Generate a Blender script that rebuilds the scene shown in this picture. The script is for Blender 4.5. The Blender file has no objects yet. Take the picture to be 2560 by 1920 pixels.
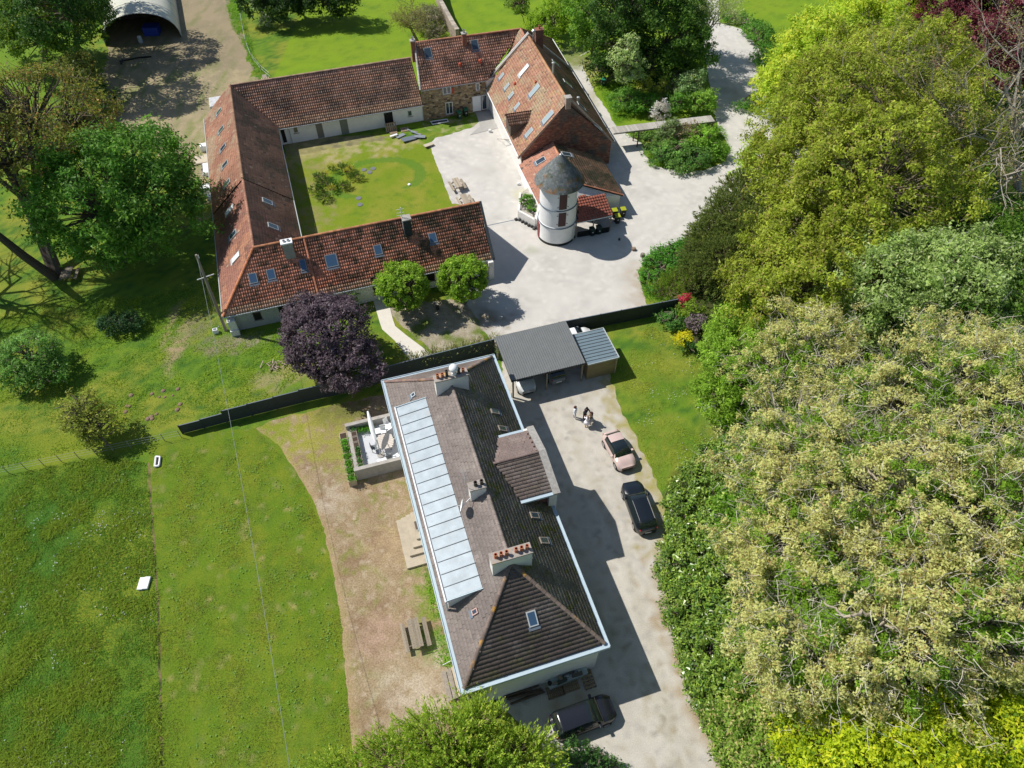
import bpy, math, random
import numpy as np
from mathutils import Vector, Matrix, noise as mn
from mathutils.geometry import delaunay_2d_cdt
random.seed(7)
RNG = np.random.default_rng(11)
sc = bpy.context.scene
COL = sc.collection
R = math.radians

# ------------------------------------------------------------------ camera
CAM_H, FPX, PITCH, ROLL = 50.0, 1770.0, R(50.58), R(-0.18)
_f = Vector((0, math.cos(PITCH), -math.sin(PITCH)))
_u = Vector((0, math.sin(PITCH), math.cos(PITCH)))
_x = Vector((1, 0, 0))
CX = _x * math.cos(ROLL) + _u * math.sin(ROLL)
CU = -_x * math.sin(ROLL) + _u * math.cos(ROLL)
CPOS = Vector((0, 0, CAM_H))
cam = bpy.data.cameras.new('camera')
cam.sensor_width = 36.0
cam.lens = FPX / 2560 * 36.0
cam.clip_start = 0.5
cam.clip_end = 3000
camo = bpy.data.objects.new('camera', cam)
COL.objects.link(camo)
M = Matrix((CX, CU, -_f)).transposed().to_4x4()
M.translation = CPOS
camo.matrix_world = M
sc.camera = camo

# ------------------------------------------------------------------ light
SUN_AZ, SUN_EL = 109.0, 50.0          # direction the shadows fall, height of the sun
world = bpy.data.worlds.new('World')
sc.world = world
world.use_nodes = True
wn = world.node_tree
wn.nodes.clear()
sky = wn.nodes.new('ShaderNodeTexSky')
sky.sky_type = 'NISHITA'
sky.sun_disc = False
sky.sun_elevation = R(SUN_EL)
sky.sun_rotation = R(SUN_AZ + 180)
sky.altitude = 100
sky.air_density = 1.0
sky.dust_density = 0.6
bg = wn.nodes.new('ShaderNodeBackground')
bg.inputs['Strength'].default_value = 0.085
wo = wn.nodes.new('ShaderNodeOutputWorld')
wn.links.new(sky.outputs[0], bg.inputs[0])
wn.links.new(bg.outputs[0], wo.inputs[0])
sl = bpy.data.lights.new('sun', 'SUN')
sl.energy = 4.6
sl.angle = R(0.53)
sl.color = (1.0, 0.95, 0.87)
slo = bpy.data.objects.new('sun', sl)
COL.objects.link(slo)
_d = Vector((math.sin(R(SUN_AZ)) * math.cos(R(SUN_EL)), math.cos(R(SUN_AZ)) * math.cos(R(SUN_EL)), -math.sin(R(SUN_EL))))
slo.rotation_euler = _d.to_track_quat('-Z', 'Y').to_euler()
slo.location = (0, 0, 80)
sc.view_settings.view_transform = 'Standard'
sc.view_settings.look = 'None'
sc.view_settings.gamma = 1.0
sc.view_settings.exposure = 0.25
sc.view_settings.use_curve_mapping = False
sc.cycles.max_bounces = 6
sc.cycles.diffuse_bounces = 3
sc.cycles.glossy_bounces = 2
sc.cycles.transmission_bounces = 3
sc.cycles.transparent_max_bounces = 4

# ------------------------------------------------------------------ survey helpers
def ray(px, py):
    return CX * (px - 1280) - CU * (py - 960) + _f * FPX
def P(px, py, z=0.0):
    "survey point: where the sight line through photo point (px,py) meets height z"
    d = ray(px, py)
    return CPOS + d * ((z - CAM_H) / d.z)
def PP(px, py, p0, n):
    d = ray(px, py)
    return CPOS + d * ((Vector(p0) - CPOS).dot(n) / d.dot(n))
def D(x, y, z=0.0):
    return P(x * 1.15733, y * 1.15733, z)
def V3(p, z=None):
    return Vector((p[0], p[1], p[2] if z is None else z))

# ------------------------------------------------------------------ tagging
def tag(o, label=None, cat=None, group=None, kind=None):
    if label: o['label'] = label
    if cat: o['category'] = cat
    if group: o['group'] = group
    if kind: o['kind'] = kind
    return o
def thing(name, loc, label, cat, group=None, rz=0.0):
    o = bpy.data.objects.new(name, None)
    COL.objects.link(o)
    o.location = loc
    o.rotation_euler = (0, 0, rz)
    o.empty_display_size = 0.3
    return tag(o, label, cat, group)
def tree_copy(o, parent=None):
    c = o.copy()
    COL.objects.link(c)
    c.parent = parent
    for ch in list(o.children):
        tree_copy(ch, c)
    return c
def root_loc(p):
    v = Vector((0, 0, 0))
    while p is not None:
        v += p.location
        p = p.parent
    return v

class MB:
    "collects shapes, then links them as ONE mesh object"
    def __init__(s):
        s.v, s.f, s.c = [], [], []
        s.col = None
    def add(s, vs, fs, col=None):
        b = len(s.v)
        s.v += [tuple(x) for x in vs]
        s.f += [tuple(i + b for i in f) for f in fs]
        c = col or s.col or (1, 1, 1)
        s.c += [c] * len(vs)
        return s
    def hexa(s, b, t, col=None):
        n = len(b)
        fs = [tuple(range(n))[::-1], tuple(range(n, 2 * n))]
        fs += [(i, (i + 1) % n, n + (i + 1) % n, n + i) for i in range(n)]
        return s.add(list(b) + list(t), fs, col)
    def box(s, c, size, yaw=0.0, col=None, pitch=0.0):
        cx, cy, cz = c
        hx, hy, hz = size[0] / 2, size[1] / 2, size[2] / 2
        m = Matrix.Rotation(yaw, 3, 'Z') @ Matrix.Rotation(pitch, 3, 'Y')
        q = [Vector(c) + m @ Vector((x * hx, y * hy, z * hz)) for z in (-1, 1) for x, y in ((-1, -1), (1, -1), (1, 1), (-1, 1))]
        return s.hexa(q[:4], q[4:], col)
    def prism(s, poly, z0, z1, col=None):
        return s.hexa([(p[0], p[1], z0) for p in poly], [(p[0], p[1], z1) for p in poly], col)
    def slab(s, poly, th, col=None, up=None):
        n = up or newell(poly)
        return s.hexa([Vector(p) - n * th for p in poly], [Vector(p) for p in poly], col)
    def tube(s, pts, rad, n=6, col=None, cap=True):
        pts = [Vector(p) for p in pts]
        if not hasattr(rad, '__len__'):
            rad = [rad] * len(pts)
        rings = []
        for i, p in enumerate(pts):
            a = pts[max(i - 1, 0)]
            b = pts[min(i + 1, len(pts) - 1)]
            t = (b - a)
            t = t.normalized() if t.length > 1e-9 else Vector((0, 0, 1))
            x = t.cross(Vector((0, 0, 1)))
            if x.length < 0.05:
                x = t.cross(Vector((0, 1, 0)))
            x.normalize()
            y = x.cross(t)
            rings.append([p + (x * math.cos(2 * math.pi * k / n) + y * math.sin(2 * math.pi * k / n)) * rad[i] for k in range(n)])
        vs = [q for r in rings for q in r]
        fs = []
        for i in range(len(pts) - 1):
            for k in range(n):
                fs.append((i * n + k, i * n + (k + 1) % n, (i + 1) * n + (k + 1) % n, (i + 1) * n + k))
        if cap:
            fs.append(tuple(range(n))[::-1])
            fs.append(tuple(range(len(vs) - n, len(vs))))
        return s.add(vs, fs, col)
    def lathe(s, c, prof, n=16, col=None, cap=True):
        vs, fs = [], []
        for r, z in prof:
            for k in range(n):
                a = 2 * math.pi * k / n
                vs.append((c[0] + r * math.cos(a), c[1] + r * math.sin(a), c[2] + z))
        for i in range(len(prof) - 1):
            for k in range(n):
                fs.append((i * n + k, i * n + (k + 1) % n, (i + 1) * n + (k + 1) % n, (i + 1) * n + k))
        if cap:
            fs.append(tuple(range(n))[::-1])
            fs.append(tuple(range(len(vs) - n, len(vs))))
        return s.add(vs, fs, col)
    def build(s, name, m, parent=None, smooth=False, world=True, kind=None, bevel=0.0, col=False):
        me = bpy.data.meshes.new(name)
        me.from_pydata(s.v, [], s.f)
        if col or s.col:
            a = me.color_attributes.new('col', 'FLOAT_COLOR', 'POINT')
            arr = np.ones((len(s.v), 4), dtype=np.float32)
            arr[:, :3] = np.array(s.c, dtype=np.float32)
            a.data.foreach_set('color', arr.ravel())
        me.materials.append(m)
        if smooth:
            me.polygons.foreach_set('use_smooth', [True] * len(me.polygons))
        me.update()
        o = bpy.data.objects.new(name, me)
        COL.objects.link(o)
        if parent is not None:
            o.parent = parent
            if world:
                o.location = -root_loc(parent)
        if kind: o['kind'] = kind
        if bevel:
            b = o.modifiers.new('bevel', 'BEVEL')
            b.width = bevel
            b.segments = 2
            b.limit_method = 'ANGLE'
        return o

def npmesh(name, verts, faces, m, cols=None, parent=None, smooth=False, kind=None):
    "verts (N,3), faces (M,k) numpy"
    me = bpy.data.meshes.new(name)
    nv, (nf, k) = len(verts), faces.shape
    me.vertices.add(nv)
    me.vertices.foreach_set('co', np.ascontiguousarray(verts, dtype=np.float32).ravel())
    me.loops.add(nf * k)
    me.loops.foreach_set('vertex_index', np.ascontiguousarray(faces, dtype=np.int32).ravel())
    me.polygons.add(nf)
    me.polygons.foreach_set('loop_start', np.arange(0, nf * k, k, dtype=np.int32))
    try:
        me.polygons.foreach_set('loop_total', np.full(nf, k, dtype=np.int32))
    except Exception:
        pass
    if smooth:
        me.polygons.foreach_set('use_smooth', np.ones(nf, dtype=bool))
    if cols is not None:
        a = me.color_attributes.new('col', 'FLOAT_COLOR', 'POINT')
        arr = np.ones((nv, 4), dtype=np.float32)
        arr[:, :3] = cols
        a.data.foreach_set('color', arr.ravel())
    me.materials.append(m)
    me.update(calc_edges=True)
    o = bpy.data.objects.new(name, me)
    COL.objects.link(o)
    if parent is not None:
        o.parent = parent
        o.location = -root_loc(parent)
    if kind: o['kind'] = kind
    return o

def newell(poly):
    n = Vector((0, 0, 0))
    for i in range(len(poly)):
        a, b = Vector(poly[i]), Vector(poly[(i + 1) % len(poly)])
        n += a.cross(b)
    n.normalize()
    return n if n.z >= 0 else -n

# ------------------------------------------------------------------ materials
MAT = {}
def mat(name, col=None, rough=0.8, var=0.0, vs=1.0, bump=0.0, bs=20.0, metal=0.0, spec=0.3, dirt=None, ds=0.6, dth=0.55, trans=0.0, emit=None):
    if name in MAT: return MAT[name]
    m = bpy.data.materials.new(name)
    m.use_nodes = True
    nt = m.node_tree
    nt.nodes.clear()
    N = nt.nodes.new
    L = nt.links.new
    out = N('ShaderNodeOutputMaterial')
    b = N('ShaderNodeBsdfPrincipled')
    b.inputs['Roughness'].default_value = rough
    b.inputs['Metallic'].default_value = metal
    b.inputs['Specular IOR Level'].default_value = spec
    geo = N('ShaderNodeNewGeometry')
    if col is None:
        at = N('ShaderNodeAttribute')
        at.attribute_name = 'col'
        src = at.outputs['Color']
    else:
        rgb = N('ShaderNodeRGB')
        rgb.outputs[0].default_value = (*col, 1)
        src = rgb.outputs[0]
    if var > 0:
        nz = N('ShaderNodeTexNoise')
        nz.inputs['Scale'].default_value = vs
        nz.inputs['Detail'].default_value = 6
        nz.inputs['Roughness'].default_value = 0.65
        L(geo.outputs['Position'], nz.inputs['Vector'])
        mr = N('ShaderNodeMapRange')
        mr.inputs['From Min'].default_value = 0.3
        mr.inputs['From Max'].default_value = 0.7
        mr.inputs['To Min'].default_value = 1 - var
        mr.inputs['To Max'].default_value = 1 + var
        L(nz.outputs['Fac'], mr.inputs['Value'])
        mx = N('ShaderNodeVectorMath')
        mx.operation = 'SCALE'
        L(src, mx.inputs[0])
        L(mr.outputs[0], mx.inputs['Scale'])
        src = mx.outputs[0]
    if dirt is not None:
        nz = N('ShaderNodeTexNoise')
        nz.inputs['Scale'].default_value = ds
        nz.inputs['Detail'].default_value = 8
        nz.inputs['Roughness'].default_value = 0.7
        L(geo.outputs['Position'], nz.inputs['Vector'])
        mr = N('ShaderNodeMapRange')
        mr.inputs['From Min'].default_value = dth
        mr.inputs['From Max'].default_value = dth + 0.12
        L(nz.outputs['Fac'], mr.inputs['Value'])
        mi = N('ShaderNodeMix')
        mi.data_type = 'RGBA'
        L(mr.outputs[0], mi.inputs['Factor'])
        L(src, mi.inputs[6])
        mi.inputs[7].default_value = (*dirt, 1)
        src = mi.outputs[2]
    L(src, b.inputs['Base Color'])
    if bump > 0:
        nz = N('ShaderNodeTexNoise')
        nz.inputs['Scale'].default_value = bs
        nz.inputs['Detail'].default_value = 5
        nz.inputs['Roughness'].default_value = 0.7
        L(geo.outputs['Position'], nz.inputs['Vector'])
        bm = N('ShaderNodeBump')
        bm.inputs['Strength'].default_value = 1.0
        bm.inputs['Distance'].default_value = bump
        L(nz.outputs['Fac'], bm.inputs['Height'])
        L(bm.outputs[0], b.inputs['Normal'])
    sh = b.outputs[0]
    if trans > 0:
        t = N('ShaderNodeBsdfTranslucent')
        L(src, t.inputs['Color'])
        ms = N('ShaderNodeMixShader')
        ms.inputs[0].default_value = trans
        L(sh, ms.inputs[1])
        L(t.outputs[0], ms.inputs[2])
        sh = ms.outputs[0]
    L(sh, out.inputs['Surface'])
    MAT[name] = m
    return m

m_tile = mat('clay_tile', None, 0.85, var=0.18, vs=9, spec=0.2)
m_ctile = mat('concrete_tile', None, 0.9, var=0.22, vs=14, spec=0.2, bump=0.004, bs=60)
m_deck = mat('roof_underlay', (0.05, 0.03, 0.022), 0.95)
m_white = mat('white_render', (0.78, 0.785, 0.775), 0.85, var=0.06, vs=1.5, dirt=(0.52, 0.52, 0.49), ds=1.3, dth=0.66, bump=0.006, bs=25)
m_white_old = mat('flaking_white_paint', (0.70, 0.69, 0.66), 0.85, var=0.07, vs=2, dirt=(0.40, 0.39, 0.36), ds=1.2, dth=0.63, bump=0.01, bs=12)
m_whitepaint = mat('white_paint', (0.78, 0.79, 0.8), 0.5, spec=0.4)
m_zinc = mat('zinc_sheet', (0.34, 0.395, 0.43), 0.5, var=0.16, vs=1.2, metal=0.15, spec=0.4, dirt=(0.36, 0.37, 0.36), ds=0.9, dth=0.58)
m_zincd = mat('zinc_seam', (0.16, 0.18, 0.2), 0.55, metal=0.3)
m_gutter = mat('pale_blue_gutter', (0.42, 0.52, 0.58), 0.45, var=0.06, vs=4, metal=0.1, spec=0.5)
m_dark = mat('dark_opening', (0.012, 0.013, 0.014), 0.7)
m_glass = mat('window_glass', (0.03, 0.05, 0.07), 0.06, spec=0.9)
m_glassb = mat('roof_window_glass', (0.06, 0.12, 0.20), 0.08, spec=1.0, metal=0.3)
m_blind = mat('white_blind', (0.72, 0.74, 0.74), 0.4)
m_frame = mat('window_frame_grey', (0.20, 0.22, 0.23), 0.5)
m_skyl = mat('sky_reflection_glass', (0.30, 0.37, 0.39), 0.12, spec=0.8)  # pale sky reflection put into the pane colour
m_framel = mat('window_frame_light', (0.42, 0.45, 0.46), 0.5)
m_flash = mat('lead_flashing', (0.13, 0.16, 0.20), 0.6, var=0.1, vs=5)
m_terra = mat('terracotta', (0.42, 0.16, 0.09), 0.85, var=0.2, vs=8)
m_conc = mat('concrete', (0.36, 0.34, 0.31), 0.9, var=0.15, vs=2.5, bump=0.006, bs=30, dirt=(0.17, 0.165, 0.15), ds=1.6, dth=0.6)
m_capst = mat('lichen_capping', (0.33, 0.30, 0.27), 0.9, var=0.2, vs=6, dirt=(0.50, 0.27, 0.04), ds=0.9, dth=0.53, bump=0.01, bs=20)
m_wood = mat('weathered_wood', None, 0.9, var=0.22, vs=12, bump=0.004, bs=40)
m_gwood = mat('grey_wood', (0.27, 0.235, 0.195), 0.9, var=0.28, vs=9, bump=0.004, bs=40)
m_dwood = mat('dark_wood', (0.10, 0.08, 0.065), 0.9, var=0.3, vs=9)
m_lwood = mat('pale_wood', (0.42, 0.35, 0.25), 0.85, var=0.15, vs=6)
m_fence = mat('anthracite_fence', (0.038, 0.046, 0.05), 0.6, var=0.1, vs=3)
m_stonew = mat('rubble_stone', None, 0.95, var=0.25, vs=7, bump=0.02, bs=12)
m_brick = mat('old_brick', None, 0.9, var=0.25, vs=5, bump=0.006, bs=30)
m_plants = mat('paint_coloured', None, 0.6, var=0.08, vs=5)
m_leaf = mat('foliage', None, 0.5, var=0.12, vs=3, spec=0.2, trans=0.5)
m_leafg = mat('glossy_foliage', None, 0.32, var=0.12, vs=3, spec=0.5, trans=0.18)
m_bark = mat('bark', None, 0.95, var=0.25, vs=10, bump=0.02, bs=14)
m_metal = mat('galvanised_metal', (0.45, 0.46, 0.47), 0.4, metal=0.6)
m_black = mat('black_plastic', (0.015, 0.015, 0.016), 0.5)

def vnoise(p, s=1.0, o=3):
    return mn.fractal(Vector(p) * s, 1.0, 2.0, o)
def mixc(a, b, t):
    t = max(0.0, min(1.0, t))
    return tuple(a[i] * (1 - t) + b[i] * t for i in range(3))
def pip(x, y, poly):
    ins = False
    j = len(poly) - 1
    for i in range(len(poly)):
        xi, yi = poly[i]
        xj, yj = poly[j]
        if (yi > y) != (yj > y) and x < (xj - xi) * (y - yi) / (yj - yi + 1e-12) + xi:
            ins = not ins
        j = i
    return ins
# ------------------------------------------------------------------ roofs
def planar(poly):
    "flatten a polygon onto the plane of its eave (first two points) and mean slope"
    poly = [Vector(p) for p in poly]
    A, B = poly[0], poly[1]
    u = (B - A).normalized()
    n = newell(poly)
    n = (n - u * n.dot(u)).normalized()
    return [p - Vector((0, 0, 1)) * ((p - A).dot(n) / n.z) for p in poly], A, u, n, (n.cross(u) if n.cross(u).z > 0 else u.cross(n))

def tiles(poly, w, ex, colf, parent, style='pan', h=0.045, name='roof_tiles', lift=0.0, skip=(), base=(0.35, 0.15, 0.09)):
    poly, A, u, n, v = planar(poly)
    q = [((p - A).dot(u), (p - A).dot(v)) for p in poly]
    u0, u1 = min(a for a, b in q), max(a for a, b in q)
    v1 = max(b for a, b in q)
    nu, nv = int((u1 - u0) / w) + 1, int(v1 / ex) + 1
    if style == 'pan':
        px = np.array([0.0, 0.30, 0.62, 0.80, 1.0]) * w
        ph = np.array([0.25, -0.35, 0.25, 1.0, 0.35]) * h
    else:
        px = np.array([0.015, 0.985]) * w
        ph = np.array([0.0, 0.0])
    k = len(px)
    cs, cols = [], []
    for j in range(nv):
        off = 0.5 * w if (style == 'flat' and j % 2) else 0.0
        for i in range(-1, nu):
            uc, vc = u0 + (i + 0.5) * w + off, (j + 0.5) * ex
            if not pip(uc, vc, q): continue
            if any(abs(uc - a) < c and abs(vc - b) < d for a, b, c, d in skip): continue
            wp = A + u * uc + v * vc
            cs.append((uc - w / 2, j * ex))
            cols.append(colf(wp, uc, vc / max(v1, 0.1)))
    if not cs: return None
    cs = np.array(cs)
    cols = np.array(cols)
    if style == 'pan':
        cols = np.clip((cols * .74 + cols.mean(1, keepdims=True) * .26) * np.array([1.08, 1.16, 1.12]), .01, .9)
    N = len(cs)
    jit = RNG.normal(0, 0.12, (N, 1)) * h
    tw = RNG.normal(0, 0.006, (N, 1))
    th = 0.034 if style == 'pan' else 0.05
    X = cs[:, :1] + px[None, :] + tw
    up = np.stack([X, np.repeat(cs[:, 1:] + ex * 1.06, k, 1), np.repeat(ph[None, :], N, 0) + jit * 0], 2)
    lo = np.stack([X, np.repeat(cs[:, 1:], k, 1), np.repeat(ph[None, :] + th, N, 0) + jit], 2)
    li = lo.copy()
    li[:, :, 2] -= th + 0.02
    V = np.concatenate([up, lo, li], 1).reshape(-1, 3)
    An, un, vn, nn = map(np.array, (A, u, v, n))
    W = An + V[:, :1] * un + V[:, 1:2] * vn + (V[:, 2:3] + lift) * nn
    F = []
    for s in range(k - 1):
        F.append([s, s + 1, k + s + 1, k + s])
        F.append([k + s, k + s + 1, 2 * k + s + 1, 2 * k + s])
    F = np.array(F)
    faces = (F[None, :, :] + (np.arange(N) * 3 * k)[:, None, None]).reshape(-1, 4)
    C = np.repeat(cols, 3 * k, 0)
    return npmesh(name, W, faces, m_tile if style == 'pan' else m_ctile, C, parent, kind='stuff')

def deck(poly, parent, name='roof_deck', th=0.14, drop=0.03, m=None):
    poly, A, u, n, v = planar(poly)
    mb = MB()
    mb.slab([p - n * drop for p in poly], th)
    return mb.build(name, m or m_deck, parent)

def ridge(p0, p1, parent, col, r=0.13, L=0.36, name='ridge_tiles', m=None):
    p0, p1 = Vector(p0), Vector(p1)
    d = p1 - p0
    n = max(1, int(d.length / L))
    mb = MB()
    t = d.normalized()
    x = t.cross(Vector((0, 0, 1))).normalized()
    y = x.cross(t)
    for i in range(n):
        a = p0 + d * (i / n)
        b = p0 + d * ((i + 1.06) / n)
        ra, rb = r * 1.08, r * 0.95
        vs = []
        for c, rr in ((a, ra), (b, rb)):
            for kk in range(6):
                an = math.pi * kk / 5
                vs.append(c + x * math.cos(an) * rr + y * (math.sin(an) * rr * 0.85 - 0.02))
        f = [(j, j + 1, 7 + j, 6 + j) for j in range(5)] + [(0, 1, 2, 3, 4, 5)]
        g = random.uniform(0.75, 1.2)
        mb.add(vs, f, tuple(c * g for c in col))
    mb.col = col
    return mb.build(name, m or m_tile, parent, kind='stuff')

def roofwin(px, py, poly, w, h, parent, pane='blue', fcol=None, lift=0.10, name='roof_window'):
    "a skylight let into the roof plane, found by sighting on that plane"
    poly, A, u, n, v = planar(poly)
    c = PP(px, py, A, n)
    o = []
    fm = fcol or m_frame
    def rect(a, b, z): return [c + u * x + v * y + n * z for x, y in ((-a, -b), (a, -b), (a, b), (-a, b))]
    mb = MB()
    f = 0.07
    for x0, x1, y0, y1 in ((-w / 2, w / 2, -h / 2, -h / 2 + f), (-w / 2, w / 2, h / 2 - f, h / 2), (-w / 2, -w / 2 + f, -h / 2 + f, h / 2 - f), (w / 2 - f, w / 2, -h / 2 + f, h / 2 - f)):
        b = [c + u * x + v * y + n * (-0.02) for x, y in ((x0, y0), (x1, y0), (x1, y1), (x0, y1))]
        mb.hexa(b, [p + n * (lift + 0.04) for p in b])
    win = mb.build(name, fm, parent)
    g = MB()
    b = [c + u * x + v * y + n * 0.0 for x, y in ((-w / 2 + f, -h / 2 + f), (w / 2 - f, -h / 2 + f), (w / 2 - f, h / 2 - f), (-w / 2 + f, h / 2 - f))]
    g.hexa(b, [p + n * (lift + 0.012) for p in b])
    g.build('pane', {'blue': m_glassb, 'white': m_blind, 'light': m_skyl, 'dark': m_glass}[pane], win)
    fl = MB()
    b = [c + u * x + v * y + n * 0.0 for x, y in ((-w / 2 - 0.08, -h / 2 - 0.24), (w / 2 + 0.08, -h / 2 - 0.24), (w / 2 + 0.08, -h / 2), (-w / 2 - 0.08, -h / 2))]
    fl.hexa(b, [p + n * 0.075 for p in b])
    fl.build('flashing', m_flash if pane != 'white' else m_framel, win)
    return (A, u, v, c)

def pot(c, parent, h=0.45, r=0.13, m=None, name='chimney_pot'):
    mb = MB()
    mb.lathe(c, [(r * 1.15, 0), (r, 0.05), (r * 0.9, h * 0.7), (r * 1.12, h * 0.82), (r * 1.12, h), (r * 0.78, h), (r * 0.75, h - 0.25)], 12, cap=False)
    o = mb.build(name, m or m_terra, parent, smooth=False)
    k = MB()
    k.lathe((c[0], c[1], c[2] + h - 0.22), [(r * 0.76, 0), (r * 0.76, 0.01)], 12)
    k.build('flue', m_dark, o)
    return o

def wall_open(pxa, pya, pxb, pyb, p0, n, parent, name='window', frame=m_whitepaint, pane=m_glass, fw=0.07, proud=0.04, mull=0, sill=True, recess=0.06):
    "an opening in the wall through p0 with outward normal n, between two sighted corners"
    n = Vector(n).normalized()
    u = Vector((0, 0, 1)).cross(n).normalized()
    a, b = PP(pxa, pya, p0, n), PP(pxb, pyb, p0, n)
    ua, ub = sorted(((a - Vector(p0)).dot(u), (b - Vector(p0)).dot(u)))
    za, zb = sorted((a.z, b.z))
    za = max(za, 0.02)
    p0 = Vector((p0[0], p0[1], 0))
    def bx(mb, u0, u1, z0, z1, d0, d1):
        q = [p0 + u * x + n * d for x, d in ((u0, d0), (u1, d0), (u1, d1), (u0, d1))]
        mb.hexa([(p.x, p.y, z0) for p in q], [(p.x, p.y, z1) for p in q])
    g = MB()
    bx(g, ua + fw, ub - fw, za + (fw if name == 'window' else 0), zb - fw, 0.002, 0.012)
    if name == 'window':
        f = MB()
        for r_ in ((ua, ua + fw, za, zb), (ub - fw, ub, za, zb), (ua + fw, ub - fw, zb - fw, zb), (ua + fw, ub - fw, za, za + fw)):
            bx(f, *r_, -0.02, proud)
        for i in range(mull):
            c = ua + (ub - ua) * (i + 1) / (mull + 1)
            bx(f, c - 0.03, c + 0.03, za + fw, zb - fw, -0.02, proud - 0.004)
        o = f.build('window', frame, parent)
        g.build('pane', pane, o)
        if sill:
            s = MB()
            bx(s, ua - 0.06, ub + 0.06, za - 0.07, za - 0.004, -0.02, 0.12)
            s.build('sill', m_conc, o)
        return o
    o = g.build(name, pane, parent)
    f = MB()
    for r_ in ((ua, ua + fw, za, zb), (ub - fw, ub, za, zb), (ua + fw, ub - fw, zb - fw, zb)):
        bx(f, *r_, -0.02, proud)
    f.build('frame', frame, o)
    return o

# ------------------------------------------------------------------ farm frame
FY = R(18.0)
FU, FV = Vector((math.cos(FY), math.sin(FY), 0)), Vector((-math.sin(FY), math.cos(FY), 0))
FO = Vector((-27.27, 47.44, 0))
def FL(u, v, z=0.0): return FO + FU * u + FV * v + Vector((0, 0, z))

def clay(base, dark, moss=None, ms=0.35, md=0.5, bias=0.0, grad=0.0, jit=0.18):
    def f(p, uc, t):
        k = vnoise(p, ms, 4) * 1.1 + 0.5 + bias + grad * t
        c = mixc(base, dark, k)
        if moss:
            kk = vnoise((p.x + 40, p.y, p.z), md, 4) * 2.4 + vnoise(p, 3.0, 2) * 0.8 - 0.15 + grad * 0.6 * t
            c = mixc(c, moss, kk)
        g = 1 + RNG.normal(0, jit * .6)
        g = max(0.55, min(1.5, g))
        r = RNG.random()
        if r < 0.02: c = mixc(c, (0.16, 0.10, 0.075), 0.8)
        elif r > 0.99: c = mixc(c, (0.55, 0.40, 0.30), 0.6)
        return (c[0] * g, c[1] * g, c[2] * g)
    return f
EV = 2.4
RZ = 6.0
# ---- south wing
sw = thing('farmhouse', FL(13, 4.6), 'low white farmhouse with orange tile roof and blue roof windows behind the two ball trees', 'house', 'farm buildings round the courtyard')
S_S = [FL(0, 0, EV), FL(26.6, 0, EV), FL(26.7, 4.62, RZ), FL(4.2, 4.62, RZ)]
S_N = [FL(26.6, 9.2, EV), FL(8.45, 9.2, EV), FL(4.2, 4.62, RZ), FL(26.7, 4.62, RZ)]
def scol(p, uc, t):
    # orange near the west end and the eaves, mossy towards the ridge and the east end
    m = t * 0.55 + (uc / 26.0) * 0.55 - 0.50 + vnoise(p, 0.45, 4) * 1.2
    c = mixc((0.62, 0.19, 0.09), (0.24, 0.085, 0.045), m * 0.9 + 0.25)
    if 8.2 < uc - t * 0.2 < 11.0 and t < 0.48: c = mixc(c, (0.72, 0.19, 0.075), 0.65)
    mo = vnoise((p.x, p.y, p.z + 9), 1.3, 4) * 3.0 + (uc / 26) * 0.9 + t * 0.5 - 1.15
    c = mixc(c, (0.085, 0.065, 0.035), min(0.8, mo))
    if t < 0.09: c = mixc(c, (0.62, 0.36, 0.20), 0.5)
    g = max(0.6, 1 + RNG.normal(0, 0.16))
    return tuple(x * g for x in c)
tiles(S_S, 0.225, 0.33, scol, sw, h=0.065)
deck(S_S, sw)
tiles(S_N, 0.225, 0.33, clay((0.28, 0.11, 0.07), (0.15, 0.07, 0.05)), sw)
deck(S_N, sw)
ridge(FL(4.2, 4.62, RZ + 0.05), FL(26.7, 4.62, RZ + 0.05), sw, (0.42, 0.19, 0.10), 0.15)
ridge(FL(-0.02, -0.02, EV + 0.08), FL(4.2, 4.62, RZ + 0.06), sw, (0.50, 0.20, 0.10), 0.14, name='hip_tiles')
ridge(FL(9.0, 0.0, EV + 0.12), FL(9.0, 4.55, RZ + 0.03), sw, (0.40, 0.17, 0.10), 0.11, name='verge_tiles')
w = MB()
w.hexa([FL(0.25, 0.3), FL(26.4, 0.3), FL(26.4, 8.9), FL(8.2, 8.9), FL(0.25, 8.9)], [FL(0.25, 0.3, 2.5), FL(26.4, 0.3, 2.5), FL(26.4, 8.9, 2.5), FL(8.2, 8.9, 2.5), FL(0.25, 8.9, 2.5)])
w.hexa([FL(26.1, 0.3, 2.5), FL(26.4, 0.3, 2.5), FL(26.4, 8.9, 2.5), FL(26.1, 8.9, 2.5)], [FL(26.1, 4.45, 5.7), FL(26.4, 4.45, 5.7), FL(26.4, 4.75, 5.7), FL(26.1, 4.75, 5.7)])
w.build('wall', m_white, sw)
w = MB()
w.hexa([FL(26.62, -0.1, 2.28), FL(26.86, -0.1, 2.28), FL(26.96, 4.62, 5.95), FL(26.72, 4.62, 5.95)], [FL(26.62, -0.1, 2.5), FL(26.86, -0.1, 2.5), FL(26.96, 4.62, 6.17), FL(26.72, 4.62, 6.17)])
w.hexa([FL(26.62, 9.3, 2.28), FL(26.86, 9.3, 2.28), FL(26.96, 4.63, 5.95), FL(26.72, 4.63, 5.95)], [FL(26.62, 9.3, 2.5), FL(26.86, 9.3, 2.5), FL(26.96, 4.63, 6.17), FL(26.72, 4.63, 6.17)])
w.build('verge_board', m_fence, sw)
mb = MB(); mb.box(FL(26.35, -0.05, 1.15), (0.55, 0.75, 2.3), FY); mb.build('buttress', m_white_old, sw, bevel=0.03)
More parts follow.
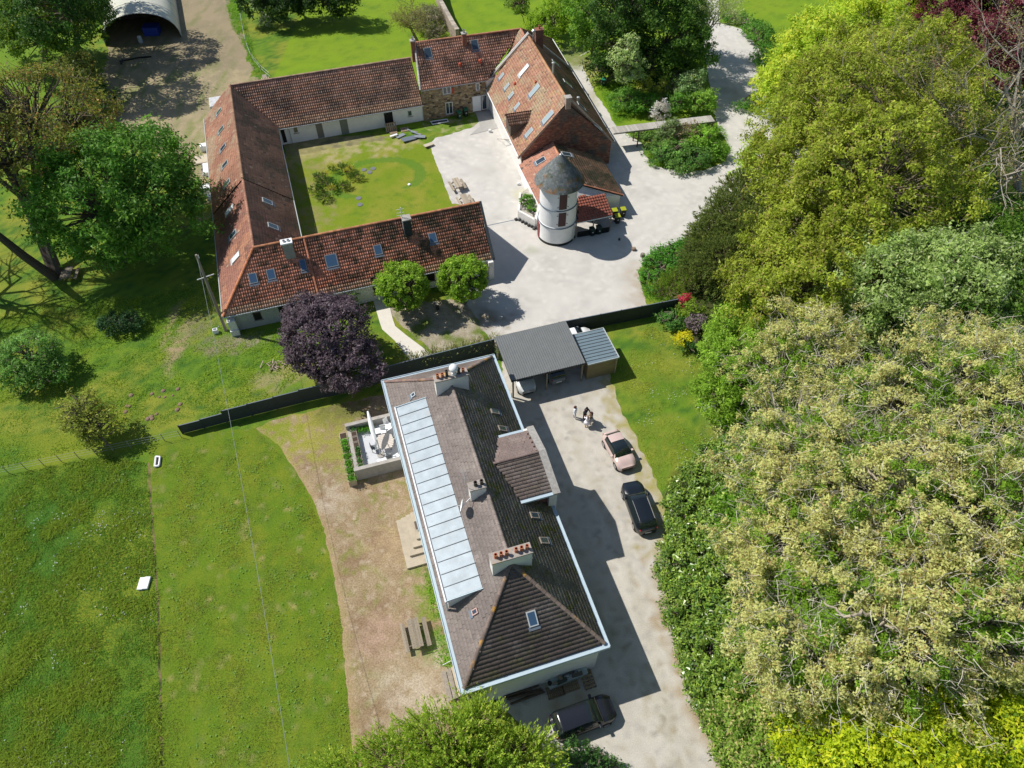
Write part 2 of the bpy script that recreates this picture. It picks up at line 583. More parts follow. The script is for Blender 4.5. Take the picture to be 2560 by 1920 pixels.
mb = MB(); mb.box(FL(0.5, 0.05, 0.9), (0.75, 0.6, 1.8), FY); mb.box(FL(0.5, -0.15, 0.35), (0.8, 0.5, 0.7), FY); mb.build('buttress', m_white_old, sw, bevel=0.03)
mb = MB()
mb.tube([FL(0, -0.08, EV - 0.08), FL(26.5, -0.08, EV - 0.1)], 0.06, 6)
mb.build('gutter', m_framel, sw)
nS = -FV
pS = FL(0, 0.3)
for q in ((630, 783, 657, 797), (693, 765, 716, 790)):
    wall_open(q[0], q[1], q[2], q[3], pS, nS, sw, 'window', m_dwood, m_dark)
wall_open(926, 693, 944, 737, pS, nS, sw, 'door', m_dwood, m_dark)
wall_open(1062, 676, 1088, 700, pS, nS, sw, 'window', m_dwood, m_dark)
for px, py, a, b, pn in ((633, 696, 0.78, 1.0, 'blue'), (678, 686, 0.78, 1.0, 'blue'), (758, 663, 0.6, 1.1, 'blue'), (829, 652, 1.15, 1.25, 'blue'), (945, 625, 0.78, 1.0, 'blue'), (1082, 595, 0.78, 1.0, 'blue')):
    roofwin(px, py, S_S, a, b, sw, pn)
def stack(c, sx, sy, z0, z1, yaw, m, parent, cap=m_white, pots=(), pm=None, capz=0.12, ph=0.4):
    mb = MB(); mb.box((c[0], c[1], (z0 + z1) / 2), (sx, sy, z1 - z0), yaw)
    o = mb.build('chimney', m, parent)
    k = MB(); k.box((c[0], c[1], z1 + capz / 2), (sx + 0.16, sy + 0.16, capz), yaw)
    k.build('cap', cap, o, bevel=0.015)
    r = Matrix.Rotation(yaw, 3, 'Z')
    for i, (a, b) in enumerate(pots):
        q = Vector((c[0], c[1], z1 + capz)) + r @ Vector((a, b, 0))
        pot(q, o, h=ph, m=(pm[i] if isinstance(pm, (list, tuple)) else pm))
    return o
m_brickred = mat('chimney_brick', (0.22, 0.10, 0.07), 0.9, var=0.3, vs=6, bump=0.01, bs=25)
c1 = P(715, 603, 6.9)
stack(c1, 0.95, 0.6, 5.0, 6.75, FY, m_conc, sw, cap=m_whitepaint, pots=((-0.2, 0), (0.2, 0)), pm=m_metal, capz=0.16, ph=0.14)
c2 = P(1015, 545, 6.95)
stack(c2, 0.75, 0.75, 5.0, 6.9, FY, m_fence, sw, cap=m_conc)
# ladder-like aerial on the second chimney
aer = MB(); b0 = P(1009, 573, 5.6); aer.tube([b0, b0 + Vector((0, 0, 2.6))], 0.035, 6)
for k, z in enumerate((1.7, 2.0, 2.4)):
    aer.tube([b0 + Vector((-0.45, -0.1, z)), b0 + Vector((0.3, 0.1, z))], 0.02, 4)
aer.build('aerial', m_whitepaint, sw)
for px, py, z in ((646, 552, 5.2),):
    pass
mb = MB(); mb.lathe(P(735, 630, 5.6), [(0.12, 0), (0.12, 0.25), (0.16, 0.3), (0.02, 0.4)], 8); mb.build('roof_vent', m_terra, sw)

# ---- west wing
ww = thing('farm_wing', FL(4.2, 25), 'long wing with pinkish tiled roof and a row of roof windows beside the ploughed field', 'farm building', 'farm buildings round the courtyard')
up_ = 0.16
W_Wn = [FL(0.1, 36.75, EV + up_), FL(0.0, 16.3, EV + up_), FL(4.15, 16.3, RZ + up_), FL(4.25, 36.9, RZ + up_)]
W_Ws = [FL(0, 16.3, EV), FL(0, 0, EV), FL(4.2, 4.62, RZ), FL(4.15, 16.3, RZ)]
W_En = [FL(8.5, 16.3, EV + up_), FL(8.6, 31.6, EV + up_), FL(4.3, 36.9, RZ + up_), FL(4.15, 16.3, RZ + up_)]
W_Es = [FL(8.45, 9.2, EV), FL(8.5, 16.3, EV), FL(4.15, 16.3, RZ), FL(4.2, 4.62, RZ)]
cw = clay((0.44, 0.17, 0.10), (0.34, 0.13, 0.08), (0.40, 0.24, 0.15), jit=0.10)
cws = clay((0.38, 0.13, 0.085), (0.27, 0.10, 0.07), (0.46, 0.17, 0.085), jit=0.10)
ce = clay((0.46, 0.20, 0.11), (0.30, 0.135, 0.08), (0.24, 0.14, 0.08), jit=0.15)
for poly, cf in ((W_Wn, cw), (W_Ws, cws), (W_En, ce), (W_Es, ce)):
    tiles(poly, 0.225, 0.33, cf, ww, h=0.042)
    deck(poly, ww)
ridge(FL(4.15, 16.3, RZ + up_ + 0.05), FL(4.25, 36.9, RZ + up_ + 0.05), ww, (0.34, 0.20, 0.13), 0.14)
ridge(FL(4.2, 4.62, RZ + 0.05), FL(4.15, 16.3, RZ + 0.05), ww, (0.36, 0.19, 0.13), 0.14)
w = MB()
w.prism([FL(0.25, 0.3), FL(8.2, 0.3), FL(8.2, 31.9), FL(8.2, 36.6), FL(0.3, 36.6)], 0, 2.5)
w.hexa([FL(0.3, 36.3, 2.5), FL(0.3, 36.6, 2.5), FL(8.2, 36.6, 2.5), FL(8.2, 36.3, 2.5)], [FL(4.1, 36.3, 5.8), FL(4.1, 36.6, 5.8), FL(4.4, 36.6, 5.8), FL(4.4, 36.3, 5.8)])
w.build('wall', m_white_old, ww)
mb = MB(); mb.tube([FL(8.62, 9.3, EV - 0.05), FL(8.62, 31.5, EV + 0.08)], 0.06, 6); mb.build('gutter', m_framel, ww)
mb = MB(); mb.tube([FL(-0.1, 0.1, EV - 0.05), FL(-0.02, 36.7, EV + 0.08)], 0.06, 6); mb.build('gutter', m_framel, ww)
for px, py, a, b, pn in ((549, 280, .8, 1.1, 'dark'), (554, 325, .8, 1.1, 'dark'), (559, 370, .8, 1.1, 'dark'), (564, 412, .8, 1.1, 'dark'), (569, 459, .8, 1.1, 'dark')):
    roofwin(px, py, W_Wn, a, b, ww, pn, m_framel)
for px, py, a, b, pn in ((576, 525, .8, 1.25, 'white'), (584, 588, .8, 1.2, 'dark'), (591, 644, .8, 1.25, 'white')):
    roofwin(px, py, W_Ws, a, b, ww, pn, m_framel)
for px, py in ((668, 505), (682, 567)):
    roofwin(px, py, W_Es, .8, 1.1, ww, 'dark', m_framel)

# ---- north wing
nw = thing('stable_wing', FL(18, 36), 'white single-storey stable wing with dark brown tiled roof and tall doors facing the courtyard', 'farm building', 'farm buildings round the courtyard')
NE_ = 27.0
N_S = [FL(8.6, 31.55, EV), FL(NE_, 31.5, EV), FL(NE_, 36.9, RZ), FL(4.3, 36.95, RZ)]
N_N = [FL(NE_, 42.2, EV), FL(4.3, 42.2, EV), FL(4.3, 36.95, RZ), FL(NE_, 36.9, RZ)]
def ncol(p, uc, t):
    c = mixc((0.42, 0.18, 0.105), (0.20, 0.105, 0.07), vnoise(p, 0.4, 4) * 1.2 + 0.45)
    c = mixc(c, (0.30, 0.22, 0.16), vnoise(p, 4.0, 3) * 1.2 - 0.3)
    if t < 0.14: c = mixc(c, (0.50, 0.26, 0.14), 0.55)
    if t > 0.86: c = mixc(c, (0.42, 0.17, 0.12), 0.5)
    g = max(0.6, 1 + RNG.normal(0, 0.14))
    return tuple(x * g for x in c)
tiles(N_S, 0.26, 0.36, ncol, nw, h=0.085)
deck(N_S, nw)
tiles(N_N, 0.26, 0.36, ncol, nw, h=0.05)
deck(N_N, nw)
ridge(FL(4.3, 36.95, RZ + 0.08), FL(NE_, 36.9, RZ + 0.06), nw, (0.36, 0.24, 0.17), 0.14)
w = MB()
w.prism([FL(4.5, 31.9), FL(27.0, 31.9), FL(27.0, 42.0), FL(4.5, 42.0)], 0, 2.5)
w.hexa([FL(4.5, 31.9, 2.5), FL(4.8, 31.9, 2.5), FL(4.8, 42, 2.5), FL(4.5, 42, 2.5)], [FL(4.5, 36.8, 5.75), FL(4.8, 36.8, 5.75), FL(4.8, 37, 5.75), FL(4.5, 37, 5.75)])
w.build('wall', m_white, nw)
mb = MB(); mb.tube([FL(8.6, 31.45, EV - 0.07), FL(NE_, 31.42, EV - 0.1)], 0.055, 6); mb.build('gutter', m_framel, nw)
nN, pN = -FV, FL(0, 31.9)
m_greyboard = mat('grey_board', (0.20, 0.19, 0.165), 0.8, var=0.15, vs=3)
m_greenboard = mat('green_grey_board', (0.19, 0.22, 0.19), 0.8, var=0.12, vs=3)
wall_open(698, 323, 720, 355, pN, nN, nw, 'door', m_whitepaint, m_dark)
wall_open(788, 311, 812, 343, pN, nN, nw, 'door', m_greyboard, m_greyboard)
wall_open(848, 301, 874, 335, pN, nN, nw, 'door', m_greyboard, m_greenboard)
wall_open(959, 283, 985, 313, pN, nN, nw, 'door', m_dark, m_dark)
wall_open(731, 318, 747, 331, pN, nN, nw, 'window', m_white, m_glass)
wall_open(1018, 277, 1031, 289, pN, nN, nw, 'window', m_white, m_glass)
dp = MB(); a = PP(722, 322, pN + nN * 0.06, nN); dp.tube([a, (a.x, a.y, 0.05)], 0.045, 6); dp.build('downpipe', m_framel, nw)

# ---- stone house
sh = thing('stone_house', FL(33, 37), 'two-storey rubble stone house with white front door between the stable wing and the big barn', 'house', 'farm buildings round the courtyard')
ZE, ZR = 4.3, 8.0
A1, A2 = P(1053, 227, ZE), P(1217, 200.7, ZE)
B1, B2 = P(1038.7, 106.7, ZR), P(1302, 72.3, ZR)
H_S = [A1, A2, B2, B1]
nv_ = (B1 - A1); nv_.z = 0
H_N = [V3(A2 + nv_ * 2.0, ZE), V3(A1 + nv_ * 2, ZE), B1, B2]
def hcol(p, uc, t):
    c = mixc((0.48, 0.195, 0.115), (0.23, 0.11, 0.07), vnoise(p, 0.5, 4) * 2 + 0.35 + 0.25 * t)
    if t < 0.35 and uc < 5: c = mixc(c, (0.60, 0.24, 0.14), 0.6 * (1 - t / 0.35))
    g = max(0.6, 1 + RNG.normal(0, 0.15))
    return tuple(x * g for x in c)
tiles(H_S, 0.28, 0.37, hcol, sh, h=0.085)
deck(H_S, sh)
deck(H_N, sh, m=m_terra)
ridge(B1 + Vector((0, 0, .05)), B2 + Vector((0, 0, .05)), sh, (0.42, 0.20, 0.12), 0.14)
nSt = Vector((0, 0, 1)).cross((A2 - A1).normalized()); nSt = -nSt if nSt.y > 0 else nSt
uS = (A2 - A1).normalized()
W1 = V3(A1, 0) - nSt * 0.35
W2 = V3(A2, 0) - nSt * 0.35 + uS * 1.5
Wn1, Wn2 = V3(A1 + nv_ * 2, 0) + nSt * .3, V3(A2 + nv_ * 2, 0) + nSt * .3
w = MB(); w.prism([W1 + uS * .15, W2, Wn2, Wn1 + uS * .15], 0, ZE - 0.02)
g1 = W1 + uS * .15
w.hexa([V3(g1, ZE - .02), V3(g1 + uS * .3, ZE - .02), V3(Wn1 + uS * .45, ZE - .02), V3(Wn1 + uS * .15, ZE - .02)], [V3(B1 + uS * .2 - nSt * -.1, ZR - .25), V3(B1 + uS * .5 - nSt * -.1, ZR - .25), V3(B1 + uS * .5 - nSt * .1, ZR - .25), V3(B1 + uS * .2 - nSt * .1, ZR - .25)])
w.build('wall', m_white_old, sh)
# rubble facing, stone by stone
st = MB()
L_ = (W2 - W1).length - 1.5
z = 0.0
while z < ZE - 0.05:
    hh = random.uniform(0.14, 0.24)
    x = 0.15
    while x < L_:
        ww_ = random.uniform(0.2, 0.5)
        x1 = min(x + ww_, L_)
        z1 = min(z + hh, ZE - 0.05)
        d = random.uniform(0.0, 0.05) + 0.03
        g = random.uniform(0.6, 1.25)
        c = random.choice([(0.33, 0.25, 0.16), (0.30, 0.22, 0.13), (0.36, 0.30, 0.21), (0.22, 0.17, 0.11), (0.38, 0.29, 0.17)])
        if random.random() < 0.07: c = (0.10, 0.085, 0.07)
        c = tuple(v * g for v in c)
        j = 0.02
        q = [W1 + uS * (x + j) + nSt * 0.0, W1 + uS * (x1 - j), W1 + uS * (x1 - j) + nSt * d, W1 + uS * (x + j) + nSt * d]
        st.hexa([V3(p, z + j * random.random()) for p in q], [V3(p, z1 - j * random.random()) for p in q], c)
        x = x1
    z += hh
st.col = (0.3, 0.24, 0.16)
st.build('rubble_stones', m_stonew, sh, kind='stuff')
pSt = W1 + nSt * 0.09
mb = MB(); q = [W1 + nSt * 0.002, W1 + uS * L_ + nSt * .002, W1 + uS * L_ + nSt * .03, W1 + nSt * .03]
mb.prism(q, 0, ZE - .06); mb.build('mortar', mat('mortar', (0.27, 0.21, 0.14), 0.95, var=0.2, vs=5), sh)
wall_open(1113, 257, 1133, 283, pSt, nSt, sh, 'window', m_whitepaint, m_glass, mull=1)
wall_open(1106, 219, 1128, 233, pSt, nSt, sh, 'window', m_whitepaint, m_glass, mull=1)
wall_open(1189, 208, 1199, 225, pSt, nSt, sh, 'window', m_whitepaint, m_glass)
wall_open(1180.5, 242, 1203, 276, pSt, nSt, sh, 'door', m_whitepaint, m_whitepaint)
wall_open(1204, 238, 1218, 272, pSt, nSt, sh, 'window', m_whitepaint, m_glass, sill=False)
fl = MB(); a = PP(1130, 219, pSt, nSt); b = PP(1135, 233, pSt, nSt)
fl.hexa([a + nSt * .03, a + uS * .22 + nSt * .03, V3(a, b.z) + uS * .22 + nSt * .06, V3(a, b.z) + nSt * .06], [a + nSt * .06, a + uS * .22 + nSt * .06, V3(a, b.z) + uS * .22 + nSt * .09, V3(a, b.z) + nSt * .09])
fl.build('hanging_cloth', mat('red_cloth', (0.5, 0.06, 0.03), 0.8), sh)
mb = MB(); mb.tube([A1 + Vector((0, 0, -.05)), A2 + Vector((0, 0, -.07))], 0.06, 6); mb.build('gutter', m_framel, sh)
roofwin(1070, 133, H_S, .95, 1.35, sh, 'dark'); roofwin(1187, 113, H_S, .95, 1.35, sh, 'dark')
for px, py in ((1150, 165), (1200, 157)):
    pl, A_, u_, n_, v_ = planar(H_S); c = PP(px, py, A_, n_)
    mb = MB(); mb.lathe(c, [(0.14, -.05), (0.14, 0.22), (0.2, 0.26), (0.16, 0.4), (0.02, 0.46)], 10); mb.build('roof_vent', mat('red_vent', (0.5, 0.09, 0.05), 0.6), sh)
stack(P(1032, 108, 8.3), 0.55, 0.55, 6.0, 8.6, R(16), m_brickred, sh, cap=m_conc, pots=((0, 0),), pm=m_metal)
stack(P(1160, 90, 8.4), 0.55, 0.55, 6.5, 8.7, R(16), m_brickred, sh, cap=m_conc, pots=((0, 0),), pm=m_metal)
ridge(A1 + Vector((0, 0, .1)) - uS * .1, B1 + Vector((0, 0, .12)) - uS * .1, sh, (0.50, 0.46, 0.42), 0.13, name='verge_mortar')

# ---- barn
BY = R(14.75)
BV = Vector((-math.sin(BY), math.cos(BY), 0)); BU = Vector((math.cos(BY), math.sin(BY), 0))
BO = Vector((0.86, 73.07, 0))
def BL(u, v, z=0.0): return BO + BU * u + BV * v + Vector((0, 0, z))
bn = thing('barn', BL(5.8, 10), 'big steep-roofed brick barn with orange tiles and many roof windows, right of the stone house', 'barn', 'farm buildings round the courtyard')
BE, BR = 3.0, 9.0
RS, RN = P(1419.6, 253, BR), P(1321.9, 92.2, BR)
WS, WN = P(1296.6, 390.6, BE), P(1213.4, 217, BE)
ES = P(1535.3, 352.6, BE)
EN = P(1379.7, 97.6, BE)
mN = ES + (EN - ES) * 0.655
B_W = [WN, WS, RS, RN]
B_E = [ES, mN, RN, RS]
bc = clay((0.50, 0.20, 0.115), (0.38, 0.155, 0.09), (0.42, 0.27, 0.16), ms=0.8, jit=0.13)
bce = clay((0.46, 0.19, 0.085), (0.31, 0.14, 0.065), (0.18, 0.13, 0.05), ms=0.5, md=0.4, jit=0.14)
def bwc(p, uc, t):
    c = bc(p, uc, t)
    if vnoise((p.x * 2, p.y * 2, 5), 1.5, 2) > 0.35: c = mixc(c, (0.50, 0.32, 0.10), 0.4)
    return c
tiles(B_W, 0.235, 0.32, bwc, bn, h=0.045); deck(B_W, bn)
tiles(B_E, 0.235, 0.32, bce, bn, h=0.045); deck(B_E, bn)
ridge(RN + Vector((0, 0, .06)), RS + Vector((0, 0, .06)), bn, (0.40, 0.22, 0.12), 0.15)
# annex north of the barn
AR = P(1302, 72.3, 8.0)
AR2 = V3(RN, 8.0) + (RN - RS).normalized() * 0.1
AV = P(1217, 203, 4.3)
nB = newell([WN, WS, RS, RN]); uB = (RN - RS).normalized()
av1 = AR2 - nB.cross(uB).normalized() * (0.1) ; vB = uB.cross(nB); vB = vB if vB.z < 0 else -vB
av1 = AR2 + vB * 7.2; av2 = AR2 + vB * 7.2 + uB * 0.5
tiles([av2, av1, AR2, AR], 0.235, 0.32, bc, bn); deck([av2, av1, AR2, AR], bn)
ENx = P(1379.7, 97.6, 2.9)
AE = [mN, ENx, AR, AR2]
tiles(AE, 0.235, 0.32, bce, bn); deck(AE, bn)
ridge(AR + Vector((0, 0, .05)), AR2 + Vector((0, 0, .05)), bn, (0.45, 0.2, 0.12), 0.14)
ridge(ENx + Vector((0, 0, .05)), AR + Vector((0, 0, .05)), bn, (0.40, 0.18, 0.10), 0.13, name='hip_tiles')
# walls
dS = (RS - RN); dS.z = 0; dS.normalize()
i1, i2 = V3(WN, 0) + BU * .35, V3(WS, 0) + BU * .35 - dS * .1
i3, i4 = V3(ES, 0) - BU * .35 - dS * .1, V3(ENx, 0) - BU * .35
w = MB(); w.prism([i2, i3, i4, V3(AR, 0), V3(WN, 0) + BU * .35], 0, BE)
w.build('wall', m_white_old, bn)
# brick gable, brick by brick courses
def brick_face(a, b, z0, topf, n, parent, cols, bl=0.34, bh=0.13, name='bricks', maxn=99999):
    mb = MB(); u = (b - a); u.z = 0; L = u.length; u.normalize()
    z = z0; row = 0
    while True:
        zt = z + bh
        x = -bl / 2 * (row % 2); anyb = False
        while x < L:
            x0, x1 = max(x, 0), min(x + bl, L)
            x += bl
            if x1 - x0 < 0.05: continue
            if zt > topf((x0 + x1) / 2 / L): continue
            anyb = True
            d = random.uniform(0.0, 0.018) + 0.012
            q = [a + u * (x0 + .008), a + u * (x1 - .008), a + u * (x1 - .008) + n * d, a + u * (x0 + .008) + n * d]
            cc = random.choice(cols); g = random.uniform(0.75, 1.2)
            k = max(0, min(1, vnoise(a + u * x + Vector((0, 0, z)), 0.6, 3) * 2.2))
            cc = mixc(cc, (0.14, 0.12, 0.10), k)
            mb.hexa([V3(p, z + .008) for p in q], [V3(p, zt - .004) for p in q], tuple(v * g for v in cc))
        if not anyb: break
        z = zt; row += 1
    mb.col = cols[0]
    return mb.build(name, m_brick, parent, kind='stuff')
ga, gb = V3(WS, 0) + BU * .35, V3(ES, 0) - BU * .35
gt = lambda t: BE + (BR - BE) * (1 - abs(t - 0.5) * 2) - 0.05
w = MB()
mid = (ga + gb) / 2
nG = Vector((dS.x, dS.y, 0))
w.hexa([ga - nG * .35, gb - nG * .35, gb, ga], [V3(ga, BE - .02) - nG * .35, V3(gb, BE - .02) - nG * .35, V3(gb, BE - .02), V3(ga, BE - .02)])
w.hexa([V3(ga, BE - .02) - nG * .35, V3(gb, BE - .02) - nG * .35, V3(gb, BE - .02), V3(ga, BE - .02)], [V3(mid, BR - .1) - nG * .35 - BU * .1, V3(mid, BR - .1) - nG * .35 + BU * .1, V3(mid, BR - .1) + BU * .1, V3(mid, BR - .1) - BU * .1])
w.build('gable', mat('brick_mortar', (0.20, 0.14, 0.11), 0.95, var=0.2, vs=4), bn)
brick_face(ga, gb, 0.1, gt, nG, bn, [(0.30, 0.135, 0.09), (0.26, 0.11, 0.075), (0.22, 0.10, 0.075), (0.33, 0.17, 0.11)])
for p, q in ((V3(ga, BE), V3(mid, BR)), (V3(gb, BE), V3(mid, BR))):
    w = MB(); t = (q - p).normalized(); nn = t.cross(nG).normalized(); nn = nn if nn.z > 0 else -nn
    p2, q2 = p - t * .5, q + t * .05
    w.hexa([p2 + nG * .04, q2 + nG * .04, q2 - nG * .30, p2 - nG * .30], [p2 + nG * .04 + nn * .2, q2 + nG * .04 + nn * .2, q2 - nG * .30 + nn * .2, p2 - nG * .30 + nn * .2])
    w.build('coping', mat('mortar_coping', (0.36, 0.30, 0.25), 0.95, var=0.3, vs=5, dirt=(0.40, 0.22, 0.10), ds=3), bn)
# parapet between barn and annex
wn_ = V3(WN, BE + .1) - BU * .1
w = MB()
for p, q, s in ((wn_, V3(RN, BR + .15), 1), (V3(mN, BE + .1), V3(RN, BR + .15), -1)):
    w.hexa([p, q, q - dS * .3, p - dS * .3], [p + Vector((0, 0, .28)), q + Vector((0, 0, .28)), q - dS * .3 + Vector((0, 0, .28)), p - dS * .3 + Vector((0, 0, .28))])
w.build('parapet', m_conc, bn)
w = MB(); p, q = wn_ - dS * .32, V3(RN, BR + .15) - dS * .32
w.hexa([p, q, q - dS * .08, p - dS * .08], [p + Vector((0, 0, .34)), q + Vector((0, 0, .34)), q - dS * .08 + Vector((0, 0, .34)), p - dS * .08 + Vector((0, 0, .34))]); w.build('parapet_flashing', m_whitepaint, bn)
for px, py, a, b, pn in ((1311, 176, .8, 1.7, 'white'), (1337, 227, .85, 1.7, 'light'), (1371, 293, .85, 1.7, 'light'), (1324, 332, .75, 1.2, 'light'), (1255, 191, .65, .9, 'light'), (1268, 217, .65, .9, 'light'), (1279, 239, .65, .9, 'light'), (1294, 266, .65, .95, 'light')):
    roofwin(px, py, B_W, a, b, bn, pn, m_framel)
for px, py in ((1388, 158), (1418, 210), (1453, 267), (1493, 316)):
    roofwin(px, py, B_E, .8, 1.4, bn, 'dark', m_framel)
_, A_, u_, n_, v_ = planar(B_W)
for px, py in ((1287, 212), (1339, 208)):
    c = PP(px, py, A_, n_); mb = MB(); mb.lathe(c, [(0.13, -.05), (0.13, 0.2), (0.18, 0.24), (0.02, 0.4)], 8); mb.build('roof_vent', MAT['red_vent'], bn)
_, A_, u_, n_, v_ = planar(B_E)
for px, py, hh_ in ((1382, 190, 1.5), (1445, 255, .5)):
    c = PP(px, py, A_, n_); mb = MB(); mb.lathe(c, [(0.13, -.1), (0.13, hh_), (0.2, hh_), (0.2, hh_ + .12), (0.02, hh_ + .2)], 10); mb.build('flue_pipe', m_metal, bn)
stack(P(1348, 72, 10.0), 0.95, 0.7, 6.5, 9.9, BY, m_brickred, bn, cap=m_brickred, pots=((0, 0),), pm=m_terra)
stack(RS + nG * -.0 + Vector((0, 0, 0)), 0.6, 0.6, 8.2, 9.45, BY, MAT['mortar_coping'], bn, cap=m_conc)
mb = MB(); c = P(1334, 88, 9.4); mb.lathe(c, [(0.12, -1), (0.12, 0.4), (0.26, 0.42), (0.26, 0.6), (0.05, 0.75)], 12); mb.build('cowl', m_metal, bn)
mb = MB(); mb.tube([V3(WN, BE - .05) - BU * .06, V3(WS, BE - .05) - BU * .06], .065, 6); mb.build('gutter', m_whitepaint, bn)
mb = MB(); mb.tube([V3(ENx, BE - .05) + BU * .06, V3(ES, BE - .05) + BU * .06 ], .065, 6); mb.build('gutter', m_whitepaint, bn)
# dormer in the west slope
_, A_, u_, n_, v_ = planar(B_W)
def onB(px, py): return PP(px, py, A_, n_)
rb = onB(1330, 275.5)                      # ridge meets the roof
fr = rb - BU * 2.9                          # front of the ridge
fr.z = rb.z
dz = Vector((0, 0, 1))
hw = 1.05
eS0, eN0 = fr + BV * -hw - dz * .75, fr + BV * hw - dz * .75
kS, kN = rb - BU * .7 - BV * hw - dz * .75, rb - BU * .7 + BV * hw - dz * .75
dS_ = [eS0 - BV * .15 - dz * .1 - BU * .2, kS - BV * .15 - dz * .1, rb, fr - BU * .2]
dN_ = [kN, eN0 - BU * .2, fr - BU * .2, rb]
dc = clay((0.44, 0.18, 0.10), (0.2, 0.10, 0.06), jit=.18)
for q in (dS_, dN_):
    tiles(q, 0.26, 0.33, dc, bn, h=.06, name='dormer_tiles'); deck(q, bn, name='dormer_deck', th=.08)
w = MB(); w.hexa([fr - BV * hw - dz * 2.4, fr + BV * hw - dz * 2.4, kN + BU * .1 - dz * .1, kS + BU * .1 - dz * .1], [eS0, eN0, kN, kS])
w.build('dormer_wall', m_dwood, bn)

# ---- lower house south of the barn
lo = thing('cottage', P(1430, 500, 0), 'lower white cottage with orange tile roof built against the brick gable, behind the round tower', 'house', 'farm buildings round the courtyard')
LE = 2.2
LRn, LRs = V3(BO, 0) + BU * 5.0 + BV * .1 + dz * 5.1, P(1426, 454, 5.0)
LWn, LWs = P(1296.6, 412, LE), P(1352, 522, LE)
LEn, LEs = P(1504.5, 394, LE), P(1558.8, 488, LE)
LRn = PP(1381.5, 358, V3(ga, 0) + nG * .05, nG)
lrz = LRn.z
LRs = P(1426, 454, lrz)
L_W = [LWn, LWs, LRs, LRn]
L_E = [LEs, LEn, LRn, LRs]
lcw = clay((0.50, 0.19, 0.11), (0.40, 0.15, 0.09), jit=.1)
lce = clay((0.46, 0.19, 0.09), (0.20, 0.11, 0.055), (0.11, 0.09, 0.045), ms=.5, md=.5, bias=.1, jit=.15)
tiles(L_W, .22, .31, lcw, lo); deck(L_W, lo)
tiles(L_E, .22, .31, lce, lo); deck(L_E, lo)
ridge(LRn + dz * .05, LRs + dz * .05, lo, (0.52, 0.24, 0.14), .13)
w = MB()
a_, b_, c_, d_ = V3(LWn, 0) + BU * .3, V3(LEn, 0) - BU * .3, V3(LEs, 0) - BU * .3 - (LEs - LEn).normalized() * .2, V3(LWs, 0) + BU * .3 - (LWs - LWn).normalized() * .2
w.prism([a_, b_, c_, d_], 0, LE)
mm = V3(LRs, 0) - (LRs - LRn).normalized() * .2
w.hexa([V3(d_, LE), V3(c_, LE), V3(c_, LE) - nG * .3, V3(d_, LE) - nG * .3], [V3(mm, lrz - .15) - BU * .1, V3(mm, lrz - .15) + BU * .1, V3(mm, lrz - .15) + BU * .1 - nG * .3, V3(mm, lrz - .15) - BU * .1 - nG * .3])
w.build('wall', m_white, lo)
roofwin(1352, 403, L_W, .8, 1.2, lo, 'dark', m_framel); roofwin(1416, 387, L_E, .8, 1.2, lo, 'dark', m_framel)
for a, b in ((LEn, LEs), (LWn, LWs)):
    mb = MB(); mb.tube([a - dz * .05, b - dz * .05], .06, 6); mb.build('gutter', m_whitepaint, lo)
ridge(LEs + dz * .04, LRs + dz * .05, lo, (0.40, 0.17, 0.10), .09, name='verge_tiles')

# ---- tower
TC = Vector((4.95, 62.55, 0))
tw = thing('round_tower', TC, 'white round tower with conical slate roof and brown shutters standing in the gravel yard', 'tower')
mb = MB(); mb.lathe(TC, [(2.08, 0), (2.08, .28), (2.04, .3)], 40); mb.build('plinth', mat('tarred_plinth', (0.03, 0.03, 0.03), .8), tw)
mb = MB(); mb.lathe((TC.x, TC.y, .25), [(2.05, 0), (2.03, 2.1)], 48); mb.build('wall', m_white, tw, smooth=False)
mb = MB(); mb.lathe((TC.x, TC.y, 0), [(2.00, 2.35), (1.98, 2.3), (1.99, 4.5), (2.0, 4.52)], 48, cap=False); mb.build('wall', m_white, tw)
mb = MB(); mb.lathe((TC.x, TC.y, 0), [(1.98, 4.5), (1.95, 7.05)], 48); mb.build('wall', m_white, tw)
for z_, r_ in ((2.28, 2.11), (4.53, 2.07)):
    mb = MB(); mb.lathe((TC.x, TC.y, z_), [(r_ - .1, -.05), (r_, -.04), (r_, .03), (r_ - .1, .05)], 48); mb.build('string_course', m_flash, tw)
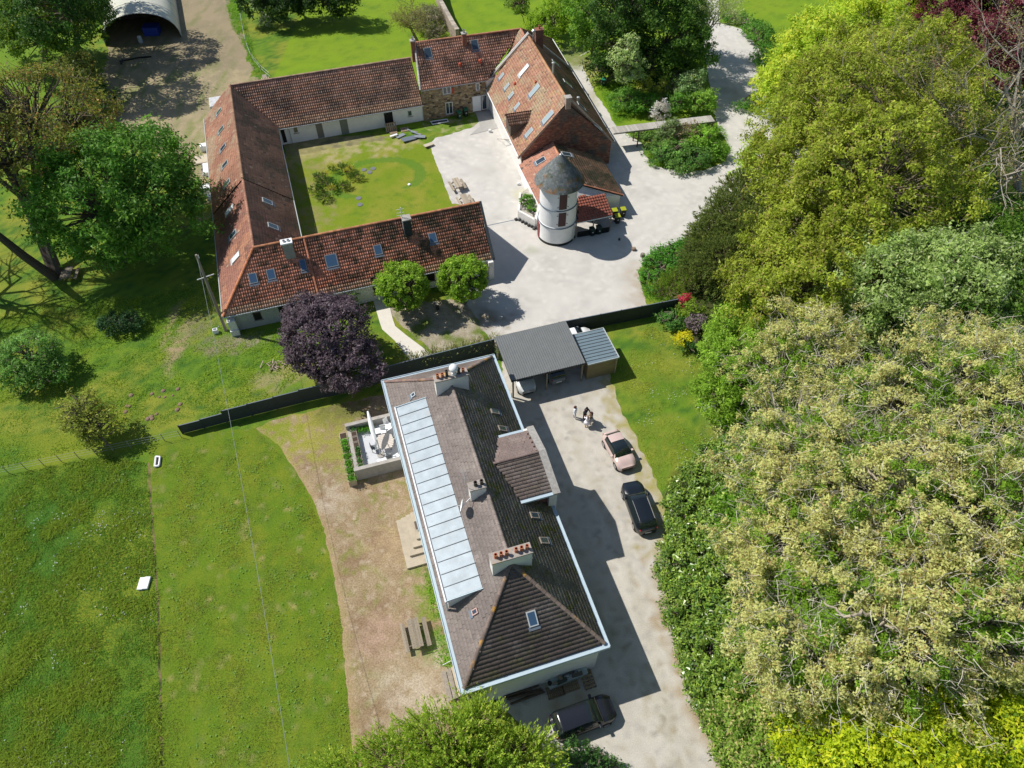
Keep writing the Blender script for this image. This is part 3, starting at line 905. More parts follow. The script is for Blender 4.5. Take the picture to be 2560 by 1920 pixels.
# slates
sl_ = MB()
zA, zB, rA = 7.0, 10.05, 2.5
rows = 22
for i in range(rows):
    t0, t1 = i / rows, (i + 1) / rows
    r0, r1 = rA * (1 - t0) + .05, rA * (1 - t1) + .05
    z0, z1 = zA + (zB - zA) * t0 ** 0.93, zA + (zB - zA) * t1 ** 0.93
    nseg = max(10, int(2 * math.pi * r0 / 0.24))
    for k in range(nseg):
        a0 = 2 * math.pi * (k + .5 * (i % 2)) / nseg
        a1 = a0 + 2 * math.pi / nseg * .97
        jz = random.uniform(0, .012)
        am = (a0 + a1) / 2
        wp = Vector((math.cos(am) * r0, math.sin(am) * r0, z0))
        c = mixc((0.11, 0.13, 0.135), (0.17, 0.18, 0.175), random.random())
        k1 = vnoise(wp + Vector((3, 1, 0)), 1.1, 4) * 1.5 - .75 + (0.9 if (i < 3) else 0) * .7 + max(0, math.cos(am - R(0))) * .45 - .1
        c = mixc(c, (0.30, 0.13, 0.03), min(.75, k1))
        k2 = vnoise(wp + Vector((13, 1, 0)), 1.4, 4) * 2 + max(0, math.cos(am - R(-10))) * .7 - .5
        c = mixc(c, (0.075, 0.08, 0.03), min(.55, k2))
        g = random.uniform(.8, 1.2); c = tuple(x * g for x in c)
        o_, e_ = .035 + jz, .005
        vs = [(TC.x + math.cos(a) * (r + o), TC.y + math.sin(a) * (r + o), zz) for a, r, o, zz in ((a0, r0, o_, z0 - .02), (a1, r0, o_, z0 - .02), (a1, r1, e_, z1 + .02), (a0, r1, e_, z1 + .02), (a0, r0, 0, z0 - .03), (a1, r0, 0, z0 - .03))]
        sl_.add(vs, [(0, 1, 2, 3), (4, 5, 1, 0)], c)
sl_.col = (0.1, 0.1, 0.1)
sl_.build('slates', m_ctile, tw, kind='stuff')
mb = MB(); mb.lathe((TC.x, TC.y, 0), [(2.5, 6.98), (2.5, 7.02), (0.03, 10.0)], 40); mb.build('roof_boarding', m_deck, tw)
mb = MB(); mb.lathe((TC.x, TC.y, 9.62), [(0.40, -.12), (0.36, 0), (0.1, .42), (0.0, .46)], 20); mb.build('lead_cap', m_metal, tw, smooth=True)
m_shut = mat('brown_shutter', (0.075, 0.035, 0.035), .6, var=.1, vs=6)
def curved(a0, a1, z0, z1, r, m, name, parent, n=6, th=.06):
    mb = MB(); vs = []
    for k in range(n + 1):
        a = a0 + (a1 - a0) * k / n
        for rr, zz in ((r, z0), (r, z1), (r + th, z0), (r + th, z1)):
            vs.append((TC.x + math.cos(a) * rr, TC.y + math.sin(a) * rr, zz))
    fs = []
    for k in range(n):
        b = 4 * k
        fs += [(b + 2, b + 6, b + 7, b + 3), (b + 1, b + 3, b + 7, b + 5), (b, b + 4, b + 6, b + 2)]
    fs += [(0, 2, 3, 1), (4 * n, 4 * n + 1, 4 * n + 3, 4 * n + 2)]
    mb.add(vs, fs)
    return mb.build(name, m, parent)
am = R(-79)
for z0, z1 in ((4.75, 6.55), (2.6, 4.3)):
    o = curved(am - .2, am + .2, z0, z1, 1.98, m_shut, 'shutter', tw)
    h_ = MB()
    for zz in (z0 + .3, z1 - .3):
        for s in (-1, 1):
            a = am + s * .26
            h_.box((TC.x + math.cos(a) * 2.08, TC.y + math.sin(a) * 2.08, zz), (.16, .05, .04), am + math.pi / 2)
    h_.build('hinge', m_black, o)
curved(R(-188), R(-158), .1, 2.0, 2.04, mat('red_door', (0.20, 0.045, 0.045), .6), 'door', tw)
mb = MB(); a = R(-35); mb.tube([(TC.x + math.cos(a) * 2.15, TC.y + math.sin(a) * 2.15, 2.4), (TC.x + math.cos(a) * 2.18, TC.y + math.sin(a) * 2.18, .1)], .05, 6); mb.build('downpipe', m_framel, tw)

# ---- lean-to shelter beside the tower
lt = thing('lean_to_shelter', P(1470, 600, 0), 'open lean-to shelter with red tiled roof between the round tower and the yellow-lidded bins', 'shelter')
q = [P(1443, 857 - 300 , 2.15), P(1530, 839 - 300, 2.15), P(1512, 785 - 301, 3.2), P(1446, 792 - 300, 3.2)]
T1, T2 = P(1443, 557, 2.1), P(1530, 539, 2.1)
T3, T4 = P(1511, 484.5, 3.1), P(1446, 492, 3.1)
LT = [T1, T2, T3, T4]
tiles(LT, .30, .36, clay((0.40, 0.085, 0.045), (0.30, 0.07, 0.04), jit=.1), lt, h=.06); deck(LT, lt)
for p in (T1, T2, (T1 + T2) / 2):
    mb = MB(); mb.box((p.x - .06, p.y + .12, 1.0), (.11, .11, 2.0), R(14)); mb.build('post', m_gwood, lt)
mb = MB(); mb.tube([T1 - dz * .04, T2 - dz * .04], .06, 6); mb.build('gutter', m_whitepaint, lt)
mb = MB(); g_ = (T2 - T1); g_.z = 0; g_.normalize(); mb.box(((T1.x + T2.x) / 2, (T1.y + T2.y) / 2, .35), ((T2 - T1).length - .4, .06, .7), R(14)); mb.build('low_screen', m_dark, lt)
mb = MB(); mb.slab([V3(T4, 3.0) , V3(T3, 3.0), V3(T3, 0.1), V3(T4, .1)], .05, up=Vector((-g_.y, g_.x, 0))); mb.build('back_wall', m_dwood, lt)
# ------------------------------------------------------------------ main house
HY = R(17.2)
HU, HV = Vector((math.cos(HY), math.sin(HY), 0)), Vector((-math.sin(HY), math.cos(HY), 0))
HO = Vector((-2.35, 26.62, 0))
def HL(u, v, z=0.0): return HO + HU * u + HV * v + Vector((0, 0, z))
hs = thing('villa', HL(0, 0), 'large foreground villa with brown hipped tile roof, three chimneys and a long zinc dormer', 'house')
ze, zr, ur = 4.78, 8.0, 0.12
aS, aN = HL(ur, -7.2, zr), HL(ur, 8.8, zr)
cSW, cSE, cNE, cNW = HL(-4.62, -12.75, ze), HL(4.62, -12.75, ze), HL(4.62, 12.75, ze), HL(-4.62, 12.75, ze)
R_S, R_E, R_N, R_W = [cSW, cSE, aS], [cSE, cNE, aN, aS], [cNE, cNW, aN], [cNW, cSW, aS, aN]
def tcol(base, lich=0.0, wear=0.0):
    def f(p, uc, t):
        g = 1 + RNG.normal(0, .05)
        c = mixc(base, tuple(x * .72 for x in base), vnoise(p, .5, 4) * .6 + .3)
        k = vnoise((p.x, p.y, p.z + 30), 1.5, 4)
        if lich: c = mixc(c, (0.13, 0.135, 0.035), max(0, k * 2.4 - .3) * lich)
        if wear: c = mixc(c, (0.42, 0.38, 0.34), max(0, vnoise((p.x - 9, p.y, p.z), .7, 4) * 2 - .1) * wear)
        return tuple(max(0, x * g) for x in c)
    return f
for poly, base, li, we in ((R_S, (.125, .10, .088), .25, .12), (R_E, (.19, .165, .13), .9, .2), (R_N, (.22, .18, .16), 0, .2), (R_W, (.205, .173, .160), 0, .15)):
    tiles(poly, .30, .262, tcol(base, li, we), hs, 'flat'); deck(poly, hs, th=.2, drop=.02)
rc = (.17, .135, .115)
ridge(aS + dz * .06, aN + dz * .06, hs, (.24, .20, .18), .12, .4)
for c_, l_ in ((cSW, (.17, .13, .11)), (cSE, (.16, .125, .105)), (cNE, (.2, .16, .14)), (cNW, (.22, .15, .13))):
    ridge(c_ + dz * .06, (aS if c_ in (cSW, cSE) else aN) + dz * .06, hs, l_, .13, .4, 'hip_tiles', m=mat('hip_tile', None, .9, var=.25, vs=5, dirt=(.50, .26, .04), ds=.8, dth=.53))
# gutters: a wide flat zinc box all round
gz = 4.72
g = MB()
for a, b, c_, d_ in ((( -4.92, -13.06), (4.92, -13.06), (4.60, -12.74), (-4.60, -12.74)), ((4.92, -13.06), (4.92, 13.06), (4.60, 12.74), (4.60, -12.74)), ((4.92, 13.06), (-4.92, 13.06), (-4.60, 12.74), (4.60, 12.74)), ((-4.92, 13.06), (-4.92, -13.06), (-4.60, -12.74), (-4.60, 12.74))):
    m_ = MB(); q = [HL(*x) for x in (a, b, c_, d_)]
    m_.hexa([V3(p, gz - .22) for p in q], [V3(p, gz) for p in q]); m_.build('gutter', m_gutter, hs, bevel=.01)
    m_ = MB(); p0, p1 = HL(*a), HL(*b); t_ = (p1 - p0).normalized(); n_ = (HL(*d_) - p0); n_ -= t_ * n_.dot(t_); n_.normalize()
    m_.hexa([V3(p, gz + .002) for p in (p0, p1, p1 + n_ * .05, p0 + n_ * .05)], [V3(p, gz + .06) for p in (p0, p1, p1 + n_ * .05, p0 + n_ * .05)]); m_.build('gutter_lip', m_gutter, hs)
w = MB(); w.prism([HL(-4.45, -12.6), HL(4.45, -12.6), HL(4.45, 12.6), HL(-4.45, 12.6)], 0, 4.5); w.build('wall', m_white_old, hs)
# chimneys
def hstack(u0, u1, v0, v1, z0, z1, pots, mcap=m_capst, body=m_white_old):
    m_ = MB(); m_.prism([HL(u0 + .05, v0 + .05), HL(u1 - .05, v0 + .05), HL(u1 - .05, v1 - .05), HL(u0 + .05, v1 - .05)], z0, z1 - .12)
    o = m_.build('chimney', body, hs)
    m_ = MB(); m_.prism([HL(u0, v0), HL(u1, v0), HL(u1, v1), HL(u0, v1)], z1 - .12, z1); m_.build('cap', mcap, o, bevel=.02)
    for (fu, fv, hh_, rr, mm_) in pots:
        pot(HL(u0 + (u1 - u0) * fu, v0 + (v1 - v0) * fv, z1 - .005), o, h=hh_, r=rr, m=mm_)
    return o
m_pot2 = mat('dark_pot', (.07, .06, .05), .8)
hstack(-1.18, 1.55, -7.38, -6.60, 6.6, 8.98, [(f, .5, .42, .115, None) for f in (.14, .27, .40, .63, .76, .89)])
o_ = hstack(-1.15, 1.50, 7.95, 8.70, 6.6, 8.98, [(.12, .5, .42, .115, None), (.26, .5, .40, .115, None), (.39, .5, .62, .11, m_pot2), (.74, .5, .55, .12, m_pot2), (.87, .5, .4, .115, None)])
m_ = MB(); c_ = HL(-1.15 + 2.65 * .6, 8.35, 8.98); m_.lathe(c_, [(.2, 0), (.2, .2), (.12, .22), (.12, .38)], 12, cap=True); m_.build('cowl_base', m_white, o_)
m_ = MB(); m_.lathe((c_.x, c_.y, c_.z + .36), [(.12, 0), (.3, .12), (.36, .3), (.3, .48), (.12, .6), (.0, .62)], 16); m_.build('ball_cowl', m_whitepaint, o_, smooth=True)
o2 = hstack(-1.08, .12, -1.78, -1.05, 6.9, 8.7, [(.42, .5, .42, .12, m_pot2), (.78, .5, .42, .12, m_pot2)])
# aerial and dish on the middle chimney
b0 = HL(-1.25, -1.4, 7.6)
m_ = MB(); m_.tube([b0, b0 + dz * 2.3], .022, 5)
for k in range(7): m_.tube([b0 + dz * (2.25) + HV * (-.1 + .12 * k) - HU * .2, b0 + dz * (2.25) + HV * (-.1 + .12 * k) + HU * .2], .009, 4)
m_.tube([b0 + dz * 2.25 - HV * .15, b0 + dz * 2.25 + HV * .75], .012, 4); m_.build('tv_aerial', m_metal, hs)
m_ = MB(); dc_ = HL(-1.75, -2.1, 7.75); aim = Vector((-.97, .06, .22)).normalized(); xx = aim.cross(dz).normalized(); yy = xx.cross(aim)
vs, fs = [dc_ - aim * .08], []
for r_, dd in ((.22, -.05), (.42, .06)):
    for k in range(20):
        a = 2 * math.pi * k / 20; vs.append(dc_ + aim * dd + (xx * math.cos(a) + yy * math.sin(a)) * r_)
for k in range(20):
    fs += [(0, 1 + k, 1 + (k + 1) % 20), (1 + k, 21 + k, 21 + (k + 1) % 20, 1 + (k + 1) % 20)]
m_.add(vs, fs); m_.tube([dc_, dc_ + aim * .5 - dz * .12], .015, 4); m_.tube([dc_ - aim * .05, HL(-1.1, -1.7, 7.7)], .03, 5)
m_.build('satellite_dish', m_whitepaint, hs, smooth=False)
# zinc dormer: eighteen standing-seam panels
zu0, zu1, zv0, zv1, zz0, zz1 = -4.34, -1.94, -7.68, 8.55, 6.34, 6.68
NP = 18
for k in range(NP):
    v0, v1 = zv0 + (zv1 - zv0) * k / NP, zv0 + (zv1 - zv0) * (k + 1) / NP
    m_ = MB(); q = [HL(zu0, v0 + .02, zz0), HL(zu1, v0 + .02, zz1), HL(zu1, v1 - .02, zz1), HL(zu0, v1 - .02, zz0)]
    m_.hexa([p - dz * .05 for p in q], q)
    m_.build('zinc_panel', m_zinc, hs)
    if k:
        m_ = MB(); q = [HL(zu0 + .1, v0 - .018, zz0), HL(zu1, v0 - .018, zz1), HL(zu1, v0 + .018, zz1), HL(zu0 + .1, v0 + .018, zz0)]
        m_.hexa([p - dz * .04 for p in q], [p + dz * .055 for p in q]); m_.build('standing_seam', m_zincd, hs)
m_ = MB(); m_.hexa([HL(zu0 + .08, zv0 + .05, 4.85), HL(zu1, zv0 + .05, 5.6), HL(zu1, zv1 - .05, 5.6), HL(zu0 + .08, zv1 - .05, 4.85)], [HL(zu0 + .08, zv0 + .05, zz0 - .06), HL(zu1, zv0 + .05, zz1 - .06), HL(zu1, zv1 - .05, zz1 - .06), HL(zu0 + .08, zv1 - .05, zz0 - .06)])
m_.build('dormer_wall', m_white, hs)
m_ = MB(); q = [(zu0 - .12, zv0 - .1), (zu0 - .02, zv0 - .1), (zu0 - .02, zv1 + .1), (zu0 - .12, zv1 + .1)]; m_.prism([HL(*x) for x in q], zz0 - .12, zz0 + .05); m_.build('dormer_fascia', m_whitepaint, hs)
m_ = MB(); q = [(zu0 - .01, zv0 - .1), (zu0 + .06, zv0 - .1), (zu0 + .06, zv1 + .1), (zu0 - .01, zv1 + .1)]; m_.prism([HL(*x) for x in q], zz0 - .05, zz0 + .008); m_.build('dormer_gutter', m_zincd, hs)
for v_ in (zv0 - .07, zv1 + .02):
    m_ = MB(); m_.hexa([HL(zu0 - .1, v_, zz0 - .1), HL(zu1 + .05, v_, zz1 - .05), HL(zu1 + .05, v_ + .05, zz1 - .05), HL(zu0 - .1, v_ + .05, zz0 - .1)], [HL(zu0 - .1, v_, zz0 + .06), HL(zu1 + .05, v_, zz1 + .06), HL(zu1 + .05, v_ + .05, zz1 + .06), HL(zu0 - .1, v_ + .05, zz0 + .06)]); m_.build('dormer_edge', m_gutter, hs)
m_ = MB(); m_.hexa([HL(zu0 - .1, zv0 - .1, 4.95), HL(zu0 + .02, zv0 - .1, 4.95), HL(zu0 + .02, zv0 + .02, 4.95), HL(zu0 - .1, zv0 + .02, 4.95)], [HL(zu0 - .1, zv0 - .1, zz0), HL(zu0 + .02, zv0 - .1, zz0), HL(zu0 + .02, zv0 + .02, zz0), HL(zu0 - .1, zv0 + .02, zz0)]); m_.build('corner_board', m_whitepaint, hs)
# gabled wall dormer on the drive side
dE, dW = 4.72, 1.42
DR_ = 7.08
DvN, DvS, DvR, zN_, zS_ = 3.38, -2.16, .88, 6.36, 6.42
sN = [HL(dE, DvN, zN_), HL(2.35, DvN, zN_), HL(dW, DvR, DR_), HL(dE, DvR, DR_)]
sS = [HL(2.35, DvS, zS_), HL(dE, DvS, zS_), HL(dE, DvR, DR_), HL(dW, DvR, DR_)]
tiles(sN, .30, .262, tcol((.22, .17, .155), 0, .1), hs, 'flat', name='dormer_tiles', lift=.03); deck(sN, hs, 'dormer_deck', th=.1, drop=0)
tiles(sS, .30, .262, tcol((.155, .125, .11), .1, .2), hs, 'flat', name='dormer_tiles', lift=.03); deck(sS, hs, 'dormer_deck', th=.1, drop=0)
ridge(HL(dW - .1, DvR, DR_ + .08), HL(dE, DvR, DR_ + .08), hs, (.20, .15, .135), .11, .4)
m_ = MB()
for v_, z_ in ((DvN, zN_), (DvS, zS_)):
    s_ = 1 if v_ > 0 else -1
    q = [HL(2.3, v_, z_), HL(dE + .05, v_, z_), HL(dE + .05, v_ + .28 * s_, z_), HL(2.1, v_ + .28 * s_, z_)]
    m2 = MB(); m2.hexa([p - dz * .18 for p in q], [p + dz * .0 for p in q]); m2.build('dormer_gutter', m_gutter, hs)
m_.prism([HL(1.9, DvS + .05), HL(dE, DvS + .05), HL(dE, DvN - .05), HL(1.9, DvN - .05)], 4.9, 6.3); m_.build('dormer_wall', mat('house_brick', (.20, .09, .06), .9, var=.25, vs=6), hs)
m_ = MB(); m_.hexa([HL(4.45, DvS - .25), HL(5.05, DvS - .25), HL(5.05, DvN + .25), HL(4.45, DvN + .25)], [HL(4.45, DvS - .25, 6.4), HL(5.05, DvS - .25, 6.4), HL(5.05, DvN + .25, 6.4), HL(4.45, DvN + .25, 6.4)])
m_.hexa([HL(4.75, DvS - .25, 6.4), HL(5.05, DvS - .25, 6.4), HL(5.05, DvN + .25, 6.4), HL(4.75, DvN + .25, 6.4)], [HL(4.75, DvR - .1, 7.1), HL(5.05, DvR - .1, 7.1), HL(5.05, DvR + .1, 7.1), HL(4.75, DvR + .1, 7.1)]); m_.build('gable', m_white_old, hs)
for v_, z_ in ((DvN + .3, 6.5), (DvS - .3, 6.5)):
    m_ = MB(); q = [HL(4.73, v_, z_), HL(5.27, v_, z_), HL(5.27, DvR, 7.22), HL(4.73, DvR, 7.22)]
    m_.hexa([p - dz * .14 for p in q], q); m_.build('stone_coping', mat('stone_coping', (.30, .29, .27), .9, var=.25, vs=5, dirt=(.45, .32, .1), ds=1.2, dth=.62, bump=.01, bs=14), hs)
for poly_, px, py, a, b, pn, fc in ((R_S, 1330, 1546, .62, .95, 'blue', m_framel), (R_W, 1035, 988, .38, .42, 'dark', m_framel), (R_W, 1189, 1530, .38, .45, 'dark', mat('pink_frame', (.45, .3, .27), .6)), (R_E, 1236, 1030, .5, .75, 'dark', m_gwood), (R_E, 1255, 1073, .5, .75, 'dark', m_framel), (R_E, 1335, 1290, .5, .75, 'dark', m_framel), (R_E, 1359, 1353, .5, .75, 'dark', m_framel)):
    roofwin(px, py, poly_, a, b, hs, pn, m_gwood if poly_ is R_E else fc, lift=.12)
# lichen-streaked lead flashing patches where the dish stands are left to the tiles
# south wall opening and a downpipe
wall_open(1265, 1748, 1290, 1770, HL(0, -12.6), -HV, hs, 'window', m_whitepaint, m_glass)
m_ = MB(); m_.tube([HL(4.7, -12.4, 4.5), HL(4.58, -12.5, 4.2), HL(4.58, -12.5, .1)], .05, 6); m_.build('downpipe', m_framel, hs)

# ---- terrace
te = thing('roof_terrace', HL(-6.8, 9.7), 'raised concrete terrace with grey parapet and pale floor on the west side of the villa', 'terrace')
T0, T1_, V0_, V1_, TZ = -8.66, -4.5, 7.12, 12.0, 1.5
m_ = MB(); m_.prism([HL(T0 + .3, V0_ + .25), HL(T1_, V0_ + .25), HL(T1_, V1_ - .25), HL(T0 + .3, V1_ - .25)], 0, .62); m_.build('floor', mat('pale_floor', (.52, .54, .57), .7, var=.06, vs=2), te)
for a, b, c_, d_ in ((T0, V0_, T1_, V0_ + .25), (T0, V1_ - .25, T1_, V1_), ):
    m_ = MB(); m_.prism([HL(a, b), HL(c_, b), HL(c_, d_), HL(a, d_)], 0, TZ - .06); m_.build('parapet', m_conc, te)
    m_ = MB(); m_.prism([HL(a - .03, b - .04), HL(c_, b - .04), HL(c_, d_ + .04), HL(a - .03, d_ + .04)], TZ - .06, TZ); m_.build('coping', m_conc, te, bevel=.01)
m_ = MB(); m_.prism([HL(T0, V0_ + .25), HL(T0 + .3, V0_ + .25), HL(T0 + .3, V1_ - .25), HL(T0, V1_ - .25)], 0, .9); m_.build('parapet', m_conc, te)
# ------------------------------------------------------------------ ground
m_grass = mat('grass', None, 0.9, var=0.30, vs=9, bump=0.03, bs=22, spec=0.12)
m_gravel = mat('gravel', None, 0.95, var=0.16, vs=14, bump=0.018, bs=38, spec=0.15)
m_soil = mat('soil', None, 0.95, var=0.36, vs=8, bump=0.035, bs=16, spec=0.1)
m_pathc = mat('path_concrete', (0.62, 0.59, 0.53), 0.9, var=0.06, vs=2, bump=0.004, bs=30)
GG, GY, GD, GB = (0.125, 0.215, 0.018), (0.21, 0.235, 0.03), (0.050, 0.125, 0.018), (0.17, 0.27, 0.015)
BLOBS = []
def blob(dx, dy, rx, ry, col, s=1.0): BLOBS.append((D(dx, dy), rx, ry, col, s))
dry, bare, clay_ = (0.30, 0.27, 0.10), (0.33, 0.25, 0.15), (0.40, 0.33, 0.22)
for a in ((385, 745, .7, 3.5, bare, .9), (372, 690, .4, 3, bare, .6), (480, 745, 2.5, 1.2, (.22, .19, .12), .8), (540, 735, 1.8, .8, (.25, .22, .15), .8), (430, 700, 1.2, 2, (.18, .16, .10), .6), (595, 820, 2.0, 1.4, (.28, .25, .12), .7), (640, 800, 2, 1.5, dry, .7), (600, 960, 1.2, .8, dry, .6),
          (455, 400, 2.0, 3.5, bare, .8), (440, 470, .8, .8, bare, .7), (1275, 150, 1.5, 4, dry, .6), (1240, 120, 2, 4, (.2, .2, .1), .6), (1400, 800, 3, 2.5, GY, .5), (1440, 980, 2, 3, GY, .6), (1560, 900, 1.5, 3, dry, .5), (1420, 700, 4, .8, (.09, .17, .02), .5)):
    blob(*a)
grove = [(D(*q).x, D(*q).y) for q in ((1640, 430), (1480, 560), (1470, 650), (1500, 760), (1560, 880), (1590, 950), (1460, 1010), (1430, 1090), (1435, 1300), (1480, 1480), (1570, 1700), (2400, 1800), (2500, 400), (2400, -50), (2000, 60), (1700, 250))]
grove = grove
def gcol(x, y):
    p = Vector((x, y, 0))
    a, b, c = vnoise(p, .12, 3), vnoise((x + 70, y, 0), .45, 4), vnoise((x, y + 33, 0), 1.6, 3)
    col = mixc(GG, GY, .35 + a * 1.3 + b * .9)
    col = mixc(col, GD, .25 + c * 1.1 - b * .6)
    if y > 84 and x > -34: col = mixc(col, GB, .75 + .4 * b)          # the bright green lawns behind the farm
    if x < -19 and y < 36: col = mixc(mixc((.12, .195, .016), (.17, .21, .02), .4 + a * 1.6 + b * .5), (.055, .14, .018), .28 + b * .8 - a * 1.2 + c * .5)       # long meadow grass
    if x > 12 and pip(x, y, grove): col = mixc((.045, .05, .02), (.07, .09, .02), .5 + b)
    for q, rx, ry, cc, s in BLOBS:
        dx, dy = (x - q.x) / rx, (y - q.y) / ry
        d = dx * dx + dy * dy
        if d < 4: col = mixc(col, cc, s * max(0, 1.15 - d * .75 + c * 1.2 + b * .6))
    return col
def gridmesh(name, x0, x1, y0, y1, s, z, cf, m, kind):
    nx, ny = int((x1 - x0) / s) + 1, int((y1 - y0) / s) + 1
    X, Y = np.meshgrid(np.linspace(x0, x1, nx), np.linspace(y0, y1, ny))
    V = np.stack([X, Y, np.full_like(X, z)], 2).reshape(-1, 3)
    i = np.arange((nx - 1) * (ny - 1))
    a = i // (nx - 1) * nx + i % (nx - 1)
    F = np.stack([a, a + 1, a + nx + 1, a + nx], 1)
    C = np.array([cf(v[0], v[1]) for v in V])
    return npmesh(name, V, F, m, C, kind=kind)
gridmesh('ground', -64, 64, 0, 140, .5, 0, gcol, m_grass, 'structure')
og = MB()
for q in (((-1500, -1500), (1500, -1500), (1500, 0), (-1500, 0)), ((-1500, 140), (1500, 140), (1500, 1500), (-1500, 1500)), ((-1500, 0), (-64, 0), (-64, 140), (-1500, 140)), ((64, 0), (1500, 0), (1500, 140), (64, 140))):
    og.add([(a, b, 0) for a, b in q], [(0, 1, 2, 3)], GG)
og.col = GG
og.build('outlying_ground', m_grass, kind='structure')

def sheet(name, pts, z, s, cf, m, jit=.12, seg=.35, kind='structure'):
    "irregular-edged sheet with coloured vertices; pts are display points or vectors"
    P_ = [D(*p) if not isinstance(p, Vector) else p for p in pts]
    b = []
    for i in range(len(P_)):
        a, c = P_[i], P_[(i + 1) % len(P_)]
        n = max(1, int((c - a).length / seg))
        for k in range(n):
            q = a.lerp(c, k / n)
            if jit and 0 < k:
                q = q + Vector((vnoise(q, .9, 3), vnoise(q + Vector((9, 9, 0)), .9, 3), 0)) * jit * 2.2 + Vector((vnoise(q, 4, 2), vnoise(q + Vector((9, 9, 0)), 4, 2), 0)) * jit
            b.append((q.x, q.y))
    nb = len(b)
    xs, ys = [p[0] for p in b], [p[1] for p in b]
    pts2 = [Vector(p) for p in b]
    y = min(ys) + s / 2
    while y < max(ys):
        x = min(xs) + s / 2
        while x < max(xs):
            px, py = x + random.uniform(-.25, .25) * s, y + random.uniform(-.25, .25) * s
            if pip(px, py, b): pts2.append(Vector((px, py)))
            x += s
        y += s
    vs, _, fs, *_r = delaunay_2d_cdt(pts2, [], [list(range(nb))], 1, 1e-4, False)
    V = np.array([(v[0], v[1], z) for v in vs])
    C = np.array([cf(v[0], v[1], b) for v in vs])
    F = np.array([f for f in fs if len(f) == 3 and pip(sum(vs[i][0] for i in f) / 3, sum(vs[i][1] for i in f) / 3, b)])
    return npmesh(name, V, F, m, C, kind=kind)
def dist(x, y, line):
    best = 1e9
    for (x0, y0), (x1, y1) in zip(line[:-1], line[1:]):
        dx, dy = x1 - x0, y1 - y0
        t = max(0, min(1, ((x - x0) * dx + (y - y0) * dy) / (dx * dx + dy * dy + 1e-9)))
        best = min(best, (x - x0 - dx * t) ** 2 + (y - y0 - dy * t) ** 2)
    return math.sqrt(best)
def dl(*pts): return [(D(*p).x, D(*p).y) for p in pts]
yard = [(1005, 262), (1030, 240), (1290, 100), (1250, 125), (1285, 200), (1312, 240), (1332, 275), (1386, 308), (1390, 316), (1392, 335), (1420, 360), (1470, 371), (1520, 368), (1560, 352), (1577, 325), (1566, 300), (1550, 275), (1541, 230), (1528, 150), (1510, 60), (1488, 0), (1480, -50), (1548, -50), (1556, 50), (1600, 62), (1640, 105), (1668, 170), (1652, 215), (1618, 222), (1618, 238), (1660, 255), (1760, 330), (1720, 400), (1640, 440), (1560, 485), (1480, 515), (1400, 552), (1378, 590), (1392, 640), (1400, 672), (1220, 707), (1065, 748), (1052, 722), (1022, 700), (1005, 668), (985, 640), (960, 600), (1000, 520), (998, 444), (975, 440), (925, 315), (940, 298), (975, 290)]
TR = [dl((1250, 690), (1290, 600), (1400, 520), (1500, 440), (1600, 380), (1640, 310), (1600, 220), (1580, 120), (1530, 30)), dl((1080, 300), (1090, 400), (1110, 520), (1160, 600), (1290, 620), (1400, 520)), dl((1350, 380), (1420, 420), (1560, 390), (1640, 320))]
yedge = dl((1378, 590), (1392, 640), (1400, 672))
grav = (.525, .505, .47)
BL2 = [(D(*q), r_, c_, s_) for q, r_, c_, s_ in (((1030, 720), 4, (.24, .20, .14), .8), ((1180, 520), 1.2, (.32, .33, .24), .6), ((1150, 540), 1, (.33, .34, .25), .5), ((1130, 420), 1.3, (.50, .48, .36), .6), ((1545, 320), 2.5, (.36, .33, .27), .4), ((1590, 200), 3, (.36, .33, .27), .5), ((1050, 370), 2, (.40, .38, .34), .4), ((1030, 255), 3, (.36, .34, .32), .6), ((1260, 220), 3, (.36, .33, .22), .6), ((1240, 130), 3, (.20, .22, .08), .8))]
def ycol(x, y, b):
    n1, n2 = vnoise((x, y, 0), .35, 4), vnoise((x, y, 5), 2.2, 3)
    c = mixc(grav, (.44, .425, .395), .3 + n1 * 1.2)
    c = mixc(c, (.60, .575, .53), n2 * 1.2)
    for T_ in TR:
        dk = abs(dist(x, y, T_) - .75)
        if dk < .45: c = mixc(c, (.62, .60, .56) if n1 > -.05 else (.40, .38, .34), .35 * (1 - dk / .45))
    d = dist(x, y, yedge)
    c = mixc(c, (.33, .26, .18), max(0, 1 - d / 2.2 + n2) * .6)
    for q, r_, c_, s_ in BL2:
        dd = (x - q.x) ** 2 + (y - q.y) ** 2
        if dd < 4 * r_ * r_: c = mixc(c, c_, s_ * max(0, 1 - dd / (r_ * r_) + n2 + n1))
    return c
sheet('gravel_yard', yard, .004, .45, ycol, m_gravel, .08)
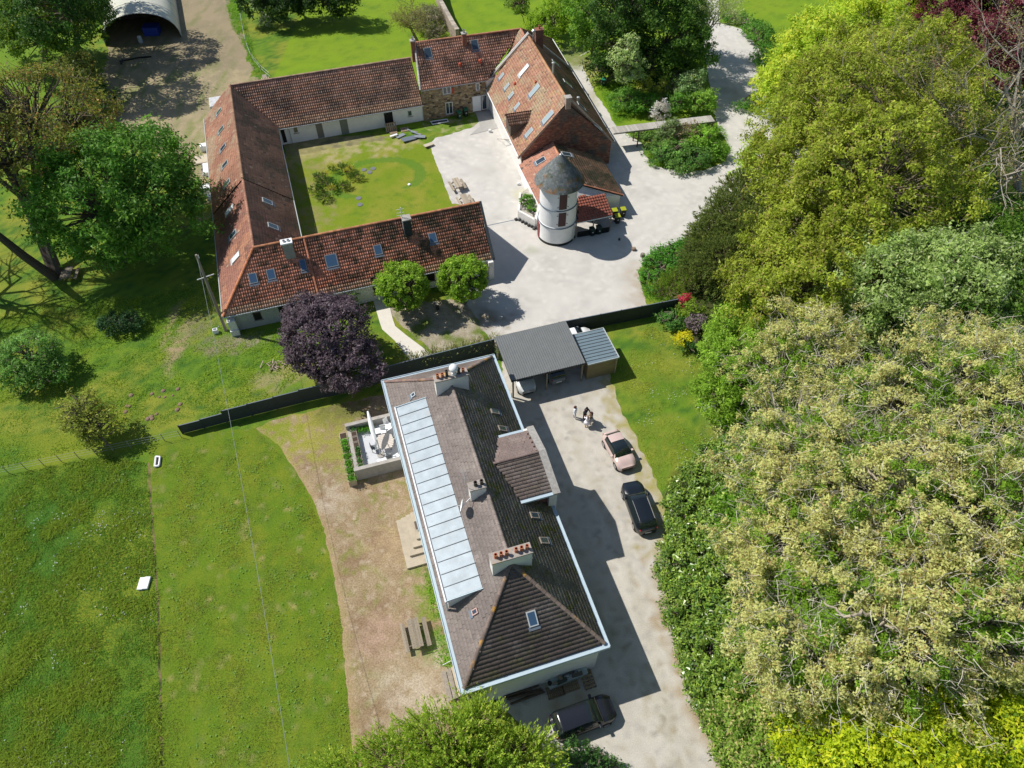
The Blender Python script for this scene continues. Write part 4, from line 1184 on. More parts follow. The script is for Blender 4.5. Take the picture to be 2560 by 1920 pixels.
# driveway
drive = [(1085, 760), (1270, 728), (1320, 815), (1335, 870), (1362, 925), (1402, 1005), (1432, 1075), (1437, 1150), (1442, 1280), (1482, 1450), (1522, 1560), (1572, 1659), (1600, 1720), (1200, 1720), (1165, 1600), (1060, 1500), (1100, 1300), (1080, 1000)]
dR = dl((1320, 815), (1335, 870), (1362, 925), (1402, 1005), (1432, 1075), (1437, 1150), (1442, 1280), (1482, 1450), (1522, 1560), (1572, 1659))
DT = dl((1230, 900), (1260, 1000), (1330, 1150), (1380, 1300), (1420, 1450), (1480, 1600), (1520, 1720))
mid_ = dl((1300, 1350), (1420, 1500), (1470, 1659))
def dcol(x, y, b):
    n1, n2, n3 = vnoise((x, y, 0), .3, 4), vnoise((x, y, 5), 1.5, 4), vnoise((x, y, 9), 5, 2)
    c = mixc((.49, .465, .41), (.42, .395, .345), .35 + n1 * .9)
    tk = min(abs(dist(x, y, DT) - .75), 2)
    c = mixc(c, (.53, .51, .46), .5 * max(0, 1 - tk / .4)); c = mixc(c, (.36, .33, .26), .35 * max(0, 1 - dist(x, y, DT) / .5))
    c = mixc(c, (.33, .28, .20), max(0, n2 * 1.0 - .12))
    c = mixc(c, (.30, .29, .27), max(0, vnoise((x * 4, y * 4, 2), 1, 3) * 1.2 - .1))
    d = dist(x, y, dR)
    c = mixc(c, (.33, .25, .15), max(0, 1 - d / 1.8 + n2 * .9) * .85)
    if y > 24: c = mixc(c, (.30, .29, .08), max(0, 1 - d / 1.5 + n2 * 1.2) * .6)
    k = dist(x, y, mid_)
    c = mixc(c, (.24, .21, .12), max(0, 1 - k / 1.0 + n2 * 1.2) * .35)
    c = mixc(c, (.50, .47, .42), max(0, n3))
    return c
sheet('driveway', drive, .008, .35, dcol, m_gravel, .12)
# ploughed field
field = [(232, -40), (490, -40), (500, 30), (530, 100), (547, 165), (565, 185), (540, 230), (470, 300), (450, 360), (440, 410), (400, 400), (340, 330), (250, 260), (215, 190), (235, 100)]
def fcol(x, y, b):
    r_ = (x * .95 + y * .30)
    n1, n2 = vnoise((x, y, 0), .25, 4), vnoise((x * 3.2, y * .5, 5), 1.0, 4)
    c = mixc((.345, .285, .175), (.26, .225, .14), .4 + n1 * 1.3)
    c = mixc(c, (.38, .31, .20), n2 * 1.3)
    g = vnoise((x * 2, y * .35, 11), .6, 4)
    c = mixc(c, (.20, .215, .085), max(0, g * 1.8 - .05))
    if y > 100: c = mixc(c, (.20, .165, .115), .4)
    return c
sheet('ploughed_field', field, .004, .45, fcol, m_soil, .35)
# bare strip between lawn and villa
strip = [(548, 928), (600, 905), (700, 880), (860, 845), (900, 950), (1010, 1400), (1060, 1550), (900, 1700), (775, 1720), (755, 1560), (745, 1450), (735, 1330), (720, 1240), (700, 1150), (675, 1080), (640, 1020), (600, 962)]
sL = dl((548, 928), (600, 962), (640, 1020), (675, 1080), (700, 1150), (720, 1240), (735, 1330), (745, 1450), (755, 1560), (775, 1720))
sb = [(D(*q), r_, c_, s_) for q, r_, c_, s_ in (((940, 1290), 1.8, (.15, .20, .03), .9), ((930, 1400), 1.6, (.13, .21, .03), 1), ((905, 1230), 1, (.15, .2, .04), .6), ((650, 930), 3, (.28, .27, .05), .9), ((740, 890), 2.5, (.14, .15, .04), .7), ((730, 960), 2.5, (.26, .25, .06), .7), ((760, 1010), 1.5, (.22, .24, .07), .5), ((730, 1080), 1.5, (.40, .33, .25), .6), ((850, 1180), 2.0, (.38, .28, .17), .5), ((900, 1480), 2.5, (.42, .35, .26), .8), ((830, 1380), 2, (.36, .25, .18), .5), ((600, 935), 2, (.2, .24, .03), .8))]
def scolr(x, y, b):
    n1, n2, n3 = vnoise((x, y, 0), .35, 4), vnoise((x, y, 5), 1.7, 4), vnoise((x, y, 9), 5, 2)
    c = mixc((.295, .225, .135), (.225, .155, .092), .4 + n1 * 1.5)
    c = mixc(c, (.19, .19, .055), max(0, n2 * 2.0 - .15))
    c = mixc(c, (.43, .35, .26), max(0, n3 * 1.3 - .1))
    d = dist(x, y, sL)
    c = mixc(c, (.36, .27, .14), max(0, 1 - d / .8) * .7)
    for q, r_, c_, s_ in sb:
        dd = (x - q.x) ** 2 + (y - q.y) ** 2
        if dd < 5 * r_ * r_: c = mixc(c, c_, s_ * max(0, 1.1 - dd / (r_ * r_) * .8 + n2 * 1.3 + n1 * .5))
    return c
sheet('bare_strip', strip, .004, .28, scolr, m_soil, .10)
# mown lawn
lawn = [(320, 1000), (325, 968), (400, 945), (470, 932), (552, 925), (600, 960), (640, 1018), (675, 1078), (700, 1148), (720, 1240), (735, 1330), (745, 1450), (755, 1560), (775, 1720), (350, 1720), (346, 1500), (340, 1300), (330, 1150), (322, 1070)]
def lcol(x, y, b):
    n1, n2 = vnoise((x, y, 20), .3, 4), vnoise((x, y, 25), 1.5, 4)
    s_ = vnoise((x * 1.8, y * .12, 3), 1, 2)
    c = mixc((.105, .178, .012), (.155, .195, .017), .3 + n1 * .6 + (.30 if math.sin(((x - y * -.30) * 2 * math.pi) / 2.6) > 0 else -.05) * .7 + s_ * .5 + vnoise((x, y, 28), 4.5, 2) * .8)
    c = mixc(c, (.065, .135, .018), max(0, n2 * .9))
    return mixc(c, (.30, .27, .09), max(0, n2 * 2 - .95))
sheet('mown_lawn', lawn, .008, .35, lcol, m_grass, .05)
# worn earth edge of the mown strip, meadow's step shadow painted in dark
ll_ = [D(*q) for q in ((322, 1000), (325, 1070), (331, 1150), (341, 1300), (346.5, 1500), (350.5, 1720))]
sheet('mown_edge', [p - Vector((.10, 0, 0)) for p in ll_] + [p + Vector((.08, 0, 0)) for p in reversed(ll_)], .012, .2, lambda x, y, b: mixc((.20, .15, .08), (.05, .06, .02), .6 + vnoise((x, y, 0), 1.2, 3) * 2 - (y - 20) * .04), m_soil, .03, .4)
# courtyard lawn
cy = [(612, 300), (800, 292), (905, 300), (928, 315), (976, 440), (1000, 470), (640, 540)]
def ccol(x, y, b):
    p = Vector((x, y, 0)) - FO
    u, v = p.dot(FU), p.dot(FV)
    n1, n2 = vnoise((x, y, 40), .3, 4), vnoise((x, y, 45), 1.3, 4)
    c = mixc((.155, .22, .015), (.22, .235, .03), .3 + n1 * 1.4)
    c = mixc(c, (.10, .175, .018), max(0, n2 * 1.0 - .1))
    c = mixc(c, (.36, .31, .16), max(0, min(1, (v - 26.3) / 2.5 + n2 * 1.3 + n1)) * .85)
    if v > 29: c = mixc(c, (.16, .15, .08), .6 + n2)
    r_ = math.hypot(u - 18.5, (v - 21.0) * 1.4)
    if 4.6 < r_ < 6.0 and v > 18: c = mixc(c, (.085, .185, .02), .75)
    if u < 13: c = mixc(c, (.24, .22, .08), max(0, .3 + n2))
    return c
sheet('courtyard_lawn', cy, .008, .3, ccol, m_grass, .05)
# soil under the ball trees
bs_ = [(820, 640), (900, 650), (1000, 650), (1040, 700), (1045, 735), (935, 765), (880, 712), (845, 680)]
def bcol(x, y, b):
    n1, n2 = vnoise((x, y, 60), .5, 4), vnoise((x, y, 65), 2, 4)
    c = mixc((.29, .25, .18), (.38, .34, .27), .4 + n2 * 1.5)
    return mixc(c, (.13, .17, .04), max(0, n1 * 2.0 - .1))
sheet('bare_earth', bs_, .012, .3, bcol, m_soil, .2)
# patch of lawn by the stone house and the entrance slab
sl2 = [(912, 262), (1040, 243), (1038, 262), (1020, 275), (975, 290), (935, 285), (915, 278)]
sheet('house_lawn', sl2, .012, .3, lambda x, y, b: mixc((.12, .20, .02), (.30, .29, .14), max(0, vnoise((x, y, 70), 1.1, 4) * 2)), m_grass, .08)
ps = MB()
def spx(*pts): return [P(480 + a / 2.765, 400 + b / 2.765) for a, b in pts]
for q in (spx((1250, 960), (1355, 960), (1385, 1090), (1300, 1130)), spx((1300, 1130), (1385, 1090), (1405, 1150), (1315, 1172)), spx((1315, 1172), (1405, 1150), (1480, 1212), (1402, 1250)), spx((1402, 1250), (1480, 1212), (1665, 1350), (1510, 1390))):
    m_ = MB(); m_.prism(q, 0, .05); m_.build('concrete_path', m_pathc, kind='structure')
m_ = MB(); m_.prism([P(*q) for q in ((1190, 283), (1222, 270), (1248, 320), (1175, 338), (1200, 316))], 0, .035); m_.build('entrance_slab', mat('entrance_slab', (.36, .35, .33), .9, var=.1, vs=2), kind='structure')
# narrow linear drain across the yard
m_ = MB(); a_, b_ = P(1214, 565), P(1295, 548); t_ = (b_ - a_).normalized().cross(dz) * .05
m_.prism([a_ - t_, b_ - t_, b_ + t_, a_ + t_], .0, .014); m_.build('drain_channel', m_flash, kind='structure')
# worn track lines in the meadow
# ------------------------------------------------------------------ fences
fn = thing('panel_fence', HL(0, 16.8), 'long anthracite panel fence stepping across the garden behind the villa', 'fence')
def fpanel(a, b, z0, z1, parent):
    u = (b - a); u.z = 0; L = u.length; u.normalize(); n = Vector((-u.y, u.x, 0)) * .025
    m_ = MB(); a1, b1 = a + u * .04, b - u * .04
    m_.hexa([V3(p, z0) for p in (a1 - n, b1 - n, b1 + n, a1 + n)], [V3(p, z1) for p in (a1 - n, b1 - n, b1 + n, a1 + n)])
    m_.build('panel', m_fence, parent)
    m_ = MB(); n2 = n * 1.5; m_.hexa([V3(p, z1 + .002) for p in (a1 - n2, b1 - n2, b1 + n2, a1 + n2)], [V3(p, z1 + .035) for p in (a1 - n2, b1 - n2, b1 + n2, a1 + n2)]); m_.build('top_rail', m_flash, parent)
    m_ = MB(); m_.box((a.x, a.y, (z1 + .06) / 2), (.09, .09, z1 + .06), HY); m_.build('post', m_fence, parent)
fl_ = [(D(395, 937), 1.05), (D(442, 925), 1.15), (D(490, 912), 1.5), (D(545, 898), 1.55), (D(600, 884), 1.6), (D(655, 870), 1.7), (D(712, 857), 1.75), (D(770, 842), 1.8), (D(825, 826), 1.8), (D(880, 811), 1.8), (D(935, 796), 1.8), (D(990, 782), 1.8), (D(1070, 762), 1.85)]
for (a, h0), (b, h1) in zip(fl_[:-1], fl_[1:]): fpanel(a, b, .05, h0 + .1, fn)
fe = thing('panel_fence', P(1500, 830), 'anthracite panel fence between the gravel yard and the small lawn right of the carport', 'fence')
e0, e1 = P(1395, 838), P(1697, 778)
for k in range(6): fpanel(e0.lerp(e1, k / 6), e0.lerp(e1, (k + 1) / 6), .03, 1.75, fe)
wf = thing('wire_fence', D(200, 985), 'low wire fence on thin posts along the edge of the long meadow grass', 'fence')
w0, w1 = D(-20, 1030), D(392, 945)
for k in range(12):
    p = w0.lerp(w1, k / 11); m_ = MB(); m_.tube([p, p + dz * 1.0], .03, 5); m_.build('post', m_gwood, wf)
for z_ in (.35, .65, .95):
    m_ = MB(); m_.tube([w0 + dz * z_, w1 + dz * z_], .008, 3); m_.build('wire', m_metal, wf)
wf2 = thing('garden_fence', D(520, 120), 'low overgrown wire fence between the ploughed field and the upper lawn', 'fence')
fp = [D(518, 20), D(525, 60), D(533, 100), D(545, 130), D(565, 155), D(585, 172)]
for a, b in zip(fp[:-1], fp[1:]):
    m_ = MB(); m_.tube([a, a + dz * 1.1], .05, 5); m_.build('post', m_gwood, wf2)
    for z_ in (.5, 1.0):
        m_ = MB(); m_.tube([a + dz * z_, b + dz * z_], .012, 3); m_.build('wire', m_metal, wf2)

# ------------------------------------------------------------------ carport and shed
cp = thing('carport', HL(9.4, 14), 'open carport with a grey corrugated roof sheltering two cars', 'carport')
u0, u1, v0, v1, z0, z1 = 5.95, 12.85, 11.45, 16.62, 2.6, 2.9
nr = 33
V_, F_ = [], []
prof = [(0, 0), (.42, 0), (.52, .045), (.88, .045), (.98, 0)]
cols_ = []
for k in range(nr):
    for a, h_ in prof: cols_.append((u0 + (u1 - u0) * (k + a) / nr, h_))
cols_.append((u1, 0))
for a, h_ in cols_:
    V_ += [HL(a, v0, z0 + h_), HL(a, v1, z1 + h_)]
for k in range(len(cols_) - 1): F_.append((2 * k, 2 * k + 2, 2 * k + 3, 2 * k + 1))
m_ = MB(); m_.add(V_, F_); m_.build('corrugated_roof', mat('steel_sheet', (.175, .185, .185), .5, var=.08, vs=1.5, metal=.2, spec=.4), cp)
for q in ((u0, v0 - .02, u1, v0 + .04, z0), (u0, v1 - .04, u1, v1 + .02, z1)):
    m_ = MB(); m_.prism([HL(q[0], q[1]), HL(q[2], q[1]), HL(q[2], q[3]), HL(q[0], q[3])], q[4] - .2, q[4] - .012); m_.build('beam', m_fence, cp)
for s_ in (u0, u1 - .07):
    m_ = MB(); m_.hexa([HL(s_, v0, z0 - .2), HL(s_ + .07, v0, z0 - .2), HL(s_ + .07, v1, z1 - .2), HL(s_, v1, z1 - .2)], [HL(s_, v0, z0 - .02), HL(s_ + .07, v0, z0 - .02), HL(s_ + .07, v1, z1 - .02), HL(s_, v1, z1 - .02)]); m_.build('side_trim', m_fence, cp)
for a, b in ((6.15, 11.6), (9.3, 11.6), (12.65, 11.6), (6.15, 16.4), (9.4, 16.4), (12.65, 16.4)):
    m_ = MB(); m_.box(HL(a, b, 1.25), (.13, .13, 2.5), HY); m_.build('post', m_gwood, cp)
for k in range(11):
    m_ = MB(); m_.box(HL(5.72 + .02 * k, 10.5 + k * .08, .55), (.03, .05, 1.1), HY); m_.build('slat', m_dwood, cp)
sd = thing('garden_shed', HL(14.6, 13.4), 'tan timber shed with a blue-grey ribbed metal roof joined to the carport', 'shed')
u0, u1, v0, v1, z0 = 13.1, 16.1, 11.5, 15.3, 2.22
m_shed = mat('tan_board', (.27, .215, .12), .85, var=.12, vs=2)
for k in range(7):
    m_ = MB(); m_.prism([HL(u0 + .1, v0 + .1 + .003 * k), HL(u1 - .1, v0 + .1 + .003 * k), HL(u1 - .1, v1 - .1), HL(u0 + .1, v1 - .1)], k * .305, k * .305 + .30); m_.build('board', m_shed, sd)
m_ = MB(); m_.prism([HL(u1 - .16, v0 + .04), HL(u1 - .06, v0 + .04), HL(u1 - .06, v0 + .12), HL(u1 - .16, v0 + .12)], 0, 2.14); m_.build('corner_post', m_lwood, sd)
m_shr = mat('shed_sheet', (.17, .235, .27), .45, var=.06, vs=2, metal=.2, spec=.5)
for k in range(10):
    a, b = v0 + (v1 - v0) * k / 10, v0 + (v1 - v0) * (k + 1) / 10
    m_ = MB(); m_.hexa([HL(u0, a + .02, z0 - .06), HL(u1, a + .02, z0 - .06), HL(u1, b - .02, z0 - .06), HL(u0, b - .02, z0 - .06)], [HL(u0, a + .02, z0), HL(u1, a + .02, z0 - .04), HL(u1, b - .02, z0 - .04), HL(u0, b - .02, z0)]); m_.build('roof_panel', m_shr, sd)
    if k:
        m_ = MB(); m_.hexa([HL(u0, a - .018, z0 - .08), HL(u1, a - .018, z0 - .1), HL(u1, a + .018, z0 - .1), HL(u0, a + .018, z0 - .08)], [HL(u0, a - .018, z0 + .05), HL(u1, a - .018, z0 + .01), HL(u1, a + .018, z0 + .01), HL(u0, a + .018, z0 + .05)]); m_.build('rib', m_zincd, sd)
for q in ((u1, v0 - .02, u1 + .07, v1), (u0, v0 - .05, u1, v0 - .002), (u0, v1 + .003, u1 + .05, v1 + .06)):
    m_ = MB(); m_.prism([HL(q[0], q[1]), HL(q[2], q[1]), HL(q[2], q[3]), HL(q[0], q[3])], z0 - .12, z0 + .03); m_.build('roof_edge', m_framel, sd)

# ------------------------------------------------------------------ cars
def car(name, loc, rz, L, W_, H, paint, label, style='hatch', roofglass=False, rails=False, rimc=(.35, .35, .36), lampf=True):
    t = thing(name, loc, label, 'car', 'parked cars', rz)
    m_p = mat('paint_' + name + '_' + '%.2f%.2f' % paint[:2], paint, .22, var=.03, vs=2, spec=.6)
    m_g = mat('car_glass', (.012, .018, .02), .05, spec=.9)
    N, K = 34, 9
    # length profiles: x from -L/2 (rear) to L/2 (front)
    if style == 'estate':
        hood, ws0, ws1, rr0, rr1 = .70, .235, .06, -.36, -.475
        belt_f, belt_r, hz = .62, .68, .66
    elif style == 'mpv':
        hood, ws0, ws1, rr0, rr1 = .70, .27, .05, -.38, -.465
        belt_f, belt_r, hz = .60, .64, .62
    else:
        hood, ws0, ws1, rr0, rr1 = .70, .235, .02, -.30, -.455
        belt_f, belt_r, hz = .60, .66, .62
    def sm(a, b, x):
        t_ = max(0, min(1, (x - a) / (b - a))); return t_ * t_ * (3 - 2 * t_)
    def belt(x):                      # shoulder height
        b = (hz + .02 * sm(.2, -.4, x)) * H
        b *= 1 - .20 * sm(.30, .495, x) - .03 * sm(-.44, -.5, x)
        return b
    def roof(x):                      # centre-line height
        if x > ws0: return belt(x) + .035 * H * (1 - sm(.40, .5, x))
        if x > ws1: return belt(x) + .035 * H + (H - belt(x) - .035 * H) * math.sin(math.pi / 2 * (ws0 - x) / (ws0 - ws1)) ** .9
        if x > rr0: return H * (1 - .02 * sm(ws1, rr0, x))
        if x > rr1: return belt(x) + .03 + (.98 * H - belt(x) - .03) * (1 - ((rr0 - x) / (rr0 - rr1)) ** 1.6)
        return belt(x) + .01
    def half(x):
        w = W_ / 2 * (1 - .30 * max(0, (abs(x) - .36) / .14) ** 2.2)
        return w
    xs = [-.5 + .5 * (1 - math.cos(math.pi * i / (N - 1))) for i in range(N)]
    xs = sorted(set(xs + [ws0, ws1, rr0, rr1]))
    N = len(xs)
    rows = []
    for x in xs:
        hw_, b, r_ = half(x), belt(x), roof(x)
        gh = max(0, (r_ - b) / (H - b))            # greenhouse amount
        sill = .20 + .08 * max(0, (abs(x) - .42) / .08)
        pts = [(hw_ * .90, sill), (hw_ * .985, .34), (hw_, b * .72), (hw_ * .975, b * .93), (hw_ * .93, b), (hw_ * (.93 - .13 * gh), b + (r_ - b) * .55), (hw_ * (.93 - .25 * gh) , b + (r_ - b) * .90), (hw_ * .45, b + (r_ - b) * .985), (0, r_)]
        rows.append([(x * L, y, z) for y, z in pts])
    bodyf, ws_, rw_, sg, rgf = [], [], [], [[], []], []
    vs = []
    for r_ in rows:
        vs += [(p[0], p[1], p[2]) for p in r_] + [(p[0], -p[1], p[2]) for p in r_]
    S = 2 * K
    for i in range(N - 1):
        xm = (xs[i] + xs[i + 1]) / 2
        for s in (0, 1):
            for k in range(K - 1):
                a = i * S + s * K + k
                f = (a, a + S, a + S + 1, a + 1) if s == 0 else (a, a + 1, a + S + 1, a + S)
                if ws1 < xm < ws0 and k >= 6: ws_.append(f)
                elif rr1 < xm < rr0 - .02 and k >= 6: rw_.append(f)
                elif rr0 - .015 < xm < ws0 - .05 and k in (4, 5) and not (-.135 < xm < -.10): sg[s].append(f)
                elif roofglass and -.14 < xm < ws1 and k >= 6: rgf.append(f)
                else: bodyf.append(f)
    for i in (0, N - 1):
        a = i * S
        for k in range(K - 1): bodyf.append((a + k, a + k + 1, a + K + k + 1, a + K + k))
    def sub(faces, name_, m_, parent, off=0):
        mb_ = MB(); idx = sorted({i for f in faces for i in f}); mp = {j: n for n, j in enumerate(idx)}
        mb_.add([vs[i] for i in idx], [tuple(mp[i] for i in f) for f in faces]); return mb_.build(name_, m_, parent, smooth=True, world=False)
    sub(bodyf, 'body', m_p, t)
    sub(ws_, 'windscreen', m_g, t)
    sub(rw_, 'rear_window', m_g, t)
    for s in sg: sub(s, 'side_window', m_g, t)
    if rgf: sub(rgf, 'glass_roof', m_g, t)
    m_ty = mat('tyre', (.02, .02, .02), .85); m_rim = mat('rim', rimc, .35, metal=.6)
    for sx in (-.315, .315):
        for sy in (-1, 1):
            c = Vector((sx * L, sy * (W_ / 2 - .10), .31))
            m2 = MB(); m2.tube([c - Vector((0, .11, 0)), c + Vector((0, .11, 0))], .31, 18); wh = m2.build('wheel', m_ty, t, world=False)
            m2 = MB(); m2.tube([c + Vector((0, sy * .10, 0)), c + Vector((0, sy * .122, 0))], .21, 14); m2.build('rim', m_rim, wh, world=False)
            m2 = MB(); m2.tube([c + Vector((0, sy * .085, 0)), c + Vector((0, sy * .095, 0))], .375, 18); m2.build('wheel_arch', m_black, t, world=False)
    for sy in (-1, 1):
        m2 = MB(); m2.box((ws0 * L - .32, sy * (W_ / 2 + .06), belt(.1) + .06), (.20, .22, .13)); m2.build('door_mirror', m_p, t, world=False, bevel=.03)
        m2 = MB(); m2.box((.452 * L, sy * W_ * .33, belt(.45) * .90), (.20, .26, .12), sy * -.5); m2.build('headlight', mat('lamp_glass', (.55, .57, .58), .1, spec=.8), t, world=False, bevel=.03)
        m2 = MB(); m2.box((-.474 * L, sy * W_ * .34, belt(-.45) * .90), (.12, .24, .15), sy * .45); m2.build('tail_light', mat('red_lens', (.35, .01, .012), .2, spec=.7), t, world=False, bevel=.02)
    m2 = MB(); m2.box((-.502 * L, 0, .52), (.02, .50, .11)); m2.build('number_plate', m_whitepaint, t, world=False)
    m2 = MB(); m2.box((.497 * L, 0, .34), (.05, W_ * .55, .16)); m2.build('grille', m_black, t, world=False, bevel=.02)
    if rails:
        for sy in (-1, 1):
            m2 = MB(); m2.tube([(ws1 * L - .1, sy * W_ * .335, H + .0), (-.1 * L, sy * W_ * .335, H + .045), (rr0 * L, sy * W_ * .335, H)], .022, 6); m2.build('roof_rail', m_metal, t, world=False)
    m2 = MB(); m2.box((0, 0, .22), (L * .86, W_ * .8, .12)); m2.build('underbody', m_black, t, world=False)
    return t
def heading(a, b): d = b - a; return math.atan2(d.y, d.x)
# pink cabriolet: rear to front runs down the drive
a_, b_ = P(1507, 1112), P(1540, 1174)
h_ = heading(a_, b_); n_ = Vector((-math.sin(h_), math.cos(h_), 0)) * .80
car('pink_car', V3((a_ + b_) / 2 + n_, 0), h_, 3.65, 1.72, 1.50, (.55, .42, .39), 'small pale pink hatchback with a dark glass roof parked on the drive edge', 'hatch', True)
a_, b_ = P(1584, 1321), P(1556, 1243)
h_ = heading(a_, b_); n_ = Vector((-math.sin(h_), math.cos(h_), 0)) * -.84
car('black_car', V3((a_ + b_) / 2 + n_, 0), h_, 4.5, 1.80, 1.48, (.008, .012, .017), 'black estate car with roof rails parked beside the laurel hedge', 'estate', False, True)
h_ = heading(P(1401.8, 1831.6, 1.5), P(1477, 1803.4, 1.5))
car('dark_car', V3(P(1458, 1790, .9), 0), h_, 4.25, 1.80, 1.62, (.012, .014, .020), 'dark grey people carrier partly under the tree behind the villa', 'mpv')
ch = HY - math.pi / 2
car('white_car', HL(7.55, 13.35), ch, 3.9, 1.7, 1.5, (.62, .64, .65), 'white hatchback parked nose out under the left of the carport', 'hatch')
car('silver_car', HL(10.55, 13.75), ch + math.pi, 4.1, 1.72, 1.45, (.20, .22, .23), 'silver grey car showing its red tail lights under the carport', 'hatch')
car('white_van', HL(13.7, 16.35), HY, 3.6, 1.6, 1.5, (.72, .73, .74), 'white car parked behind the metal-roofed shed by the fence', 'mpv')
car('blue_car', P(1938, 300, 0), R(130), 4.0, 1.7, 1.5, (.25, .32, .38), 'pale blue-grey car at the road edge half hidden by the bright maple', 'hatch')

# ------------------------------------------------------------------ people
def person(loc, rz, label, h=1.65, skin=(.55, .33, .24), hair=(.06, .035, .025), top=(.7, .7, .75), legs=(.7, .7, .72), shoe=(.5, .5, .5), pose='stand', dress=False, longhair=True, bend=0.0):
    t = thing('person', loc, label, 'person', 'people standing on the drive', rz)
    s = h / 1.72
    def skinmesh(name, verts, edges, m, parent, lvl=1):
        me = bpy.data.meshes.new(name)
        me.from_pydata([tuple(Vector(v[:3]) * s) for v in verts], edges, [])
        me.materials.append(m)
        o = bpy.data.objects.new(name, me); COL.objects.link(o); o.parent = parent
        o.modifiers.new('skin', 'SKIN')
        if not me.skin_vertices:
            pass
        bm_layer = me.skin_vertices[0].data if me.skin_vertices else None
        return o
    # built as ring sweeps so that every radius is explicit
    def limb(mb_, pts, rads, n=8): mb_.tube([Vector(p) * s for p in pts], [r * s for r in rads], n)
    b = bend
    hipz, shz = .90, 1.42
    hx = b * .55                                # forward lean of the upper body
    ms = mat('skin_%.2f' % skin[0], skin, .6)
    body = MB()
    fx = .13 if pose == 'walk' else .03
    for sy, f in ((-1, fx), (1, -fx)):
        limb(body, [(0, sy * .09, .92), (f * .6, sy * .10, .48), (f, sy * .10, .08), (f + .10, sy * .11, .03)], [.092, .06, .042, .035])
    limb(body, [(0, 0, .86), (hx * .2, 0, 1.0), (hx * .55, 0, 1.2), (hx * .9, 0, 1.38), (hx, 0, 1.47), (hx * 1.05, 0, 1.52), (hx * 1.15 + .01, 0, 1.56), (hx * 1.2 + .02, 0, 1.64), (hx * 1.2 + .01, 0, 1.715)], [.15, .135, .14, .13, .06, .05, .075, .095, .05], 10)
    for sy in (-1, 1):
        if pose == 'reach': pts = [(hx, sy * .17, 1.40), (hx + .16, sy * .24, 1.2), (hx + .38, sy * .16, 1.14), (hx + .46, sy * .13, 1.13)]
        else: pts = [(hx, sy * .17, 1.40), (hx * .8 - .02, sy * .24, 1.13), (hx * .6 + .07, sy * .25, .90), (hx * .6 + .09, sy * .25, .82)]
        limb(body, pts, [.052, .042, .032, .03])
        e = Vector(pts[-1])
        for k in range(4): limb(body, [e, e + Vector((.03 * (1 if pose == 'reach' else .3), sy * (k - 1.5) * .016, -.05)), e + Vector((.05 * (1 if pose == 'reach' else .2), sy * (k - 1.5) * .018, -.09))], [.010, .009, .006], 4)
        limb(body, [e, e + Vector((.03, -sy * .03, -.03))], [.011, .008], 4)
    body.build('body', ms, t, smooth=True, world=False)
    g = MB()
    limb(g, [(0, 0, .88), (hx * .3, 0, 1.02), (hx * .6, 0, 1.2), (hx * .9, 0, 1.38), (hx, 0, 1.46)], [.165, .15, .165, .17, .09], 12)
    for sy in (-1, 1):
        if pose == 'reach': pts = [(hx, sy * .15, 1.41), (hx + .16, sy * .24, 1.2), (hx + .33, sy * .18, 1.15)]
        else: pts = [(hx, sy * .15, 1.41), (hx * .8 - .02, sy * .24, 1.13), (hx * .6 + .06, sy * .25, .94)]
        limb(g, pts, [.068, .055, .046])
    g.build('top', mat('cloth_%.2f_%.2f' % top[:2], top, .85), t, smooth=True, world=False)
    g = MB()
    if dress:
        limb(g, [(hx * .1, 0, 1.0), (0, 0, .85), (0, 0, .60)], [.16, .23, .31], 14)
    else:
        for sy, f in ((-1, fx), (1, -fx)):
            limb(g, [(0, sy * .085, .95), (f * .6, sy * .10, .48), (f, sy * .10, .10)], [.11, .078, .065])
    g.build('skirt' if dress else 'trousers', mat('cloth_%.2f_%.2f' % legs[:2], legs, .85), t, smooth=True, world=False)
    g = MB()
    c = Vector((hx * 1.2, 0, 1.655))
    pr = [(.012, .09), (.075, .075), (.106, .03), (.108, -.03), (.09, -.09)]
    g.lathe(c * s, [(r_ * s, z_ * s) for r_, z_ in reversed(pr)], 12)
    if longhair: limb(g, [(c.x - .05, 0, 1.66), (c.x - .09, 0, 1.52), (c.x - .10, 0, 1.34), (c.x - .08, 0, 1.22)], [.09, .10, .085, .04], 8)
    g.build('hair', mat('hair_%.2f' % hair[0], hair, .6), t, smooth=True, world=False)
    g = MB()
    for sy in (-1, 1): g.box((c.x * s + .092 * s, sy * .033 * s, 1.645 * s), (.012, .022, .012))
    g.build('eyes', m_black, t, world=False)
    g = MB()
    for sy, f in ((-1, fx), (1, -fx)): limb(g, [(f - .05, sy * .10, .05), (f + .06, sy * .105, .045), (f + .15, sy * .11, .035)], [.05, .048, .035])
    g.build('shoes', mat('shoe_%.2f_%.2f' % shoe[:2], shoe, .6), t, smooth=True, world=False)
    return t
person(P(1436, 1045), R(-20), 'woman in white blouse and grey-white trousers standing apart at the left of the group', 1.68, hair=(.07, .02, .02), top=(.72, .74, .82), legs=(.68, .70, .76), shoe=(.75, .7, .65), pose='walk')
person(P(1461, 1046), R(-60), 'person in black jacket and dark trousers leaning over the group', 1.75, hair=(.012, .012, .018), top=(.015, .016, .028), legs=(.012, .010, .012), shoe=(.03, .03, .03), pose='reach', longhair=False, bend=.25)
person(P(1466, 1067), R(95), 'person in a white dress and tan boots facing the others', 1.62, hair=(.35, .22, .13), top=(.78, .74, .80), legs=(.76, .74, .82), shoe=(.50, .30, .10), dress=True, pose='reach')
person(P(1475, 1059), R(170), 'person with long brown hair and grey skirt at the right of the group', 1.66, hair=(.07, .045, .02), top=(.10, .07, .04), legs=(.35, .37, .40), shoe=(.4, .3, .3), dress=True)

